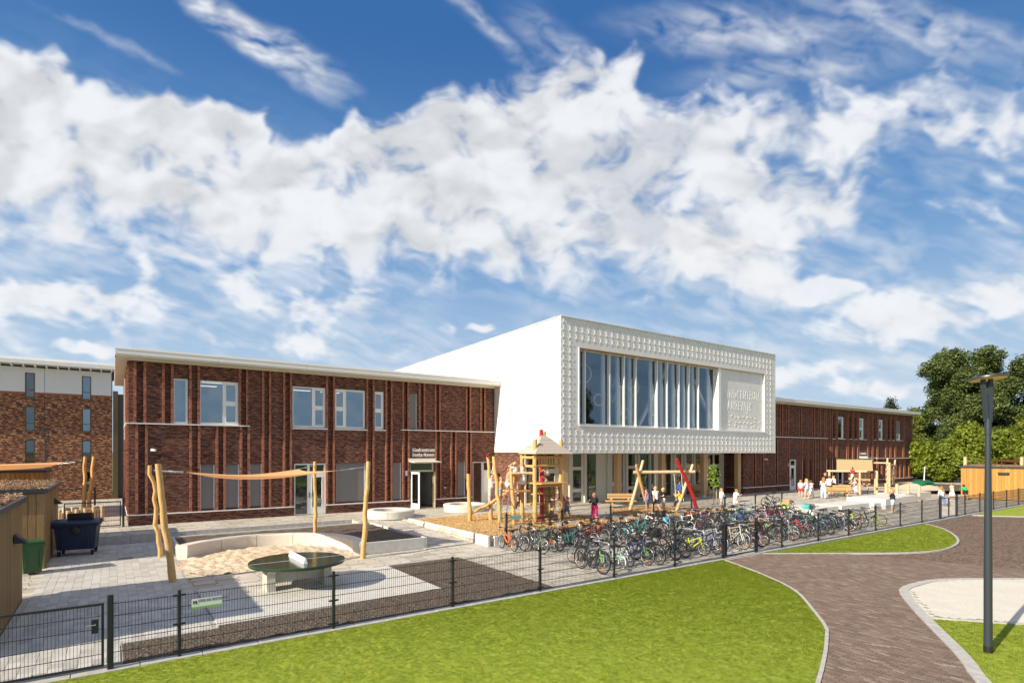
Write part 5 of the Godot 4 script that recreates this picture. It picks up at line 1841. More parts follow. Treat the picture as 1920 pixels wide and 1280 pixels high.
func edging(called: String, label: String, pts: Array, w: float, y0: float, y1: float, mat: Material, piece := 1.5) -> Node3D:
	# a low wall of concrete pieces along a line
	var o := thing(called, label, "concrete edging")
	for i in pts.size() - 1:
		var a: Vector2 = pts[i]
		var b: Vector2 = pts[i + 1]
		var L := a.distance_to(b)
		var n := maxi(1, roundi(L / piece))
		var d := (b - a) / L
		var turn := -atan2(d.y, d.x)
		for k in n:
			var m := MB.new()
			m.cbox(Vector3(L * k / n + 0.004 + (w * 0.5 if i > 0 and k == 0 else 0.0), y0, -w / 2), Vector3(L * (k + 1) / n - 0.004 + (w * 0.5 if k == n - 1 else 0.0), y1, w / 2), 0.012)
			var q := part("edge_piece", m, mat, o)
			q.position = Vector3(a.x, 0, a.y)
			q.rotation.y = turn
	return o


func make_yard() -> void:
	# slabs of the yard by the gate that can be told apart
	var gm := []
	for i in 4:
		var t := 0.9 + 0.09 * i
		gm.append(mkn("yard_slab" + ["", "_pale", "_mid", "_light"][i], lin(0.40 * t, 0.385 * t, 0.36 * t), lin(0.50 * t, 0.485 * t, 0.455 * t), Vector3(0.7, 0.7, 0.7), 0.9, 0.15))
	var tm := MB.new()
	tm.cbox(Vector3(-0.103, -0.03, -0.153), Vector3(0.103, 0.012, 0.153), 0.004)
	var tile := tm.mesh()
	var yard := struct("tile_paving", MB_box(Vector3(-2.38, -0.4, 3.75), Vector3(1.25, YARD + 0.003, 19.9)), M.kerb_grey)
	yard.position.y = -0.0
	var slabs := []
	for i in 17:
		for j in 52:
			var x := -2.27 + i * 0.21
			var z := 3.95 + j * 0.31 + (0.155 if i % 2 else 0.0)
			if z > 19.85:
				continue
			if Vector2(x - 4.0, z - 10.8).length() < 2.95 or (x > -0.55 and z > 18.85):
				continue
			slabs.append([Vector2(x + 0.6, z - 32.5).length(), x, z])
	slabs.sort()
	var where := []
	var tints := []
	for i in slabs.size():
		var s = slabs[i]
		var t := Transform3D(Basis(Vector3.RIGHT, rng.randf_range(-0.006, 0.006)), Vector3(s[1], YARD + 0.004 + rng.randf_range(-0.002, 0.002), s[2]))
		if i < 300:
			var q := part("paving_slab", tile, gm[rng.randi() % 4], yard)
			q.transform = t
		else:
			where.append(t)
			tints.append(Color(0.45, 0.435, 0.405) * rng.randf_range(0.85, 1.15))
	multi("slab_field", tile, M.tint, where, tints, yard)
	# soil beds along the fence and the concrete slab under the table
	struct("soil_bed", bumpy(poly([-0.45, 18.9, 1.2, 18.55, 7.0, 18.3, 7.0, 14.6, 9.7, 14.5, 9.65, 20.06, -0.45, 20.06]), YARD + 0.02, 0.1, 0.07, 1.4, 3), M.soil)
	var m := MB.new()
	m.prism(poly([-0.45, 18.76, 1.28, 18.76, 1.3, 18.56, 6.97, 18.36, 7.0, 14.56, 9.7, 14.5, 9.66, 20.055, -0.45, 20.055]), -0.45, YARD + 0.022)
	struct("soil_base", m, M.soil)
	m = MB.new()
	m.prism(poly([1.3, 14.55, 6.96, 14.55, 6.95, 18.37, 1.3, 18.55]), YARD - 0.02, YARD + 0.035)
	var sl := struct("concrete_slab", m, M.concrete)
	m = MB.new()
	m.box(Vector3(-0.5, -0.4, 18.62), Vector3(1.29, YARD + 0.03, 18.75))
	part("border", m, M.kerb_grey, sl)
	m = MB.new()
	m.box(Vector3(6.97, -0.4, 14.45), Vector3(9.7, YARD + 0.045, 14.55))
	part("border", m, M.kerb_grey, sl)
	ping_pong()
	# sandbox, its curved bench, the soil bed round it
	var c := PackedVector2Array()
	for i in 48:
		var a := TAU * i / 48
		c.append(Vector2(4.0 + cos(a) * 2.96, 10.8 + sin(a) * 2.3 + (0.0 if sin(a) < 0 else -0.1)))
	c = PackedVector2Array()
	for i in 48:
		var a := TAU * i / 48
		var r := 2.92
		c.append(Vector2(4.0 + cos(a) * r, minf(10.8 + sin(a) * r, 12.75)))
	struct("sandpit", bumpy(c, YARD + 0.02, 0.07, 0.085, 2.2, 6, 0.12), M.sand)
	m = MB.new()
	m.prism(c, -0.45, YARD + 0.008)
	struct("sand_base", m, M.sand)
	var b := thing("curved_bench", "curved pale concrete bench round the back of the sandpit", "bench", Vector3(4.0, YARD, 10.8))
	var cuts := [-2.55, -1.98, -1.52, -1.05, -0.55, 0.0, 0.36]
	for i in cuts.size() - 1:
		m = MB.new()
		arc_block(m, 3.35, 0.44, 0.0, 0.5, cuts[i] + 0.003, cuts[i + 1] - 0.003, 8, 0.025)
		part("segment", m, M.bench_concrete, b)
	var bed := edging("planting_bed", "square planting bed with concrete walls and bare dark soil around the sandpit", [Vector2(1.36, 8.7), Vector2(1.36, 5.95), Vector2(9.68, 5.95), Vector2(9.68, 11.93), Vector2(6.98, 11.93)], 0.09, YARD, 0.1, M.concrete, 2.0)
	var sp := PackedVector2Array([Vector2(1.42, 6.0), Vector2(9.62, 6.0), Vector2(9.62, 11.88), Vector2(7.1, 11.88)])
	for i in 15:
		var a := lerpf(0.32, -2.5, i / 14.0)
		sp.append(Vector2(4.0 + cos(a) * 3.33, 10.8 + sin(a) * 3.33))
	part("soil_fill", bumpy(sp, 0.04, 0.1, 0.06, 1.3, 9), M.soil, bed)
	m = MB.new()
	m.prism(sp, YARD, 0.0)
	part("soil_core", m, M.soil, bed)
	edging("retaining_wall", "low grey concrete retaining wall between the yard and the terrace", [Vector2(-2.36, 3.66), Vector2(9.5, 3.66)], 0.1, YARD - 0.05, 0.03, M.kerb_grey, 2.6)
	ring_seat("round concrete ring seat in front of the open entrance", 11.65, 3.75, 1.3, 0.42, 0.42, 0.5)
	ring_seat("round concrete ring seat left of the climbing tower, near the hall", 16.7, 3.1, 1.3, 0.42, 0.42, 0.8)
	# wood chip play area with its edging
	var chips := poly([12.0, 6.1, 14.6, 5.75, 18.2, 5.8, 20.2, 8.2, 20.6, 10.0, 21.4, 11.2, 21.6, 12.9, 12.05, 12.95])
	struct("wood_chip_surface", bumpy(chips, 0.05, 0.13, 0.07, 1.2, 12), M.chips)
	m = MB.new()
	m.prism(chips, 0.0, 0.012)
	struct("wood_chip_base", m, M.chips)
	var chips2 := smooth_poly(poly([22.6, 9.4, 24.0, 7.9, 27, 7.8, 29.3, 9.5, 30.2, 11.6, 29.6, 12.9, 23.5, 12.9, 22.4, 11.5]), 2)
	struct("wood_chip_surface", bumpy(chips2, 0.04, 0.13, 0.06, 1.2, 14), M.chips)
	m = MB.new()
	m.prism(chips2, 0.0, 0.01)
	struct("wood_chip_base", m, M.chips)
	var cm := MB.new()
	cm.cbox(Vector3(-0.03, 0, -0.011), Vector3(0.03, 0.007, 0.011), 0.002)
	where = []
	tints = []
	for k in [[chips, 12, 21.7, 5.7, 13, 26000], [chips2, 22, 30.4, 7.6, 13, 12000]]:
		for i in k[5]:
			var q := Vector2(rng.randf_range(k[1], k[2]), rng.randf_range(k[3], k[4]))
			if not Geometry2D.is_point_in_polygon(q, k[0]):
				continue
			where.append(Transform3D(Basis.from_euler(Vector3(rng.randf_range(-0.6, 0.6), rng.randf() * TAU, rng.randf_range(-0.6, 0.6))).scaled(Vector3.ONE * rng.randf_range(0.8, 1.7)), Vector3(q.x, 0.06 + rng.randf_range(-0.02, 0.02), q.y)))
			tints.append(Color(0.45, 0.27, 0.10).lerp(Color(0.68, 0.46, 0.22), rng.randf()) * rng.randf_range(0.75, 1.1))
	multi("wood_chips", cm.mesh(), M.tint, where, tints, null, "golden brown wood chips spread under the climbing tower and the swing", "wood chips")
	edging("chip_edging", "bright white concrete edging along the left side of the wood chip area", [Vector2(11.95, 5.5), Vector2(11.95, 13.06)], 0.12, YARD - 0.05, 0.09, M.bench_concrete, 1.9)
	edging("chip_edging", "concrete edging along the front of the terrace behind the bicycles", [Vector2(12.2, 13.06), Vector2(33.7, 13.06)], 0.12, YARD - 0.05, 0.06, M.bench_concrete, 2.0)
	# stepped concrete blocks on the right
	var bl := [[33.9, 13.2, 37.0, 15.2, 0.10], [37.02, 13.6, 40.9, 15.36, 0.12], [40.95, 14.0, 42.0, 15.64, 0.10], [42.05, 13.4, 44.9, 15.9, 0.34], [45.0, 12.6, 50.6, 14.7, 0.16], [50.7, 11.8, 56.0, 13.9, 0.2]]
	var wl := ["pale concrete block behind the last bicycles, nearest of the stepped blocks", "second long pale concrete block in the row", "small concrete block between two longer ones", "raised concrete block behind the child in the black shirt", "long low concrete block in front of the play hut", "farthest low concrete block by the white-sweater child"]
	for i in bl.size():
		var s: Array = bl[i]
		m = MB.new()
		m.cbox(Vector3(s[0], YARD, s[1]), Vector3(s[2], s[4], s[3]), 0.015)
		var q := part("concrete_block", m, M.bench_concrete)
		tag(q, wl[i], "concrete block", "stepped concrete blocks at the terrace edge")
	wheelie_bin()
	container()
	# posts and shade sails
	var sp4 := [[Vector3(0.85, YARD, 13.04), Vector3(0.48, 3.16, 13.0), 0.105, "thick leaning wooden post nearest the fence, front left of the sandpit sail"], [Vector3(0.82, YARD, 8.13), Vector3(0.50, 3.02, 8.2), 0.085, "crooked wooden post behind the thick one, left of the sandpit"], [Vector3(6.81, YARD, 12.62), Vector3(7.06, 3.16, 12.55), 0.095, "wooden post at the front right of the sandpit sail"], [Vector3(6.45, 0.0, 7.95), Vector3(6.44, 3.1, 7.95), 0.082, "wooden post standing in the planting bed"]]
	for i in 4:
		var s: Array = sp4[i]
		var q := part("wooden_post", pole(s[0], s[1], s[2], s[2] * 0.78, [0.07, 0.22, 0.07, 0.08][i], 20 + i * 3), M.robinia)
		tag(q, s[3], "post", "crooked robinia posts of the sandpit sail")
	sail("shade_sail", "orange shade sail stretched over the sandpit", [Vector3(1.15, 2.88, 12.7), Vector3(6.1, 2.85, 12.2), Vector3(5.64, 2.82, 8.5), Vector3(1.5, 2.8, 8.8), Vector3(0.55, 2.95, 13.0), Vector3(7.02, 2.98, 12.55), Vector3(6.42, 2.95, 7.95), Vector3(0.6, 2.85, 8.25)], 0.30, M.sail_cloth)
	for i in 2:
		var x: float = [-1.98, -1.72][i]
		var q := part("wooden_post", pole(Vector3(x - 0.05, 0, -9.5 + i * 0.6), Vector3(x + [0.05, 0.2][i], 3.25, -9.5 + i * 0.6), 0.12, 0.09, 0.09, 41 + i * 5), M.robinia)
		tag(q, ["left one of the twin crooked posts behind the blue container", "right one of the twin crooked posts behind the blue container"][i], "post")
	sail("shade_sail", "orange shade sail at the left edge in front of the apartment block", [Vector3(-2.9, 2.95, -9.3), Vector3(-2.9, 2.9, -4.8), Vector3(-9.0, 2.95, -3.6), Vector3(-9.0, 2.9, -9.6), Vector3(-2.0, 3.1, -9.4), Vector3(-2.2, 3.0, -4.4), Vector3(-9.6, 3.05, -3.4), Vector3(-9.6, 3.0, -9.8)], 0.35, M.sail_cloth)
	for i in 2:
		var q := part("wooden_post", pole(Vector3([60.4, 61.6][i], YARD, [15.0, 18.5][i]), Vector3([60.4, 61.6][i], 3.1, [15.0, 18.5][i]), 0.15, 0.13, 0.08, 51 + i), M.pale_log)
		tag(q, ["wooden post rising over the left end of the orange shed", "wooden post rising over the orange shed, right of the lamp post"][i], "post")
	sail("shade_sail", "rust brown shade sail behind the orange shed roof", [Vector3(61.0, 2.95, 16.0), Vector3(66, 2.8, 15.5), Vector3(67, 2.8, 21), Vector3(61.8, 2.95, 22.5), Vector3(60.5, 3.0, 15.2), Vector3(66.5, 2.9, 15), Vector3(67.5, 2.9, 21.5), Vector3(61.8, 3.0, 23.5)], 0.25, M.sail_rust)
	# log palisade behind the container
	for i in 11:
		var hh := 0.55 + 0.25 * absf(sin(i * 1.7))
		var x := -2.75 + i * 0.17
		m = MB.new()
		m.lathe([Vector2(0, 0), Vector2(0.085, 0), Vector2(0.085, hh - 0.015), Vector2(0.07, hh), Vector2(0, hh)], 10)
		var q := part("log_stump", m, M.pale_log)
		q.position = Vector3(x, 0, -3.0 - 0.12 * (i % 2))
		tag(q, "upright yellow log in the palisade behind the blue container", "log", "palisade of upright logs")


# ---------------------------------------------------------------- fences
func post(x: float, z: float, y0: float, y1: float, w: float, fence: Node, clamps := true) -> void:
	var m := MB.new()
	m.cbox(Vector3(x - w / 2, y0, z - w / 2), Vector3(x + w / 2, y1, z + w / 2), w * 0.16)
	m.box(Vector3(x - w * 0.46, y1, z - w * 0.46), Vector3(x + w * 0.46, y1 + 0.012, z + w * 0.46))
	var p := part("post", m, M.anthracite, fence)
	if clamps:
		for y in [y0 + 0.12, y0 + 0.62, y1 - 0.08]:
			m = MB.new()
			m.box(Vector3(x - w / 2 - 0.075, y - 0.016, z + w * 0.1), Vector3(x + w / 2 + 0.075, y + 0.016, z + w * 0.5 + 0.012))
			part("clamp", m, M.black, p)


func mesh_panels(fence: Node, spans: Array, z: float, y0: float, y1: float, singles: int, step := 0.05) -> void:
	# double-bar mesh: paired horizontal bars, thin uprights; uprights past the limit are joined
	var up := MB.new()
	up.box(Vector3(-0.0028, y0 + 0.05, -0.0028), Vector3(0.0028, y1, 0.0028))
	var wire := up.mesh()
	var rest := []
	var n := 0
	for s in spans:
		var rows := 6
		for k in rows:
			var y := y0 + 0.07 + (y1 - 0.03 - y0 - 0.07) * k / (rows - 1)
			var b := MB.new()
			for o in [-0.0068, 0.0068]:
				b.box(Vector3(s[0], y - 0.004, z + o - 0.0035), Vector3(s[1], y + 0.004, z + o + 0.0035))
			part("horizontal_bar", b, M.anthracite, fence)
		var x: float = s[0] + 0.02
		while x < s[1]:
			n += 1
			if n <= singles:
				var q := part("wire", wire, M.anthracite, fence)
				q.position = Vector3(x, 0, z)
			else:
				rest.append(Transform3D(Basis.IDENTITY, Vector3(x, 0, z)))
			x += step
	if rest.size() > 0:
		multi("wire_field", wire, M.anthracite, rest, [], fence)


func gate(label: String, x0: float, x1: float, z: float, y0: float, y1: float, wires: bool, lock_x: float) -> void:
	var o := thing("mesh_gate", label, "gate")
	var m := MB.new()
	var w := 0.04
	m.box(Vector3(x0, y0, z - w / 2), Vector3(x0 + w, y1, z + w / 2))
	m.box(Vector3(x1 - w, y0, z - w / 2), Vector3(x1, y1, z + w / 2))
	m.box(Vector3(x0 + w, y1 - w, z - w / 2 + 0.001), Vector3(x1 - w, y1, z + w / 2 - 0.001))
	m.box(Vector3(x0 + w, y0, z - w / 2 + 0.001), Vector3(x1 - w, y0 + w, z + w / 2 - 0.001))
	part("gate_frame", m, M.anthracite, o)
	if wires:
		for k in 4:
			var y := lerpf(y0, y1, (k + 1) / 5.0)
			part("horizontal_bar", MB_box(Vector3(x0 + w, y - 0.004, z - 0.01), Vector3(x1 - w, y + 0.004, z + 0.01)), M.anthracite, o)
		var x := x0 + w + 0.05
		while x < x1 - w:
			part("wire", MB_box(Vector3(x - 0.003, y0 + w, z - 0.003), Vector3(x + 0.003, y1 - w, z + 0.003)), M.anthracite, o)
			x += 0.05
	var l := part("lock_case", MB_box(Vector3(lock_x - 0.06, y0 + 0.62, z + 0.021), Vector3(lock_x + 0.04, y0 + 0.86, z + 0.06)), M.black, o)
	m = MB.new()
	m.tube([Vector3(lock_x, y0 + 0.78, z + 0.06), Vector3(lock_x, y0 + 0.78, z + 0.1), Vector3(lock_x - 0.14, y0 + 0.78, z + 0.11)], [0.011], 8)
	part("handle", m, M.steel, l)


func make_fences() -> void:
	var y0 := -0.34
	var y1 := 0.84
	var z := 20.18
	var f := thing("mesh_fence", "anthracite double-bar mesh fence along the lawn from the left gate to the lamp post side", "fence")
	var xs := [0.42, 3.33, 6.29, 9.05, 11.93, 14.79, 17.45]
	post(-0.64, z, y0, 0.96, 0.10, f, false)
	for x in xs:
		post(x, z, y0, y1 + 0.06, 0.06, f)
	var spans := [[-0.59, 0.39], [0.45, 3.3], [3.36, 6.26], [6.32, 9.02], [9.08, 11.9], [11.96, 14.76], [14.82, 17.4]]
	var xs2 := [21.38, 24.29, 27.06, 29.85, 32.73, 35.55]
	for x in xs2:
		post(x, z + 0.02, y0, y1 + 0.06, 0.06, f)
	spans.append_array([[19.66, 21.35], [21.41, 24.26], [24.32, 27.03], [27.09, 29.82], [29.88, 32.7], [32.76, 35.52], [35.58, 38.2]])
	var xs3 := [42.2, 44.9, 47.6, 50.4, 53.2, 56.0]
	for x in xs3:
		post(x, z + 0.02, y0, y1 + 0.06, 0.06, f)
	spans.append_array([[40.9, 42.17], [42.23, 44.87], [44.93, 47.57], [47.63, 50.37], [50.43, 53.17], [53.23, 55.97]])
	mesh_panels(f, spans, z, y0, y1, 300)
	post(17.52, z, y0, 0.98, 0.11, f, false)
	post(19.6, z, y0, 0.98, 0.10, f, false)
	post(38.25, z, y0, 0.98, 0.11, f, false)
	post(40.85, z, y0, 0.98, 0.11, f, false)
	gate("dark metal gate with mesh and lever handle at the lower left corner", -3.2, -0.73, 20.1, -0.3, 0.83, true, -0.85)
	gate("dark framed gate in the middle of the fence, before the brick path", 17.62, 19.5, z + 0.02, -0.28, 0.88, false, 19.4)
	gate("left leaf of the double gate near the right shed", 38.33, 39.5, z + 0.02, -0.28, 0.86, false, 39.44)
	gate("right leaf of the double gate near the right shed", 39.53, 40.78, z + 0.02, -0.28, 0.86, false, 40.7)
	# notice on the fence
	var s := thing("fence_sign", "small white and green company sign clipped to the fence", "sign", Vector3(0.62, 0.56, z + 0.03))
	part("plate", MB_box(Vector3(0, 0, 0), Vector3(0.52, 0.15, 0.006)), M.white_paint, s)
	part("stripe", MB_box(Vector3(0, -0.035, 0.0), Vector3(0.52, -0.001, 0.007)), M.sign_green, s)
	part("logo", MB_box(Vector3(0.02, 0.085, 0.006), Vector3(0.09, 0.11, 0.01)), M.black, s)
	part("logo", MB_box(Vector3(0.075, 0.05, 0.006), Vector3(0.09, 0.084, 0.01)), M.black, s)
	part("logo", MB_box(Vector3(0.02, 0.055, 0.006), Vector3(0.065, 0.075, 0.01)), M.sign_text, s)
	letters("sign_lettering", "VAN DE WETERING", 0.05, Vector3(0.11, 0.065, 0.006), M.sign_text, s, "Droid Sans", true, 0.008, 0.0, 0.88)
	# inner fence between the play area and the bicycles
	f = thing("mesh_fence", "lower mesh fence between the wood chips and the parked bicycles", "fence")
	var zi := 13.2
	var xi := [12.75, 15.76, 18.8, 21.85, 24.9, 27.9, 30.95, 33.9]
	for x in xi:
		post(x, zi, YARD, 0.98, 0.07, f)
	var sp := []
	for i in xi.size() - 1:
		if i < 5:
			sp.append([xi[i] + 0.04, xi[i + 1] - 0.04])
	mesh_panels(f, sp, zi, YARD + 0.05, 0.93, 300)
	s = part("fence_sign", MB_box(Vector3(12.95, 0.7, zi + 0.02), Vector3(13.5, 0.86, zi + 0.03)), M.sign_plate)
	tag(s, "pale blue and green notice on the inner fence beside the climbing tower", "sign")
	# gate in line with the building corner, behind the blue container
	f = thing("mesh_gate", "dark mesh gate at the corner of the left brick wing", "gate")
	post(-0.2, 0.2, 0.0, 1.35, 0.09, f, false)
	var m := MB.new()
	for e in [[-0.33, 0.06, -0.29, 1.22], [-2.4, 0.06, -2.36, 1.22]]:
		m.box(Vector3(e[0], e[1], 0.18), Vector3(e[2], e[3], 0.22))
	m.box(Vector3(-2.359, 1.18, 0.181), Vector3(-0.331, 1.22, 0.219))
	m.box(Vector3(-2.359, 0.06, 0.181), Vector3(-0.331, 0.1, 0.219))
	part("gate_frame", m, M.anthracite, f)
	mesh_panels(f, [[-2.35, -0.34]], 0.2, 0.05, 1.2, 300, 0.06)
	f = thing("mesh_gate", "open black frame gate in front of the apartment block", "gate")
	m = MB.new()
	for e in [[-3.9, 0.0, -3.85, 1.3], [-1.95, 0.0, -1.9, 1.3], [-1.7, 0.0, -1.58, 1.4]]:
		m.box(Vector3(e[0], YARD + e[1], -17.02), Vector3(e[2], YARD + e[3], -16.98))
	m.box(Vector3(-3.849, YARD + 1.25, -17.019), Vector3(-1.951, YARD + 1.3, -16.981))
	m.box(Vector3(-3.849, YARD + 0.1, -17.019), Vector3(-1.951, YARD + 0.14, -16.981))
	part("gate_frame", m, M.black, f)
	# far fence closing the playground
	f = thing("mesh_fence", "distant thin mesh fence at the far end of the playground", "fence")
	for i in 9:
		post(82.5, -6.0 + i * 2.6, 0.0, 1.9, 0.06, f, false)
	var wires := MB.new()
	for k in 9:
		wires.box(Vector3(82.49, 0.1 + k * 0.22, -6), Vector3(82.51, 0.115 + k * 0.22, 15))
	for k in 150:
		wires.box(Vector3(82.495, 0.1, -6 + k * 0.14), Vector3(82.505, 1.88, -5.993 + k * 0.14))
	part("wire_field", wires, M.anthracite, f, "", "stuff")
	# lamp post
	var o := thing("lamp_post", "slim dark grey lamp post with flat round head on the right lawn", "street lamp", Vector3(13.21, YARD - 0.01, 28.89))
	m = MB.new()
	m.lathe([Vector2(0.072, 0.0), Vector2(0.070, 0.12), Vector2(0.068, 1.6), Vector2(0.048, 4.2)], 20)
	part("pole", m, M.lamp_grey, o)
	m = MB.new()
	m.lathe([Vector2(0.075, 0.0), Vector2(0.076, 0.13), Vector2(0.0, 0.13)], 20)
	part("foot_sleeve", m, M.black, o)
	m = MB.new()
	m.lathe([Vector2(0.048, 4.2), Vector2(0.056, 4.21), Vector2(0.057, 4.34), Vector2(0.055, 4.5), Vector2(0.0, 4.5)], 20)
	part("collar", m, M.lamp_grey, o)
	# the forked top: two flat arms leaning apart under the disc
	m = MB.new()
	for s2: float in [-1.0, 1.0]:
		var d: Vector3 = Vector3(0.8167, 0, 0.577) * s2
		var w := Vector3(-0.577, 0, 0.8167) * 0.03
		var a := Vector3(0, 4.45, 0) + d * 0.035
		var b := Vector3(0, 5.27, 0) + d * (0.05 if s2 > 0 else 0.1)
		m.quad(a - w - d * 0.035, a + w - d * 0.035, b + w - d * 0.03, b - w - d * 0.03)
		m.quad(a + w + d * 0.03, a - w + d * 0.03, b - w + d * 0.03, b + w + d * 0.03)
		m.quad(a + w - d * 0.035, a + w + d * 0.03, b + w + d * 0.03, b + w - d * 0.03)
		m.quad(a - w + d * 0.03, a - w - d * 0.035, b - w - d * 0.03, b - w + d * 0.03)
	part("fork_arm", m, M.lamp_grey, o)
	m = MB.new()
	m.xf = Transform3D(Basis(Vector3(0.577, 0, -0.8167), -0.05) * Basis(Vector3(0.8167, 0, 0.577), -0.10), Vector3(0, 5.27, 0))
	m.lathe([Vector2(0.29, 0.003), Vector2(0.302, 0.010), Vector2(0.295, 0.045), Vector2(0.27, 0.055), Vector2(0.0, 0.06)], 40)
	for i in 48:
		var a := TAU * i / 48
		var d := Vector3(cos(a), 0, sin(a))
		m.bar(d * 0.299 + Vector3(0, 0.014, 0), d * 0.295 + Vector3(0, 0.044, 0), 0.012, 0.012)
	part("lamp_head", m, M.lamp_grey, o)
	m = MB.new()
	m.xf = Transform3D(Basis(Vector3(0.577, 0, -0.8167), -0.05) * Basis(Vector3(0.8167, 0, 0.577), -0.10), Vector3(0, 5.27, 0))
	m.lathe([Vector2(0.0, 0.0), Vector2(0.29, 0.002)], 40)
	part("lens", m, M.lamp_amber, o)
	# street lamp in front of the apartment block
	o = thing("street_lamp", "thin dark street lamp in front of the far brick apartment block", "street lamp", Vector3(-4.7, YARD, -21.8))
	m = MB.new()
	m.tube([Vector3(0, 0, 0), Vector3(0, 4.6, 0), Vector3(0.25, 5.6, 0)], [0.06, 0.045, 0.03], 8)
	m.tube([Vector3(0, 4.6, 0), Vector3(-0.12, 5.2, 0), Vector3(-0.3, 5.6, 0)], [0.04, 0.03, 0.03], 6)
	part("pole", m, M.lamp_grey, o)
	m = MB.new()
	m.box(Vector3(-0.45, 5.6, -0.3), Vector3(0.4, 5.66, 0.3))
	part("lamp_head", m, M.lamp_grey, o)


func make_small() -> void:
	# cameras and boxes on the walls
	for k in [[Vector3(0.95, 3.62, 0.05), "white security camera on the left brick wing, near its corner"], [Vector3(46.2, 2.9, 4.79), "white security camera on the right brick wing under the white box"], [Vector3(77.2, 3.6, 4.79), "white security camera at the far end of the right brick wing"]]:
		var o := thing("security_camera", k[1], "security camera", k[0])
		var m := MB.new()
		m.box(Vector3(-0.07, -0.07, -0.05), Vector3(0.05, 0.07, 0.03))
		part("mount", m, M.white_paint, o)
		m = MB.new()
		m.tube([Vector3(0, 0.0, 0.03), Vector3(0.12, -0.02, 0.2)], [0.055, 0.065], 10)
		part("housing", m, M.white_paint, o)
	for k in [[Vector3(14.3, 2.05, 0.0), "small metal wall light left of the open entrance"], [Vector3(50.1, 2.2, 4.73), "small dark wall light beside the white door of the right wing"]]:
		var m := MB.new()
		m.cbox(Vector3(-0.07, 0, 0.0), Vector3(0.07, 0.32, 0.12), 0.02)
		var q := part("wall_light", m, M.galvanised)
		q.position = k[0]
		tag(q, k[1], "wall light")
	# drain cover in the yard
	var q := part("drain_cover", MB_box(Vector3(-0.45, YARD + 0.01, 7.6), Vector3(0.0, YARD + 0.024, 7.8)), M.lamp_grey)
	tag(q, "dark iron drain cover in the yard paving before the concrete wall", "drain cover")


# ---------------------------------------------------------------- play equipment
func beam(called: String, o: Node, a: Vector3, b: Vector3, r: float, mat: Material, wob := 0.04, sd := 1, r1 := -1.0) -> void:
	part(called, pole(a, b, r, r if r1 < 0 else r1, wob, sd), mat, o)


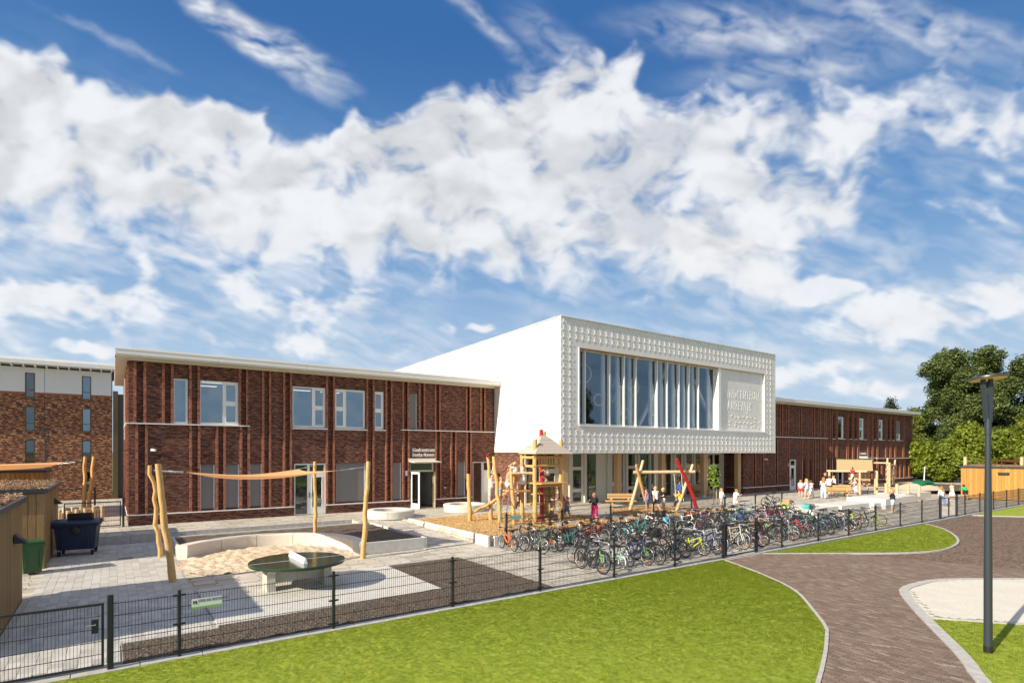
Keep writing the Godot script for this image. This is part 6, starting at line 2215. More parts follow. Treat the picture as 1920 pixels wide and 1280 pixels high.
func make_play() -> void:
	var R: Material = M.robinia
	# climbing tower
	var o := thing("climbing_tower", "robinia wood climbing tower with pyramid board roof, red pole and climbing net", "climbing frame")
	var xa := 15.9
	var xb := 17.5
	var za := 11.05
	var zb := 10.0
	for k in [[xa, za, 4.1, 1], [xb, za, 4.1, 2], [xa, zb, 3.6, 3], [xb - 0.2, zb, 4.55, 4]]:
		part("post", pole(Vector3(k[0], 0, k[1]), Vector3(k[0], k[2], k[1]), 0.12, 0.10, 0.06, k[3]), R, o)
	part("red_pole", pole(Vector3(16.75, 0, 10.5), Vector3(16.75, 4.62, 10.45), 0.11, 0.10, 0.03, 7), M.red_paint, o)
	# roof of boards
	var apex := Vector3(16.85, 4.42, 10.45)
	var e := [Vector3(15.62, 3.42, 11.5), Vector3(17.9, 3.42, 11.5), Vector3(17.9, 3.42, 9.9), Vector3(15.75, 3.42, 9.9)]
	for k in 4:
		var a: Vector3 = e[k]
		var b: Vector3 = e[(k + 1) % 4]
		for i in 6:
			var m := MB.new()
			var t0 := i / 6.0
			var t1 := minf((i + 1) / 6.0 - 0.006, 0.985)
			var nn := (b - a).cross(apex - a).normalized() * 0.03
			var q := [a.lerp(apex, t0), b.lerp(apex, t0), b.lerp(apex, t1), a.lerp(apex, t1)]
			var dy := Vector3(0, rng.randf_range(-0.006, 0.006), 0)
			for j in 4:
				q[j] += dy
			m.quad(q[0] + nn, q[1] + nn, q[2] + nn, q[3] + nn)
			m.quad(q[1], q[0], q[3], q[2])
			m.quad(q[0], q[1], q[1] + nn, q[0] + nn)
			m.quad(q[2], q[3], q[3] + nn, q[2] + nn)
			m.quad(q[1], q[2], q[2] + nn, q[1] + nn)
			m.quad(q[3], q[0], q[0] + nn, q[3] + nn)
			part("roof_board", m, M.grey_board, o)
	for y in [3.28, 2.86]:
		beam("rail", o, Vector3(xa - 0.12, y, za), Vector3(xb + 0.12, y, za), 0.075, R, 0.03, int(y * 10))
		beam("rail", o, Vector3(xa, y - 0.03, za + 0.1), Vector3(xa, y - 0.03, zb - 0.1), 0.07, R, 0.03, int(y * 11))
		beam("rail", o, Vector3(xb, y - 0.03, za + 0.1), Vector3(xb, y - 0.03, zb - 0.1), 0.07, R, 0.03, int(y * 12))
	for i in 8:
		var m := MB.new()
		m.cbox(Vector3(xa + 0.2 + i * 0.165, 2.88, za - 0.03), Vector3(xa + 0.31 + i * 0.165, 3.26 + 0.03 * (i % 3), za), 0.008)
		part("baluster", m, R, o)
	for i in 7:
		var m := MB.new()
		m.cbox(Vector3(xa - 0.02, 1.98, zb + i * 0.225), Vector3(xb + 0.02, 2.04, zb + 0.215 + i * 0.225), 0.008)
		part("deck_board", m, R, o)
	beam("deck_beam", o, Vector3(xa, 1.9, za + 0.02), Vector3(xb, 1.9, za + 0.02), 0.09, R, 0.03, 31)
	beam("cross_log", o, Vector3(xa, 0.34, za), Vector3(xb - 0.15, 0.4, za - 0.1), 0.075, M.bark, 0.04, 33)
	beam("leaning_post", o, Vector3(16.95, 0, 10.7), Vector3(17.3, 1.9, 10.1), 0.10, R, 0.06, 35)
	beam("leaning_post", o, Vector3(17.3, 0, 10.55), Vector3(17.45, 1.9, 10.6), 0.12, R, 0.1, 36)
	for k in [[16.15, 1.45, 16.6, 1.45], [16.0, 0.95, 16.5, 0.98]]:
		part("step_board", MB_box(Vector3(k[0] - 0.2, k[1], 10.5), Vector3(k[2], k[3] + 0.06, 10.8)), R, o)
	var net := MB.new()
	for i in 5:
		var x := xa + 0.2 + i * 0.3
		net.tube([Vector3(x, 1.9, za + 0.05), Vector3(x + 0.02, 1.1, za + 0.13), Vector3(x, 0.15, za + 0.3)], [0.012], 5, false)
	for i in 6:
		var t := (i + 0.5) / 6.0
		var z := za + 0.05 + 0.25 * t * t
		net.tube([Vector3(xa + 0.1, 1.9 - 1.75 * t, z), Vector3(xa + 0.75, 1.84 - 1.75 * t, z + 0.03), Vector3(xb - 0.2, 1.9 - 1.75 * t, z)], [0.012], 5, false)
	part("climbing_net", net, M.black, o)
	# walkway, rail and the sloping steel poles
	for i in 6:
		var m := MB.new()
		m.cbox(Vector3(15.0 + i * 0.15, 1.6, 9.6), Vector3(15.14 + i * 0.15, 1.67, 10.7), 0.008)
		part("deck_board", m, R, o)
	beam("post", o, Vector3(14.95, 0, 9.5), Vector3(14.7, 3.3, 9.3), 0.105, R, 0.1, 41, 0.09)
	beam("post", o, Vector3(15.0, 0, 10.6), Vector3(14.95, 2.75, 10.4), 0.10, R, 0.05, 43, 0.085)
	beam("rail", o, Vector3(14.85, 2.5, 10.55), Vector3(16.0, 2.5, 10.95), 0.07, M.pale_log, 0.02, 44)
	for z in [10.2, 10.62]:
		var m := MB.new()
		m.tube([Vector3(13.05, 0.03, z + 2.0), Vector3(13.5, 0.45, z + 1.4), Vector3(14.5, 1.5, z + 0.25), Vector3(14.75, 1.76, z + 0.02), Vector3(15.25, 1.78, z)], [0.024], 8)
		part("slide_pole", m, M.steel, o)
	# balance beam with its posts
	o = thing("balance_beam", "long crooked robinia balance beam rising to the climbing tower on three posts", "balance beam")
	beam("post", o, Vector3(14.03, 0, 8.14), Vector3(13.95, 2.42, 8.1), 0.11, R, 0.06, 51, 0.09)
	beam("post", o, Vector3(15.15, 0, 8.36), Vector3(15.0, 3.3, 8.3), 0.115, R, 0.1, 53, 0.085)
	part("beam", pole(Vector3(14.0, 0.42, 8.15), Vector3(15.15, 0.95, 8.45), 0.075, 0.085, 0.12, 55), R, o)
	part("beam", pole(Vector3(15.1, 0.93, 8.45), Vector3(15.25, 1.58, 9.75), 0.085, 0.095, 0.1, 56), R, o)
	var m := MB.new()
	m.xf = Transform3D(Basis(Vector3.UP, 0.6), Vector3(14.96, 3.33, 8.3))
	m.tube([Vector3(-0.16, -0.06, 0), Vector3(-0.05, 0.0, 0), Vector3(0.07, 0.05, 0), Vector3(0.15, 0.13, 0)], [0.015, 0.06, 0.055, 0.03], 8)
	m.tri(Vector3(0.17, 0.12, 0.02), Vector3(0.26, 0.12, 0), Vector3(0.17, 0.15, -0.02))
	part("carved_bird", m, M.red_paint, o)
	# swing with crossed legs and one red curved leg
	o = thing("swing_frame", "wooden swing frame with crossed pale legs and one curved bright red leg", "swing")
	var L: Material = M.pale_log
	beam("leg", o, Vector3(24.72, 0, 8.9), Vector3(25.95, 3.0, 8.85), 0.10, L, 0.03, 61, 0.085)
	beam("leg", o, Vector3(26.41, 0, 8.79), Vector3(24.95, 2.75, 9.2), 0.10, R, 0.04, 62, 0.085)
	beam("leg", o, Vector3(26.59, 0, 10.84), Vector3(28.25, 2.75, 10.75), 0.10, L, 0.03, 63, 0.085)
	m = MB.new()
	m.tube([Vector3(28.25, 0, 11.02), Vector3(28.0, 0.8, 11.0), Vector3(27.5, 1.7, 10.95), Vector3(26.95, 2.5, 10.9), Vector3(26.6, 3.1, 10.85), Vector3(26.59, 3.11, 10.85)], [0.11, 0.11, 0.105, 0.1, 0.095, 0.08], 12)
	part("red_leg", m, M.red_paint, o)
	beam("crossbar", o, Vector3(25.1, 2.3, 8.85), Vector3(28.1, 2.33, 11.0), 0.105, L, 0.03, 65, 0.10)
	for k in [[0.42, 0.0, 0.0], [0.72, 0.5, 0.35]]:
		var p := Vector3(25.1, 2.25, 8.85).lerp(Vector3(28.1, 2.28, 11.0), k[0])
		var sd := Vector3(0.42, 0, 0.3).normalized()
		var fw := Vector3(-0.58, 0, 0.81)
		var s: Vector3 = p + Vector3(0, -1.78, 0) + fw * k[1] + Vector3(0, k[2] * 0.3, 0)
		for t in [-0.22, 0.22]:
			m = MB.new()
			m.tube([p + sd * t, s + sd * t], [0.012], 5, false)
			part("rope", m, M.galvanised, o)
		m = MB.new()
		m.bar(s - sd * 0.24, s + sd * 0.24, 0.17, 0.035)
		part("seat", m, M.black, o)
	# benches
	bench("wooden bench with backrest left of the swing, before the glass front", Vector3(25.5, 0, 7.4), -0.6)
	bench("wooden bench in the shade under the white box, beside the glass doors", Vector3(38.4, 0, 3.95), -0.25)
	# sapling
	o = thing("sapling", "slender young tree with pale green leaves beside the swing, before the entrance doors", "tree", Vector3(32.4, 0.0, 9.3))
	m = MB.new()
	m.tube([Vector3(0, -0.05, 0), Vector3(0.03, 1.0, 0), Vector3(-0.02, 2.0, 0.02), Vector3(0.03, 2.7, 0)], [0.028, 0.024, 0.018, 0.008], 7)
	for i in 9:
		var y := 1.2 + i * 0.15
		var a := i * 2.2
		m.tube([Vector3(0, y, 0), Vector3(cos(a) * 0.35, y + 0.25, sin(a) * 0.35)], [0.01, 0.004], 4, false)
	part("trunk", m, M.bark, o)
	var where := []
	var tints := []
	for i in 190:
		var a := rng.randf() * TAU
		var y := rng.randf_range(1.15, 2.75)
		var r := rng.randf_range(0.08, 0.46) * (1.0 - 0.35 * absf(y - 1.8))
		where.append(Transform3D(Basis.from_euler(Vector3(rng.randf() * 6, rng.randf() * 6, rng.randf() * 6)).scaled(Vector3.ONE * rng.randf_range(0.7, 1.2)), Vector3(cos(a) * r, y, sin(a) * r)))
		tints.append(Color(0.16, 0.26, 0.03).lerp(Color(0.30, 0.40, 0.06), rng.randf()))
	multi("crown", leaf_clump(3, 0.07, 0.11, 77).mesh(), M.leaf, where, tints, o)
	part("stake", MB_box(Vector3(0.4, 0, -0.1), Vector3(0.45, 1.1, -0.05)), M.pale_log, o)
	# picnic bench with children on it
	o = thing("picnic_bench", "yellow brown wooden picnic bench with slatted back, children gathered round it", "picnic table", Vector3(46.3, 0, 10.7), -1.0)
	for i in 3:
		m = MB.new()
		m.cbox(Vector3(-1.0, 0.5 + i * 0.15, 0.28 - i * 0.03), Vector3(1.0, 0.62 + i * 0.15, 0.33 - i * 0.03), 0.01)
		part("back_slat", m, M.bench_wood, o)
	for i in 3:
		m = MB.new()
		m.cbox(Vector3(-1.0, 0.86, -0.28 + i * 0.17), Vector3(1.0, 0.9, -0.12 + i * 0.17), 0.008)
		part("top_plank", m, M.bench_wood, o)
	for z in [0.62, -0.75]:
		m = MB.new()
		m.cbox(Vector3(-1.15, 0.4, z - 0.16), Vector3(1.15, 0.45, z + 0.16), 0.01)
		part("seat", m, M.bench_wood, o)
	for x in [-0.7, 0.7]:
		m = MB.new()
		m.bar(Vector3(x, 0, 0.7), Vector3(x, 0.86, 0.1), 0.09, 0.09)
		m.bar(Vector3(x, 0, -0.8), Vector3(x, 0.86, -0.1), 0.09, 0.09)
		m.bar(Vector3(x + 0.07, 0.36, 0.75), Vector3(x + 0.07, 0.36, -0.88), 0.06, 0.08)
		part("leg", m, M.bench_wood, o)
	# play hut
	o = thing("play_hut", "wooden play hut with a pitched plank roof and a green ridge, on a log terrace", "playhouse", Vector3(50.6, 0, 9.6), -1.12)
	for x in [-1.3, 0.9, 2.1]:
		for z in [-0.7, 0.9]:
			part("post", pole(Vector3(x, 0, z), Vector3(x, 1.98, z), 0.10, 0.09, 0.04, int(80 + x * 7 + z)), L, o)
	beam("rail", o, Vector3(-1.5, 1.92, 0.9), Vector3(1.4, 1.92, 0.92), 0.09, L, 0.03, 91)
	beam("rail", o, Vector3(-1.3, 1.92, 0.9), Vector3(-1.3, 1.92, -0.7), 0.08, L, 0.03, 92)
	for s in [-1.0, 1.0]:
		for i in 5:
			m = MB.new()
			var t := i / 5.0
			var t1 := (i + 1) / 5.0 - 0.012
			var c0 := Vector3(0, lerpf(1.95, 2.85, t), -0.45 + s * lerpf(0.95, 0.0, t))
			var c1 := Vector3(0, lerpf(1.95, 2.85, t1), -0.45 + s * lerpf(0.95, 0.0, t1))
			var n := Vector3(0, 0.02, 0.02 * s)
			var x0 := Vector3(-0.75, 0, 0)
			var x1 := Vector3(1.85, 0, 0)
			m.quad(c0 + x0 + n, c0 + x1 + n, c1 + x1 + n, c1 + x0 + n)
			m.quad(c0 + x1, c0 + x0, c1 + x0, c1 + x1)
			m.quad(c0 + x0, c0 + x1, c0 + x1 + n, c0 + x0 + n)
			m.quad(c0 + x1, c1 + x1, c1 + x1 + n, c0 + x1 + n)
			m.quad(c1 + x0, c0 + x0, c0 + x0 + n, c1 + x0 + n)
			part("roof_board", m, M.hut_board, o)
	m = MB.new()
	m.bar(Vector3(-0.8, 2.88, -0.45), Vector3(1.9, 2.88, -0.45), 0.16, 0.05)
	part("ridge_board", m, M.leaf_paint, o)
	m = MB.new()
	m.tri(Vector3(1.75, 1.95, 0.42), Vector3(1.75, 1.95, -1.3), Vector3(1.75, 2.78, -0.45))
	part("gable", m, M.hut_board, o)
	for i in 6:
		m = MB.new()
		m.cbox(Vector3(-0.6 + i * 0.3, 0.7, 0.0), Vector3(-0.33 + i * 0.3, 0.76, 0.9), 0.008)
		part("deck_board", m, M.hut_board, o)
	for i in 4:
		m = MB.new()
		m.cbox(Vector3(1.0 + i * 0.19, 0.76, -0.72), Vector3(1.17 + i * 0.19, 1.95, -0.68), 0.006)
		part("wall_board", m, M.hut_board, o)
	for k in [[0.15, 1.45, 0.5], [0.55, 1.45, 0.3]]:
		part("yellow_panel", MB_box(Vector3(k[0], 1.05, -0.6), Vector3(k[0] + 0.22, 1.7, -0.56)), M.yellow_door, o)
	beam("frame_post", o, Vector3(3.1, 0, -0.8), Vector3(3.1, 2.65, -0.8), 0.09, L, 0.0, 95)
	beam("frame_post", o, Vector3(3.1, 2.6, -0.8), Vector3(1.7, 2.62, -0.8), 0.07, L, 0.0, 96)
	for i in 4:
		beam("stump", o, Vector3(2.7 + i * 0.75, 0, 1.3 - i * 0.2), Vector3(2.7 + i * 0.75, 1.0 - 0.05 * i, 1.3 - i * 0.2), 0.12, L, 0.03, 97 + i)
	m = MB.new()
	m.bar(Vector3(1.4, 0.66, 1.1), Vector3(3.2, 0.66, 1.2), 0.4, 0.07)
	part("plank_bridge", m, M.hut_board, o)
	# pink striped cart
	var q := thing("push_cart", "pink and white striped cloth hung in front of the play hut", "cloth", Vector3(51.3, 0.35, 11.0), 0.3)
	for i in 5:
		m = MB.new()
		m.box(Vector3(-0.42 + i * 0.005, 0.0 + i * 0.11, -0.02 - 0.02 * i), Vector3(0.4 - i * 0.02, 0.109 + i * 0.11, 0.0 - 0.02 * i))
		part("stripe", m, M.pink if i % 2 == 0 else M.white_paint, q)
	part("frame", MB_box(Vector3(-0.3, -0.35, -0.1), Vector3(0.3, -0.005, -0.05)), M.black, q)
	# ladder
	o = thing("climbing_ladder", "leaning yellow log ladder with five rungs against the right brick wing", "ladder")
	var b0 := Vector3(60.2, 0, 9.0)
	var b1 := Vector3(62.4, 0, 8.6)
	var t0 := Vector3(60.7, 2.95, 8.8)
	var t1 := Vector3(63.5, 2.75, 8.4)
	part("rail", pole(b0, t0, 0.10, 0.085, 0.04, 111), L, o)
	part("rail", pole(b1, t1, 0.095, 0.08, 0.04, 112), L, o)
	for i in 5:
		var t := 0.12 + i * 0.17
		beam("rung", o, b0.lerp(t0, t) - Vector3(0.2, 0, 0), b1.lerp(t1, t) + Vector3(0.2, 0, 0), 0.075, L, 0.02, 113 + i)
	# green tunnel on a mound
	o = thing("play_tunnel", "dark green crawl tunnel in a low sand mound at the far playground", "play tunnel", Vector3(62.6, 0.05, 11.0), -0.5)
	m = MB.new()
	for i in 10:
		var a := PI * i / 10
		var b := PI * (i + 1) / 10
		var p := Vector3(cos(a) * 0.8, sin(a) * 0.8, 0)
		var p2 := Vector3(cos(b) * 0.8, sin(b) * 0.8, 0)
		m.quadn(p - Vector3(0, 0, 0.5), p2 - Vector3(0, 0, 0.5), p2 + Vector3(0, 0, 0.8), p + Vector3(0, 0, 0.8), p, p2, p2, p)
		m.quad(p * 1.0 + Vector3(0, 0, 0.8), p * 0.7 + Vector3(0, 0, 0.8), p2 * 0.7 + Vector3(0, 0, 0.8), p2 + Vector3(0, 0, 0.8))
	part("shell", m, M.tunnel_green, o)
	m = MB.new()
	m.xf = Transform3D(Basis.IDENTITY, Vector3(0.0, -0.05, -0.4))
	m.lathe([Vector2(2.6, 0), Vector2(1.8, 0.18), Vector2(0.9, 0.5), Vector2(0.0, 0.6)], 20)
	part("mound", m, M.sand, o)
	o = thing("sand_mound", "low sandy mound with a white pole at the far playground", "mound", Vector3(66, 0, 10))
	m = MB.new()
	m.lathe([Vector2(5.5, 0), Vector2(4.0, 0.22), Vector2(2.0, 0.3), Vector2(0.0, 0.35)], 24)
	part("mound", m, M.soil, o)
	m = MB.new()
	m.tube([Vector3(-1.5, 0.2, 0.5), Vector3(-1.2, 2.1, 0.5)], [0.05, 0.045], 8)
	part("pole", m, M.white_paint, o)


func bench(label: String, at: Vector3, turn: float) -> void:
	var o := thing("wooden_bench", label, "bench", at, turn)
	for i in 2:
		var m := MB.new()
		m.cbox(Vector3(-0.8, 0.58 + i * 0.17, -0.26 + i * 0.03), Vector3(0.8, 0.73 + i * 0.17, -0.2 + i * 0.03), 0.012)
		part("back_slat", m, M.bench_wood, o)
	var m2 := MB.new()
	m2.cbox(Vector3(-0.95, 0.41, -0.2), Vector3(0.95, 0.49, 0.3), 0.015)
	part("seat", m2, M.bench_wood, o)
	for x in [-0.55, 0.55]:
		var m := MB.new()
		m.bar(Vector3(x, 0, -0.1), Vector3(x, 0.9, -0.31), 0.12, 0.08)
		part("leg", m, M.bench_wood, o)
		m = MB.new()
		m.cbox(Vector3(x - 0.06, 0, 0.1), Vector3(x + 0.06, 0.41, 0.22), 0.01)
		part("leg", m, M.bench_wood, o)


# ---------------------------------------------------------------- bicycles
var bike_parts := {}


func wheel_meshes(r: float) -> Array:
	var t := MB.new()
	t.torus(Vector3.ZERO, Vector3.RIGHT, Vector3.UP, r - 0.02, 0.022, 26, 6)
	var rim := MB.new()
	rim.torus(Vector3.ZERO, Vector3.RIGHT, Vector3.UP, r - 0.045, 0.013, 26, 5)
	var s := MB.new()
	for i in 18:
		var a := TAU * i / 18
		var b := a + (0.5 if i % 2 else -0.5)
		s.tube([Vector3(cos(b) * 0.025, sin(b) * 0.025, 0.03 if i % 4 < 2 else -0.03), Vector3(cos(a) * (r - 0.05), sin(a) * (r - 0.05), 0)], [0.0022], 3, false)
	s.tube([Vector3(0, 0, -0.05), Vector3(0, 0, 0.05)], [0.022], 8)
	return [t.mesh(), rim.mesh(), s.mesh()]


# one bicycle, standing on its wheels, front towards +x
func bicycle(kind: String) -> Node3D:
	var adult := kind == "city" or kind == "step"
	var r: float = {"city": 0.35, "step": 0.35, "mtb": 0.31, "kid": 0.255, "small": 0.205}[kind]
	var k: float = r / 0.35
	var wb := 0.54 * (0.55 + 0.45 * k)
	var o := Node3D.new()
	o.name = "bicycle"
	var bb := Vector3(-0.06 * k, r - 0.05, 0)
	var ra := Vector3(-wb, r, 0)
	var fa := Vector3(wb, r, 0)
	var hd := Vector3(wb - 0.24 * k, r + 0.5 * k + 0.06, 0)
	var hl := Vector3(wb - 0.17 * k, r + 0.33 * k + 0.03, 0)
	var st := Vector3(-0.22 * k, r + 0.42 * k + 0.05, 0)
	var f := MB.new()
	var w := 0.021 if kind != "mtb" else 0.026
	if kind == "step" or kind == "small":
		f.tube([hl + Vector3(-0.02, 0.06, 0), bb.lerp(hl, 0.42) + Vector3(0, 0.02, 0), bb], [w * 1.3], 7)
		f.tube([hl + Vector3(-0.02, 0.10, 0), bb.lerp(hl, 0.4) + Vector3(0, 0.13 * k, 0), st.lerp(bb, 0.55)], [w], 6)
	else:
		f.tube([hl, bb], [w * 1.25], 7)
		f.tube([hd - Vector3(0.01, 0.03, 0), st - Vector3(0, 0.05 + (0.12 if kind == "kid" or kind == "mtb" else 0.02), 0)], [w], 7)
	f.tube([hl - Vector3(-0.01, 0.03, 0), hd], [w * 1.2], 8)
	f.tube([bb, st], [w], 7)
	for s in [-0.045, 0.045]:
		f.tube([bb + Vector3(0, 0, s * 0.6), ra + Vector3(0, 0, s)], [0.011], 5)
		f.tube([st - Vector3(0, 0.08, -s * 0.4), ra + Vector3(0, 0, s)], [0.009], 5)
	f.tube([bb - Vector3(0, 0, 0.035), bb + Vector3(0, 0, 0.035)], [0.03], 8)
	part("frame", f, M.black, o)
	var fk := MB.new()
	for s in [-0.048, 0.048]:
		fk.tube([hl + Vector3(0.02, -0.02, s), hl.lerp(fa, 0.6) + Vector3(0.0, 0, s), fa + Vector3(0, 0, s)], [0.017 if kind == "mtb" or kind == "kid" else 0.013, 0.012], 6)
	fk.tube([hl + Vector3(0.02, -0.02, -0.055), hl + Vector3(0.02, -0.02, 0.055)], [0.018], 6)
	part("fork", fk, M.black, o)
	if not bike_parts.has(r):
		bike_parts[r] = wheel_meshes(r)
	for c in [fa, ra]:
		var wheel := part("wheel", bike_parts[r][0], M.rubber, o)
		wheel.position = c
		part("rim", bike_parts[r][1], M.galvanised, wheel)
		part("spokes", bike_parts[r][2], M.steel, wheel)
	var hb := MB.new()
	var hp := hd + Vector3(-0.04, 0.13 * k + 0.05, 0)
	hb.tube([hd, hp], [0.016], 6)
	if adult:
		for s in [-1.0, 1.0]:
			hb.tube([hp, hp + Vector3(0.04, 0.02, 0.12 * s), hp + Vector3(-0.02, 0.05, 0.25 * s), hp + Vector3(-0.17, 0.03, 0.29 * s)], [0.012], 6)
	else:
		for s in [-1.0, 1.0]:
			hb.tube([hp, hp + Vector3(0.0, 0.03, 0.13 * s), hp + Vector3(-0.05, 0.05, 0.29 * s)], [0.013], 6)
	part("handlebar", hb, M.galvanised if adult else M.black, o)
	var gr := MB.new()
	for s in [-1.0, 1.0]:
		if adult:
			gr.tube([hp + Vector3(-0.09, 0.038, 0.277 * s), hp + Vector3(-0.19, 0.028, 0.292 * s)], [0.018], 7)
		else:
			gr.tube([hp + Vector3(-0.035, 0.044, 0.21 * s), hp + Vector3(-0.053, 0.052, 0.31 * s)], [0.018], 7)
			gr.tube([hp + Vector3(0.02, 0.03, 0.16 * s), hp + Vector3(0.04, 0.02, 0.26 * s)], [0.006], 4)
	part("grips", gr, M.black, o)
	var sd := MB.new()
	var sp := st + (st - bb).normalized() * (0.12 * k + 0.04)
	sd.tube([st, sp], [0.013], 6)
	sd.tube([sp + Vector3(-0.13, 0.035, 0), sp + Vector3(-0.06, 0.035, 0), sp + Vector3(0.06, 0.028, 0), sp + Vector3(0.13, 0.02, 0)], [0.055, 0.06, 0.035, 0.018], 8)
	part("saddle", sd, M.black, o)
	var cr := MB.new()
	cr.torus(bb + Vector3(0, 0, 0.045), Vector3.RIGHT, Vector3.UP, 0.075 * k + 0.01, 0.008, 16, 4)
	for s in [-1.0, 1.0]:
		var c := bb + Vector3(0.1 * s * k, -0.1 * s * k, 0.06 * s)
		cr.tube([bb + Vector3(0, 0, 0.05 * s), c], [0.010], 5)
		cr.bar(c + Vector3(-0.045, 0, 0.05 * s), c + Vector3(0.045, 0, 0.05 * s), 0.08, 0.02)
	cr.bar(bb + Vector3(0, 0.06 * k, 0.045), ra + Vector3(0, 0.03, 0.045), 0.012, 0.012)
	cr.bar(bb + Vector3(0, -0.06 * k, 0.045), ra + Vector3(0, -0.03, 0.045), 0.012, 0.012)
	part("crank_set", cr, M.black, o)
	var ks := MB.new()
	ks.tube([bb + Vector3(-0.12, 0.0, -0.04), Vector3(-0.24 * k - 0.06, 0.01, -0.2)], [0.009], 5)
	part("kick_stand", ks, M.black, o)
	if kind != "mtb":
		var mg := MB.new()
		mg.torus(ra, Vector3.RIGHT, Vector3.UP, r + 0.025, 0.02, 14, 4, 0.5, 3.4)
		if adult:
			mg.torus(fa, Vector3.RIGHT, Vector3.UP, r + 0.025, 0.02, 12, 4, 0.4, 2.6)
		part("mudguard", mg, M.black, o)
		if kind != "small":
			var rk := MB.new()
			for s in [-0.05, 0.0, 0.05]:
				rk.tube([st + Vector3(-0.06, -0.08 * k, s), ra + Vector3(-0.16, r + 0.08, s)], [0.007], 4)
			for s in [-0.06, 0.06]:
				rk.tube([ra + Vector3(0, 0, s), ra + Vector3(-0.1, r + 0.08, s)], [0.006], 4)
			part("carrier", rk, M.black, o)
	var lg := MB.new()
	lg.tube([hl + Vector3(0.05, 0.08, 0), hl + Vector3(0.1, 0.085, 0)], [0.022, 0.03], 8)
	part("headlight", lg, M.steel, o)
	var rf := MB.new()
	rf.box(Vector3(wb - 0.02, r * 0.42, -0.012), Vector3(wb + 0.02, r * 0.62, 0.012))
	part("spoke_reflector", rf, M.reflector, o)
	return o


func paint(c: Color) -> StandardMaterial3D:
	var key := "paint_" + c.to_html()
	if not M.has(key):
		var m := mk(key, c, 0.35)
		m.clearcoat_enabled = true
		m.clearcoat = 0.5
		m.clearcoat_roughness = 0.1
	return M[key]


func hoop(x: float, z: float, label: String, group: String) -> void:
	var m := MB.new()
	var p := [Vector3(0, 0, -0.62), Vector3(0, 0.72, -0.62)]
	for i in 7:
		var a := PI - PI / 2 * i / 6
		p.append(Vector3(0, 0.75 + sin(a) * 0.13, -0.49 + cos(a) * 0.13))
	for i in 7:
		var a := PI / 2 - PI / 2 * i / 6
		p.append(Vector3(0, 0.75 + sin(a) * 0.13, 0.49 + cos(a) * 0.13))
	p.append(Vector3(0, 0.0, 0.62))
	m.tube(p, [0.026], 10)
	var o := thing("bicycle_hoop", label, "bicycle stand", Vector3(x, YARD, z), rng.randf_range(-0.03, 0.03), group)
	part("tube", m, M.galvanised, o)
	for s in [-0.62, 0.62]:
		m = MB.new()
		m.cbox(Vector3(-0.07, 0, s - 0.07), Vector3(0.07, 0.02, s + 0.07), 0.006)
		part("base_plate", m, M.galvanised, o)


const ORD := ["first", "second", "third", "fourth", "fifth", "sixth", "seventh", "eighth", "ninth"]


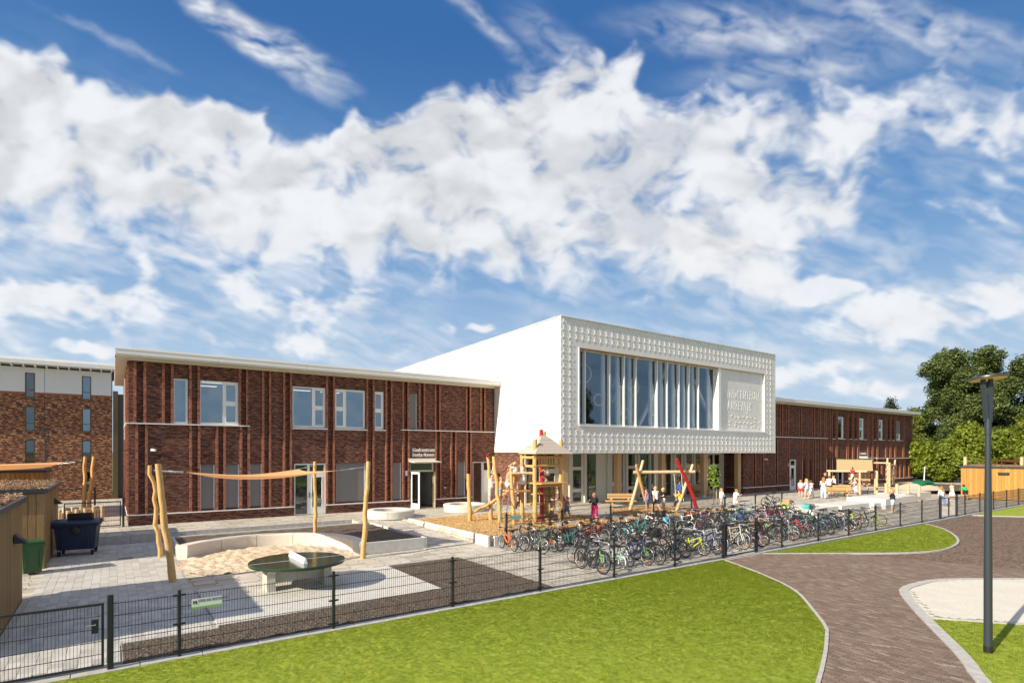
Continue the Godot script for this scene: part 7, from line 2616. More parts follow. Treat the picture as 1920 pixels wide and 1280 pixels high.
func make_bikes() -> void:
	var protos := {}
	for k in ["city", "step", "mtb", "kid", "small"]:
		protos[k] = bicycle(k)
	var front := [12.65, 15.0, 17.65, 20.6, 23.6, 26.1, 28.7, 31.5]
	var back := [12.9, 15.3, 18.1, 21.0, 23.35, 26.3, 29.1, 31.85]
	for i in 8:
		hoop(front[i], 18.65, "galvanised bicycle hoop, %s from the left in the front row by the fence" % ORD[i], "bicycle hoops")
		hoop(back[i], 14.3, "galvanised bicycle hoop, %s from the left in the back row by the play area" % ORD[i], "bicycle hoops")
	# colours, linear
	var C := {
		"black": lin(0.012, 0.012, 0.013), "lime": lin(0.16, 0.62, 0.06), "mint": lin(0.42, 0.62, 0.52), "white": lin(0.75, 0.75, 0.73), "navy": lin(0.02, 0.04, 0.16), "green": lin(0.09, 0.5, 0.03),
		"brown": lin(0.13, 0.055, 0.03), "sky blue": lin(0.16, 0.42, 0.68), "neon yellow": lin(0.62, 0.72, 0.03), "blue": lin(0.02, 0.10, 0.42), "silver": lin(0.45, 0.46, 0.48), "beige": lin(0.42, 0.35, 0.24),
		"pink": lin(0.62, 0.12, 0.27), "aqua": lin(0.30, 0.62, 0.60), "red": lin(0.55, 0.02, 0.015), "orange": lin(0.78, 0.16, 0.01), "olive green": lin(0.14, 0.22, 0.10), "grey blue": lin(0.18, 0.28, 0.30),
		"turquoise": lin(0.08, 0.42, 0.42), "dark grey": lin(0.05, 0.055, 0.06), "purple": lin(0.20, 0.06, 0.30), "magenta": lin(0.50, 0.02, 0.18), "lilac": lin(0.45, 0.32, 0.55), "teal": lin(0.03, 0.20, 0.20), "dark red": lin(0.16, 0.012, 0.02),
	}
	# row, offset from the hoop, kind, frame, fork, extra, front towards the street (+1) or away (-1)
	var L := [
		[0, 0, -0.62, "step", "black", "lime", "", 1], [0, 0, 0.55, "small", "mint", "mint", "white_tyre", 1], [0, 0, 0.95, "small", "white", "white", "", 1], [0, 0, 0.2, "kid", "grey blue", "dark grey", "", -1],
		[0, 1, -0.75, "mtb", "navy", "green", "", 1], [0, 1, -0.33, "city", "black", "black", "crate", 1], [0, 1, 0.3, "mtb", "brown", "brown", "", -1], [0, 1, 0.75, "kid", "black", "sky blue", "", 1],
		[0, 2, -0.8, "kid", "black", "orange", "", -1], [0, 2, -0.35, "kid", "neon yellow", "neon yellow", "", 1], [0, 2, 0.35, "mtb", "navy", "silver", "blue_tyre", 1], [0, 2, 0.72, "city", "silver", "dark grey", "", 1], [0, 2, 1.1, "step", "silver", "white", "", -1],
		[0, 3, -0.75, "city", "beige", "white", "", 1], [0, 3, -0.3, "kid", "silver", "blue", "", 1], [0, 3, 0.3, "city", "black", "silver", "", 1], [0, 3, 0.72, "small", "pink", "white", "pink_tyre", 1], [0, 3, 1.1, "step", "dark grey", "dark grey", "", -1],
		[0, 4, -0.8, "step", "black", "black", "bag", 1], [0, 4, -0.3, "city", "beige", "beige", "", -1], [0, 4, 0.32, "small", "aqua", "aqua", "pink_tyre", 1], [0, 4, 0.75, "kid", "green", "green", "", -1], [0, 4, 1.12, "mtb", "red", "red", "", 1],
		[0, 5, -0.78, "mtb", "grey blue", "magenta", "", 1], [0, 5, -0.32, "kid", "dark grey", "blue", "", 1], [0, 5, 0.3, "mtb", "blue", "blue", "", -1], [0, 5, 0.74, "kid", "blue", "black", "", 1],
		[0, 6, -0.74, "step", "teal", "teal", "teal_crate", -1], [0, 6, -0.3, "city", "black", "black", "crate", -1], [0, 6, 0.36, "kid", "blue", "black", "", 1], [0, 6, 0.78, "mtb", "neon yellow", "aqua", "", 1],
		[0, 7, -0.72, "kid", "black", "magenta", "", 1], [0, 7, -0.28, "small", "orange", "sky blue", "", -1], [0, 7, 0.5, "mtb", "black", "neon yellow", "yellow_rim", 1],
		[1, 0, -0.75, "kid", "orange", "black", "", -1], [1, 0, 0.35, "kid", "black", "orange", "", 1], [1, 0, 0.75, "step", "black", "black", "", 1], [1, 0, 1.2, "mtb", "olive green", "dark grey", "", -1],
		[1, 1, -0.65, "city", "black", "black", "bag", 1], [1, 1, -0.25, "mtb", "grey blue", "grey blue", "", -1], [1, 1, 0.35, "kid", "red", "red", "", 1], [1, 1, 0.8, "step", "dark red", "black", "", 1], [1, 1, 1.2, "mtb", "orange", "orange", "", -1],
		[1, 2, -0.75, "step", "black", "black", "", -1], [1, 2, -0.28, "kid", "turquoise", "white", "", 1], [1, 2, 0.3, "small", "aqua", "aqua", "", -1], [1, 2, 0.7, "step", "teal", "teal", "", 1], [1, 2, 1.1, "kid", "black", "dark grey", "", 1],
		[1, 3, -0.85, "mtb", "dark grey", "silver", "", -1], [1, 3, -0.35, "mtb", "white", "pink", "", -1], [1, 3, 0.3, "step", "black", "sky blue", "blue_bag", 1], [1, 3, 0.75, "city", "white", "black", "", 1],
		[1, 4, -0.72, "step", "black", "silver", "", 1], [1, 4, -0.25, "city", "dark red", "black", "bag", 1], [1, 4, 0.35, "mtb", "red", "red", "", -1], [1, 4, 0.78, "city", "black", "silver", "", 1], [1, 4, 1.2, "kid", "blue", "white", "", -1],
		[1, 5, -0.76, "step", "dark grey", "white", "", -1], [1, 5, -0.3, "kid", "blue", "blue", "", 1], [1, 5, 0.35, "mtb", "dark grey", "dark grey", "", -1], [1, 5, 0.8, "step", "teal", "teal", "", 1], [1, 5, 1.2, "kid", "turquoise", "black", "", -1],
		[1, 6, -0.78, "small", "pink", "white", "", 1], [1, 6, -0.35, "kid", "dark grey", "black", "", -1], [1, 6, 0.3, "step", "black", "magenta", "", 1], [1, 6, 0.72, "kid", "pink", "pink", "", -1], [1, 6, 1.1, "city", "black", "black", "wood_crate", 1],
		[0, 0, -0.2, "mtb", "black", "dark grey", "", -1], [0, 1, 0.05, "kid", "dark grey", "silver", "", -1], [0, 2, 0.05, "city", "black", "black", "", -1], [0, 2, -1.15, "mtb", "dark grey", "black", "", 1], [0, 4, 0.02, "city", "dark grey", "silver", "", 1], [0, 5, 0.0, "step", "black", "navy", "", 1], [0, 6, 0.05, "mtb", "navy", "black", "", 1], [0, 3, 0.02, "mtb", "black", "brown", "", -1],
		[1, 0, -0.3, "mtb", "dark grey", "olive green", "", 1], [1, 0, 0.05, "city", "black", "silver", "", -1], [1, 0, 1.6, "kid", "teal", "black", "", 1], [1, 1, 0.05, "mtb", "black", "black", "", 1], [1, 1, 1.6, "city", "dark grey", "black", "bag", 1], [1, 2, 0.02, "mtb", "black", "grey blue", "", -1], [1, 2, 1.5, "city", "black", "brown", "crate", 1], [1, 3, 0.02, "city", "dark grey", "dark grey", "", 1], [1, 3, 1.2, "mtb", "black", "red", "", 1], [1, 4, 0.05, "mtb", "dark grey", "navy", "", 1], [1, 5, 0.05, "city", "black", "navy", "", 1], [1, 6, 0.02, "mtb", "dark red", "black", "", 1], [1, 6, 1.5, "kid", "navy", "white", "", 1], [1, 4, 1.6, "mtb", "black", "turquoise", "", 1],
		[1, 7, -0.82, "small", "magenta", "white", "", -1], [1, 7, -0.4, "kid", "lilac", "magenta", "", 1], [1, 7, 0.35, "mtb", "neon yellow", "sky blue", "", -1], [1, 7, 0.78, "mtb", "neon yellow", "black", "", -1],
	]
	var used := {}
	var what := {"city": "city bicycle", "step": "step-through bicycle", "mtb": "mountain bicycle", "kid": "child's bicycle", "small": "tiny child's bicycle"}
	for s in L:
		var o: Node3D = protos[s[3]].duplicate()
		o.name = numbered("bicycle")
		add_child(o, true)
		var row: int = s[0]
		var hx: float = (front if row == 0 else back)[s[1]]
		var z: float = (18.72 if row == 0 else 14.35) + rng.randf_range(-0.14, 0.14)
		var dir: int = s[7]
		if row == 1:
			z += 0.75 if dir > 0 else -0.12
		else:
			z += 0.2 if dir > 0 else -0.5
		var x: float = hx + s[2]
		o.position = Vector3(x, YARD + 0.004, z)
		var lean: float = rng.randf_range(0.05, 0.11) * (1.0 if rng.randf() < 0.5 else -1.0)
		o.basis = Basis(Vector3.UP, -PI / 2 * dir + rng.randf_range(-0.2, 0.2)) * Basis(Vector3.RIGHT, lean)
		var fm := paint(C[s[4]])
		var km := paint(C[s[5]])
		for q in o.get_children():
			if q.name == "frame":
				q.material_override = fm
			elif q.name == "fork":
				q.material_override = km
				if s[5] != s[4]:
					q.set_meta("label", "%s fork" % s[5])
			elif str(q.name).begins_with("mudguard") and (s[3] == "small" or rng.randf() < 0.3):
				q.material_override = fm
			elif str(q.name).begins_with("wheel"):
				if s[6] == "white_tyre":
					q.material_override = M.white_paint
				elif s[6] == "pink_tyre":
					q.material_override = M.pale_pink
				elif s[6] == "blue_tyre":
					q.material_override = fm
				for w in q.get_children():
					if w.name == "rim":
						if s[6] == "yellow_rim":
							w.material_override = km
						elif rng.randf() < 0.35:
							w.material_override = M.black
			if str(q.name) == "headlight" and rng.randf() < 0.5:
				q.free()
		var ex := ""
		var cr := MB.new()
		match s[6]:
			"crate", "teal_crate", "wood_crate":
				for e in [[-0.2, -0.16, -0.19, 0.16], [0.19, -0.16, 0.2, 0.16], [-0.189, -0.16, 0.189, -0.15], [-0.189, 0.15, 0.189, 0.16]]:
					for t in 4:
						cr.box(Vector3(0.42 + e[0], 0.98 + t * 0.065, e[1]), Vector3(0.42 + e[2], 1.03 + t * 0.065, e[3]))
				cr.box(Vector3(0.22, 0.965, -0.16), Vector3(0.62, 0.978, 0.16))
				part("front_crate", cr, {"crate": M.black, "teal_crate": paint(C["turquoise"]), "wood_crate": M.hut_board}[s[6]], o)
				ex = " with a %s crate on the front" % {"crate": "black", "teal_crate": "turquoise", "wood_crate": "wooden"}[s[6]]
			"bag", "blue_bag":
				for d in [-1.0, 1.0]:
					cr.cbox(Vector3(-0.72, 0.45, 0.08 * d), Vector3(-0.38, 0.78, 0.22 * d), 0.03)
				part("pannier_bag", cr, M.leather if s[6] == "bag" else paint(C["sky blue"]), o)
				ex = " with %s panniers" % ("brown" if s[6] == "bag" else "sky blue")
			"white_tyre":
				ex = " with white tyres"
			"pink_tyre":
				ex = " with pale pink tyres"
			"blue_tyre":
				ex = " with blue tyres"
			"yellow_rim":
				ex = " with bright yellow rims"
		var c: String = s[4] if s[4] == s[5] else "%s and %s" % [s[4], s[5]]
		var label := "%s %s%s, %s hoop, %s row" % [c, what[s[3]], ex, ORD[s[1]], "front" if row == 0 else "back"]
		if used.has(label):
			label += ", right"
		used[label] = true
		tag(o, label, "bicycle", "bicycles parked at the hoops")
	for k in protos:
		protos[k].free()
	# two left standing on their own
	var extra := bicycle("mtb")
	extra.name = numbered("bicycle")
	add_child(extra, true)
	extra.position = Vector3(34.0, YARD + 0.004, 13.55)
	extra.position.y = YARD + 0.46
	extra.basis = Basis(Vector3.UP, PI - 0.25)
	extra.position.y = 0.004
	extra.position.z = 12.4
	tag(extra, "black mountain bicycle standing sideways beyond the hoops, on the terrace edge", "bicycle", "bicycles parked at the hoops")


# ---------------------------------------------------------------- people
# bones [from, to, radius, radius] joined smoothly and meshed with surface nets
func flesh(m: MB, bones: Array, cell: float, K := 45.0) -> void:
	var lo := Vector3(1e9, 1e9, 1e9)
	var hi := -lo
	for b in bones:
		var r := maxf(b[2], b[3]) + 0.06
		lo = lo.min((b[0] as Vector3).min(b[1]) - Vector3.ONE * r)
		hi = hi.max((b[0] as Vector3).max(b[1]) + Vector3.ONE * r)
	var nx := int((hi.x - lo.x) / cell) + 2
	var ny := int((hi.y - lo.y) / cell) + 2
	var nz := int((hi.z - lo.z) / cell) + 2
	var s := PackedFloat32Array()
	s.resize(nx * ny * nz)
	for b in bones:
		var a: Vector3 = b[0]
		var ab: Vector3 = b[1] - a
		var l2 := maxf(ab.length_squared(), 1e-8)
		var ra: float = b[2]
		var rb: float = b[3]
		var r := maxf(ra, rb) + 0.055
		var p0 := ((a.min(b[1]) - Vector3.ONE * r - lo) / cell).floor()
		var p1 := ((a.max(b[1]) + Vector3.ONE * r - lo) / cell).ceil()
		for k in range(maxi(0, int(p0.z)), mini(nz, int(p1.z) + 1)):
			for j in range(maxi(0, int(p0.y)), mini(ny, int(p1.y) + 1)):
				var row := (k * ny + j) * nx
				for i in range(maxi(0, int(p0.x)), mini(nx, int(p1.x) + 1)):
					var q := lo + Vector3(i, j, k) * cell - a
					var h := clampf(q.dot(ab) / l2, 0.0, 1.0)
					var d := (q - ab * h).length() - ra - (rb - ra) * h
					if d < 0.055:
						s[row + i] += exp(-d * K)
	for i in s.size():
		if s[i] > 0.0:
			s[i] = clampf(log(s[i]) / K, -0.06, 0.5)
		else:
			s[i] = -0.06
	var id := {}
	var vs := []
	var ns := []
	var off := [0, 1, nx, nx + 1, nx * ny, nx * ny + 1, nx * ny + nx, nx * ny + nx + 1]
	var cor := [Vector3(0, 0, 0), Vector3(1, 0, 0), Vector3(0, 1, 0), Vector3(1, 1, 0), Vector3(0, 0, 1), Vector3(1, 0, 1), Vector3(0, 1, 1), Vector3(1, 1, 1)]
	var edges := [[0, 1], [2, 3], [4, 5], [6, 7], [0, 2], [1, 3], [4, 6], [5, 7], [0, 4], [1, 5], [2, 6], [3, 7]]
	for k in nz - 1:
		for j in ny - 1:
			var row := (k * ny + j) * nx
			for i in nx - 1:
				var at := row + i
				if s[at] <= -0.06 and s[at + off[7]] <= -0.06:
					continue
				var c := 0
				for t in 8:
					if s[at + off[t]] > 0.0:
						c += 1
				if c == 0 or c == 8:
					continue
				var p := Vector3.ZERO
				var n := 0
				for e in edges:
					var f0 := s[at + off[e[0]]]
					var f1 := s[at + off[e[1]]]
					if (f0 > 0.0) != (f1 > 0.0):
						p += cor[e[0]].lerp(cor[e[1]], f0 / (f0 - f1))
						n += 1
				id[at] = vs.size()
				vs.append(lo + (Vector3(i, j, k) + p / n) * cell)
				var g := Vector3(s[at + off[1]] + s[at + off[3]] + s[at + off[5]] + s[at + off[7]] - s[at] - s[at + off[2]] - s[at + off[4]] - s[at + off[6]], s[at + off[2]] + s[at + off[3]] + s[at + off[6]] + s[at + off[7]] - s[at] - s[at + off[1]] - s[at + off[4]] - s[at + off[5]], s[at + off[4]] + s[at + off[5]] + s[at + off[6]] + s[at + off[7]] - s[at] - s[at + off[1]] - s[at + off[2]] - s[at + off[3]])
				ns.append(-g.normalized())
	var dirs := [[1, nx, nx * ny], [nx, nx * ny, 1], [nx * ny, 1, nx]]
	for at in id:
		for d in dirs:
			var f0 := s[at]
			var f1 := s[at + d[0]]
			if (f0 > 0.0) == (f1 > 0.0):
				continue
			var a: int = at
			var b: int = at - d[1]
			var c: int = at - d[1] - d[2]
			var e: int = at - d[2]
			if not (id.has(b) and id.has(c) and id.has(e)):
				continue
			var q := [id[a], id[b], id[c], id[e]]
			if f0 <= 0.0:
				q = [id[e], id[c], id[b], id[a]]
			m.quadn(vs[q[0]], vs[q[1]], vs[q[2]], vs[q[3]], ns[q[0]], ns[q[1]], ns[q[2]], ns[q[3]])


func cloth(c: Color) -> StandardMaterial3D:
	var key := "cloth_" + c.to_html()
	if not M.has(key):
		mk(key, c, 0.9)
	return M[key]


# pose: lean, turn of head, arms [forward, out, elbow] and legs [forward, out, knee], degrees; facing +z
func person(label: String, at: Vector3, turn: float, H: float, pose: Dictionary, wear: Dictionary) -> void:
	var o := thing("person", label, "person", at, turn)
	var lean := deg_to_rad(pose.get("lean", 3.0))
	var up := Vector3(0, cos(lean), sin(lean))
	var hip := Vector3(0, 0.5 * H, 0)
	var J := {}
	var low := 1e9
	for s in [["l", 1.0], ["r", -1.0]]:
		var L: Array = pose.get("leg_" + s[0], [0, 4, 0])
		var p := deg_to_rad(L[0])
		var ou := deg_to_rad(L[1])
		var h := hip + Vector3(0.055 * H * s[1], 0, 0)
		var kn := h + Vector3(sin(ou) * s[1], -cos(p) * cos(ou), sin(p)).normalized() * 0.245 * H
		var p2 := p - deg_to_rad(L[2])
		var an := kn + Vector3(sin(ou) * s[1] * 0.5, -cos(p2), sin(p2)).normalized() * 0.225 * H
		var ft := p2 * 0.6
		var toe := an + Vector3(0.015 * s[1], -0.02 - sin(-ft) * 0.06, 0.085).normalized() * 0.10 * H
		toe.y = minf(toe.y, an.y - 0.012 * H)
		J["hip_" + s[0]] = h
		J["knee_" + s[0]] = kn
		J["ankle_" + s[0]] = an
		J["toe_" + s[0]] = toe
		low = minf(low, minf(an.y - 0.035 * H, toe.y - 0.018 * H))
	if pose.has("seat"):
		low = hip.y - pose.seat - 0.07 * H
	var chest := hip + up * 0.20 * H
	var sh := hip + up * 0.295 * H
	var neck := hip + up * 0.335 * H
	var face := deg_to_rad(pose.get("look", 0.0))
	var nod := deg_to_rad(pose.get("nod", 0.0))
	var head := neck + up * 0.035 * H + Vector3(0, 0.055 * H, 0.012 * H + sin(nod) * 0.03 * H)
	var fw := Vector3(sin(face), -sin(nod) * 0.6, cos(face)).normalized()
	var sd := Vector3.UP.cross(fw).normalized()
	for s in [["l", 1.0], ["r", -1.0]]:
		var A: Array = pose.get("arm_" + s[0], [5, 10, 10])
		var a := deg_to_rad(A[0])
		var ou := deg_to_rad(A[1])
		var q := sh + Vector3(0.105 * H * s[1], -0.01 * H, 0)
		var el := q + Vector3(sin(ou) * s[1], -cos(a) * cos(ou), sin(a) * cos(ou)).normalized() * 0.155 * H
		var b := a + deg_to_rad(A[2])
		var inw := -0.25 if A[2] > 40 else 0.4 * sin(ou)
		var wr := el + Vector3(inw * s[1], -cos(b), sin(b)).normalized() * 0.13 * H
		J["sh_" + s[0]] = q
		J["el_" + s[0]] = el
		J["wr_" + s[0]] = wr
		J["ha_" + s[0]] = wr + (wr - el).normalized() * 0.045 * H
	var lift := Vector3(0, -low, 0)
	for k in J:
		J[k] += lift
	hip += lift
	chest += lift
	sh += lift
	neck += lift
	head += lift
	var fat: float = wear.get("build", 1.0)
	var bones := [[hip, chest, 0.078 * H * fat, 0.083 * H * fat], [chest, sh, 0.083 * H * fat, 0.055 * H], [J.sh_l, J.sh_r, 0.036 * H, 0.036 * H], [J.hip_l, J.hip_r, 0.062 * H, 0.062 * H], [neck - up * 0.02 * H, head, 0.028 * H, 0.03 * H], [head - Vector3(0, 0.018 * H, 0) + fw * 0.01 * H, head + Vector3(0, 0.02 * H, 0), 0.054 * H, 0.062 * H], [head + fw * 0.062 * H - Vector3(0, 0.008 * H, 0), head + fw * 0.068 * H - Vector3(0, 0.012 * H, 0), 0.007 * H, 0.008 * H]]
	for s in ["l", "r"]:
		bones.append([J["sh_" + s], J["el_" + s], 0.031 * H, 0.024 * H])
		bones.append([J["el_" + s], J["wr_" + s], 0.024 * H, 0.017 * H])
		bones.append([J["wr_" + s], J["ha_" + s], 0.018 * H, 0.019 * H])
		bones.append([J["hip_" + s], J["knee_" + s], 0.056 * H * fat, 0.037 * H])
		bones.append([J["knee_" + s], J["ankle_" + s], 0.037 * H, 0.023 * H])
		bones.append([J["ankle_" + s], J["toe_" + s], 0.024 * H, 0.018 * H])
		var e := 1.0 if s == "l" else -1.0
		bones.append([head + sd * 0.062 * H * e, head + sd * 0.066 * H * e + Vector3(0, -0.015 * H, 0), 0.009 * H, 0.008 * H])
	var m := MB.new()
	flesh(m, bones, 0.019 * H)
	for s in ["l", "r"]:
		var d: Vector3 = (J["ha_" + s] - J["wr_" + s]).normalized()
		var x := d.cross(Vector3.UP if absf(d.y) < 0.8 else Vector3.BACK).normalized()
		var y := d.cross(x)
		for f in 4:
			var b: Vector3 = J["ha_" + s] + x * (f - 1.5) * 0.0095 * H
			var l: float = [0.034, 0.04, 0.038, 0.03][f] * H
			m.tube([b, b + d * l * 0.6, b + d * l + y * l * 0.35], [0.006 * H, 0.0055 * H, 0.004 * H], 5)
		var t: Vector3 = J["wr_" + s] + x * 0.016 * H
		m.tube([t, t + (x * 0.8 + d).normalized() * 0.025 * H, t + (x * 0.5 + d).normalized() * 0.042 * H], [0.007 * H, 0.006 * H, 0.0045 * H], 5)
	part("body", m, M.tan_skin if wear.get("tan", false) else M.skin, o)
	m = MB.new()
	for e in [-1.0, 1.0]:
		var p: Vector3 = head + fw * 0.060 * H + sd * 0.022 * H * e + Vector3(0, 0.004 * H, 0)
		m.tube([p, p + fw * 0.005 * H], [0.006 * H], 6)
	part("eyes", m, M.black, o)
	var g := 0.013 * H
	if wear.has("shirt"):
		var b := [[hip + up * 0.02 * H, chest, 0.083 * H * fat + g, 0.083 * H * fat + g * 0.9], [chest, sh, 0.083 * H * fat + g * 0.9, 0.055 * H + g * 0.7], [J.sh_l, J.sh_r, 0.036 * H + g * 0.7, 0.036 * H + g * 0.7]]
		var sl: float = wear.get("sleeve", 0.55)
		for s in ["l", "r"]:
			if sl > 0.0:
				b.append([J["sh_" + s], J["sh_" + s].lerp(J["el_" + s], minf(sl, 1.0)), 0.031 * H + g, 0.027 * H + g])
			if sl > 1.0:
				b.append([J["el_" + s], J["el_" + s].lerp(J["wr_" + s], sl - 1.0), 0.024 * H + g, 0.019 * H + g])
		m = MB.new()
		flesh(m, b, 0.022 * H, 60.0)
		part("shirt", m, cloth(wear.shirt), o)
	if wear.has("dress"):
		var kn: Vector3 = (J.knee_l + J.knee_r) / 2
		var b := [[hip + up * 0.08 * H, sh - up * 0.02 * H, 0.082 * H + g, 0.066 * H + g], [hip + up * 0.08 * H, hip.lerp(kn, 0.75), 0.08 * H, 0.145 * H], [J.sh_l, J.sh_r, 0.036 * H + g * 0.5, 0.036 * H + g * 0.5]]
		m = MB.new()
		flesh(m, b, 0.022 * H, 60.0)
		part("dress", m, cloth(wear.dress), o)
	if wear.has("skirt"):
		var kn: Vector3 = (J.knee_l + J.knee_r) / 2
		m = MB.new()
		flesh(m, [[hip + up * 0.06 * H, hip.lerp(kn, 0.7), 0.078 * H, 0.135 * H]], 0.022 * H, 60.0)
		part("skirt", m, cloth(wear.skirt), o)
	if wear.has("shorts") or wear.has("trousers"):
		var long := wear.has("trousers")
		var b := [[hip + up * 0.05 * H, hip, 0.07 * H * fat + g, 0.072 * H * fat + g], [J.hip_l, J.hip_r, 0.062 * H + g, 0.062 * H + g]]
		for s in ["l", "r"]:
			b.append([J["hip_" + s], J["hip_" + s].lerp(J["knee_" + s], 1.0 if long else 0.62), 0.056 * H * fat + g, 0.044 * H + g])
			if long:
				b.append([J["knee_" + s], J["knee_" + s].lerp(J["ankle_" + s], 0.86), 0.038 * H + g, 0.033 * H + g])
		m = MB.new()
		flesh(m, b, 0.022 * H, 60.0)
		part("trousers" if long else "shorts", m, cloth(wear.trousers if long else wear.shorts), o)
	m = MB.new()
	for s in ["l", "r"]:
		flesh(m, [[J["ankle_" + s] - Vector3(0, 0.012 * H, 0.008 * H), J["toe_" + s], 0.027 * H, 0.023 * H]], 0.018 * H, 70.0)
	part("shoes", m, cloth(wear.get("shoes", lin(0.5, 0.5, 0.5))), o)
	var hc: Color = wear.get("hair", lin(0.30, 0.18, 0.08))
	var bk := head - fw * 0.02 * H + Vector3(0, 0.026 * H, 0)
	var hb := [[bk, head - fw * 0.012 * H + Vector3(0, 0.03 * H, 0), 0.062 * H, 0.060 * H], [bk, head - fw * 0.035 * H - Vector3(0, 0.025 * H, 0), 0.058 * H, 0.045 * H]]
	var style: String = wear.get("style", "short")
	if style == "long":
		for e in [-1.0, 1.0]:
			hb.append([head - fw * 0.035 * H + sd * 0.03 * H * e, neck - fw * 0.07 * H - up * 0.07 * H + sd * 0.035 * H * e, 0.042 * H, 0.036 * H])
	elif style == "tail":
		hb.append([head - fw * 0.07 * H + Vector3(0, 0.02 * H, 0), head - fw * 0.11 * H - Vector3(0, 0.09 * H, 0), 0.03 * H, 0.02 * H])
	elif style == "bob":
		for e in [-1.0, 1.0]:
			hb.append([head - fw * 0.03 * H + sd * 0.04 * H * e, head - fw * 0.03 * H + sd * 0.045 * H * e - Vector3(0, 0.07 * H, 0), 0.032 * H, 0.026 * H])
	m = MB.new()
	flesh(m, hb, 0.018 * H, 70.0)
	part("hair", m, cloth(hc), o)


func make_people() -> void:
	var blond := lin(0.52, 0.36, 0.16)
	var fair := lin(0.40, 0.24, 0.10)
	var brown := lin(0.12, 0.06, 0.03)
	var ginger := lin(0.36, 0.16, 0.05)
	var dark := lin(0.03, 0.02, 0.015)
	var white := lin(0.78, 0.77, 0.75)
	var blk := lin(0.02, 0.02, 0.025)
	var jean := lin(0.10, 0.19, 0.36)
	var pale_jean := lin(0.45, 0.58, 0.70)
	var yaw := func(d: float) -> float: return deg_to_rad(d)
	var stand := {"leg_l": [4, 4, 4], "leg_r": [-4, 4, 2], "arm_l": [8, 9, 15], "arm_r": [-4, 9, 12]}
	var walk := {"leg_l": [22, 3, 8], "leg_r": [-18, 3, 18], "arm_l": [-20, 8, 15], "arm_r": [24, 8, 25], "lean": 5}
	var up2 := {"leg_l": [4, 5, 3], "leg_r": [-3, 5, 2], "arm_l": [150, 28, 95], "arm_r": [145, 30, 100]}
	var reach := {"leg_l": [12, 4, 10], "leg_r": [-8, 4, 6], "arm_l": [75, 8, 15], "arm_r": [70, 8, 20], "lean": 9}
	var sit := {"leg_l": [84, 6, 84], "leg_r": [80, 6, 78], "arm_l": [25, 10, 40], "arm_r": [25, 10, 45], "lean": 6, "seat": 0.0}
	var hips := {"leg_l": [5, 6, 4], "leg_r": [-4, 6, 2], "arm_l": [-15, 40, 85], "arm_r": [-15, 40, 85]}
	var bend := {"leg_l": [10, 6, 18], "leg_r": [2, 6, 10], "arm_l": [70, 8, 10], "arm_r": [65, 8, 15], "lean": 55, "nod": 25}
	# on the beam and the tower
	person("girl with dark ponytail, white shirt and wide lilac trousers standing on the balance beam post", Vector3(15.12, 0.96, 8.42), yaw.call(20), 1.42, {"leg_l": [3, 3, 2], "leg_r": [-2, 3, 2], "arm_l": [45, 5, 60], "arm_r": [50, 5, 60]}, {"shirt": lin(0.74, 0.66, 0.72), "trousers": lin(0.55, 0.45, 0.50), "hair": dark, "style": "tail"})
	person("boy in mustard yellow shirt and denim shorts climbing along the balance beam", Vector3(15.3, 1.0, 8.95), yaw.call(70), 1.25, {"leg_l": [70, 8, 55], "leg_r": [-4, 4, 4], "arm_l": [85, 6, 10], "arm_r": [80, 6, 15], "lean": 6}, {"shirt": lin(0.52, 0.30, 0.08), "shorts": lin(0.24, 0.33, 0.45), "hair": fair, "sleeve": 0.0})
	person("girl in coral top and pale skirt at the end of the walkway", Vector3(14.98, 1.55, 10.1), yaw.call(75), 1.18, reach, {"shirt": lin(0.70, 0.28, 0.20), "skirt": lin(0.62, 0.66, 0.76), "hair": ginger, "style": "tail"})
	person("girl with blond hair, white top and orange shorts standing on the tower walkway", Vector3(15.35, 1.67, 10.2), yaw.call(195), 1.35, {"leg_l": [6, 4, 3], "leg_r": [-5, 4, 2], "arm_l": [120, 40, 110], "arm_r": [10, 8, 10]}, {"shirt": white, "shorts": lin(0.62, 0.28, 0.07), "hair": blond, "style": "bob"})
	person("girl in a plain white dress on the walkway beside the tower post", Vector3(15.72, 1.67, 10.3), yaw.call(160), 1.34, reach, {"dress": white, "hair": fair, "style": "tail"})
	person("child in black shirt standing inside the climbing tower", Vector3(16.45, 2.05, 10.2), yaw.call(100), 1.3, {"lean": 28, "leg_l": [12, 5, 14], "leg_r": [-6, 5, 6], "arm_l": [80, 10, 12], "arm_r": [70, 12, 10]}, {"shirt": blk, "shorts": jean, "hair": dark})
	person("dark haired child in white tank top kneeling on the tower deck", Vector3(17.05, 2.05, 10.6), yaw.call(250), 1.25, {"leg_l": [75, 8, 120], "leg_r": [60, 8, 130], "arm_l": [50, 8, 25], "arm_r": [60, 8, 20], "lean": 24, "nod": 20}, {"shirt": white, "shorts": lin(0.2, 0.14, 0.1), "hair": dark, "sleeve": 0.0, "tan": true})
	person("small child in dark clothes walking behind the tower walkway", Vector3(19.7, 0, 4.5), yaw.call(200), 1.2, walk, {"shirt": lin(0.05, 0.03, 0.06), "trousers": lin(0.04, 0.03, 0.05), "hair": brown})
	person("person in a magenta top bending forward beside the tower", Vector3(19.0, 0.04, 9.6), yaw.call(230), 1.5, {"leg_l": [8, 4, 10], "leg_r": [-2, 4, 4], "arm_l": [50, 8, 20], "arm_r": [45, 8, 25], "lean": 30, "nod": 30}, {"shirt": lin(0.55, 0.02, 0.22), "skirt": lin(0.42, 0.32, 0.62), "hair": fair, "style": "long"})
	person("child in olive shirt and denim shorts walking in front of the magenta top", Vector3(18.6, 0.04, 10.25), yaw.call(30), 1.2, walk, {"shirt": lin(0.24, 0.18, 0.08), "shorts": lin(0.14, 0.2, 0.28), "hair": fair, "style": "short"})
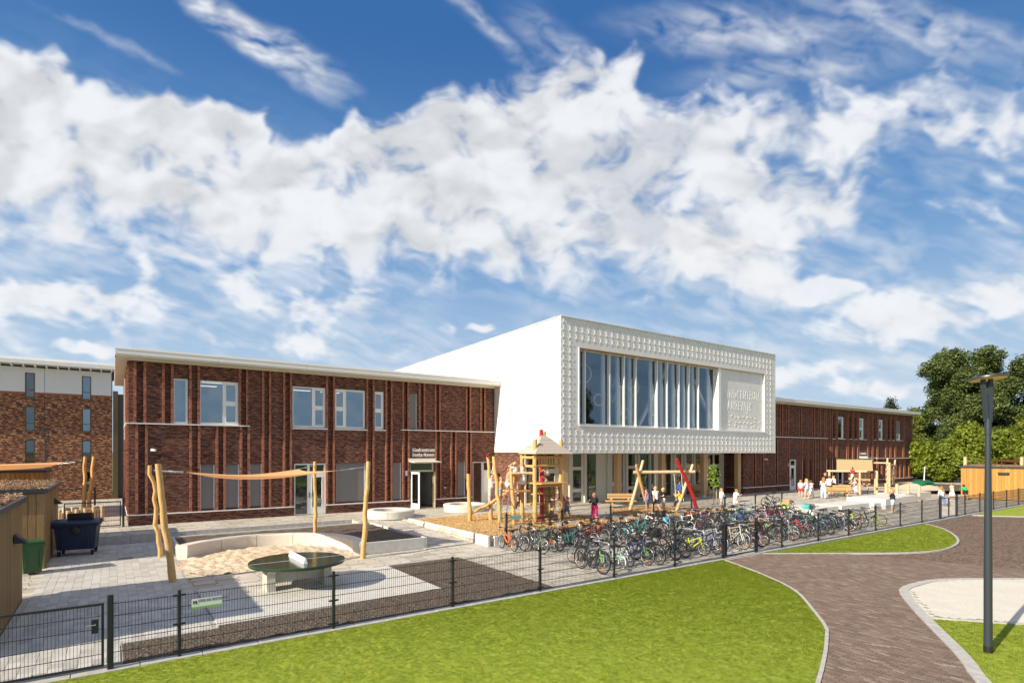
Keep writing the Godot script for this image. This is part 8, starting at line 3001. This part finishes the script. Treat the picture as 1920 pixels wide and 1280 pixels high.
	person("girl in black top and bright magenta trousers facing away on the wood chips", Vector3(19.6, 0.04, 11.25), yaw.call(160), 1.36, {"leg_l": [3, 3, 2], "leg_r": [-3, 3, 2], "arm_l": [25, 16, 95], "arm_r": [25, 16, 95]}, {"shirt": blk, "trousers": lin(0.68, 0.02, 0.16), "hair": ginger, "style": "bob", "sleeve": 1.8})
	# round the swing
	person("blond boy in white shirt and navy shorts walking by the swing", Vector3(25.3, 0.04, 10.4), yaw.call(170), 1.5, walk, {"shirt": white, "shorts": lin(0.02, 0.03, 0.07), "hair": blond})
	person("blond boy in black shirt and white shorts beside the swing", Vector3(26.05, 0.04, 10.35), yaw.call(215), 1.35, hips, {"shirt": blk, "shorts": white, "hair": blond})
	person("girl in yellow shirt sitting on the swing", Vector3(27.05, 0.36, 10.75), yaw.call(190), 1.25, {"leg_l": [75, 5, 70], "leg_r": [80, 5, 60], "arm_l": [60, 14, 75], "arm_r": [60, 14, 75], "lean": 5, "seat": 0.17}, {"shirt": lin(0.72, 0.45, 0.02), "trousers": lin(0.08, 0.05, 0.06), "hair": brown, "style": "tail"})
	person("child in a lilac shirt half hidden behind the blond boy in white", Vector3(25.35, 0.04, 9.7), yaw.call(200), 1.25, stand, {"shirt": lin(0.35, 0.22, 0.5), "shorts": jean, "hair": brown})
	person("person in blue overalls standing behind the red swing leg", Vector3(32.2, 0, 6.7), yaw.call(180), 1.5, stand, {"shirt": lin(0.04, 0.12, 0.35), "trousers": lin(0.03, 0.08, 0.25), "hair": brown, "sleeve": 1.7})
	person("small girl in white shirt and pale shorts with arms spread near the sapling", Vector3(30.6, 0, 11.1), yaw.call(60), 1.25, {"leg_l": [14, 5, 6], "leg_r": [-10, 5, 10], "arm_l": [10, 50, 15], "arm_r": [5, 55, 10]}, {"shirt": white, "shorts": lin(0.5, 0.55, 0.6), "hair": fair, "style": "tail"})
	person("small child in white top and white skirt running near the sapling", Vector3(31.35, 0, 11.6), yaw.call(75), 1.25, {"leg_l": [35, 4, 30], "leg_r": [-20, 4, 40], "arm_l": [-15, 12, 60], "arm_r": [40, 12, 70], "lean": 10}, {"shirt": white, "skirt": white, "hair": ginger, "style": "short"})
	# the group at the picnic bench
	person("girl in white shirt and red shorts, leftmost of the group at the picnic bench", Vector3(43.8, 0, 9.2), yaw.call(120), 1.3, stand, {"shirt": white, "shorts": lin(0.62, 0.07, 0.05), "hair": fair, "style": "bob"})
	person("girl in pink striped shirt and grey shorts seen from behind at the picnic bench", Vector3(42.0, 0, 10.6), yaw.call(170), 1.5, hips, {"shirt": lin(0.68, 0.50, 0.58), "shorts": lin(0.4, 0.42, 0.5), "hair": blond, "style": "tail"})
	person("girl in a short white dress with arm out, third from the left in the group", Vector3(43.3, 0, 10.3), yaw.call(140), 1.35, reach, {"dress": white, "hair": brown, "style": "bob", "shoes": lin(0.1, 0.06, 0.04)})
	person("girl with very long auburn hair in pale blue overalls by the picnic bench", Vector3(43.3, 0, 11.2), yaw.call(110), 1.6, {"leg_l": [8, 4, 4], "leg_r": [-8, 4, 4], "arm_l": [20, 12, 60], "arm_r": [15, 12, 50], "lean": 5}, {"shirt": pale_jean, "trousers": pale_jean, "hair": ginger, "style": "long"})
	person("child in white shirt sitting at the left end of the picnic bench top", Vector3(45.6, 0.0, 10.5), yaw.call(100), 1.3, {"leg_l": [80, 6, 60], "leg_r": [76, 6, 50], "arm_l": [30, 10, 30], "arm_r": [20, 10, 40], "seat": 0.9, "lean": 10}, {"shirt": white, "shorts": white, "hair": brown})
	person("child in white shirt sitting with the back to the camera on the picnic bench", Vector3(46.4, 0.0, 10.55), yaw.call(170), 1.3, {"leg_l": [80, 6, 70], "leg_r": [76, 6, 66], "arm_l": [20, 16, 40], "arm_r": [20, 16, 40], "seat": 0.9, "lean": 8}, {"shirt": white, "shorts": blk, "hair": fair})
	person("child in black shirt standing behind the picnic bench", Vector3(47.4, 0.3, 9.4), yaw.call(200), 1.5, stand, {"shirt": blk, "trousers": jean, "hair": ginger, "style": "bob"})
	person("child in bright green shirt behind the picnic bench", Vector3(47.6, 0.0, 9.9), yaw.call(260), 1.45, stand, {"shirt": lin(0.12, 0.48, 0.2), "shorts": jean, "hair": brown})
	person("girl in pale blue dress stepping past the right end of the picnic bench", Vector3(47.6, 0, 11.6), yaw.call(240), 1.45, {"leg_l": [20, 4, 10], "leg_r": [-14, 4, 40], "arm_l": [60, 20, 30], "arm_r": [50, 14, 60], "lean": 6}, {"dress": lin(0.55, 0.66, 0.74), "hair": ginger, "style": "tail"})
	person("child in a red shirt climbing on the rail of the play hut", Vector3(49.6, 0.95, 10.5), yaw.call(180), 1.3, {"leg_l": [10, 5, 10], "leg_r": [25, 5, 45], "arm_l": [130, 20, 30], "arm_r": [130, 20, 40]}, {"shirt": lin(0.58, 0.03, 0.04), "shorts": white, "hair": dark})
	# farther right
	person("girl in black shirt with pink print and pale denim shorts standing behind the concrete block", Vector3(40.0, YARD, 17.1), yaw.call(195), 1.5, {"leg_l": [4, 6, 3], "leg_r": [-4, 6, 2], "arm_l": [60, 14, 120], "arm_r": [55, 14, 120]}, {"shirt": blk, "shorts": pale_jean, "hair": fair, "style": "tail"})
	person("girl with long hair in cream sweater and blue jeans walking away at the right", Vector3(48.6, YARD, 17.0), yaw.call(150), 1.4, {"leg_l": [16, 3, 8], "leg_r": [-14, 3, 14], "arm_l": [-10, 26, 10], "arm_r": [12, 26, 10]}, {"shirt": lin(0.72, 0.64, 0.55), "trousers": jean, "hair": ginger, "style": "long", "sleeve": 1.9, "shoes": lin(0.3, 0.15, 0.07)})
	person("girl in white dress walking near the left corner of the orange shed", Vector3(55.6, YARD, 15.5), yaw.call(150), 1.4, walk, {"dress": white, "hair": ginger, "style": "bob"})
	person("child in bright green shirt bending down beside the orange shed", Vector3(55.2, YARD, 16.5), yaw.call(120), 1.45, bend, {"shirt": lin(0.02, 0.45, 0.12), "shorts": blk, "hair": dark, "tan": true})
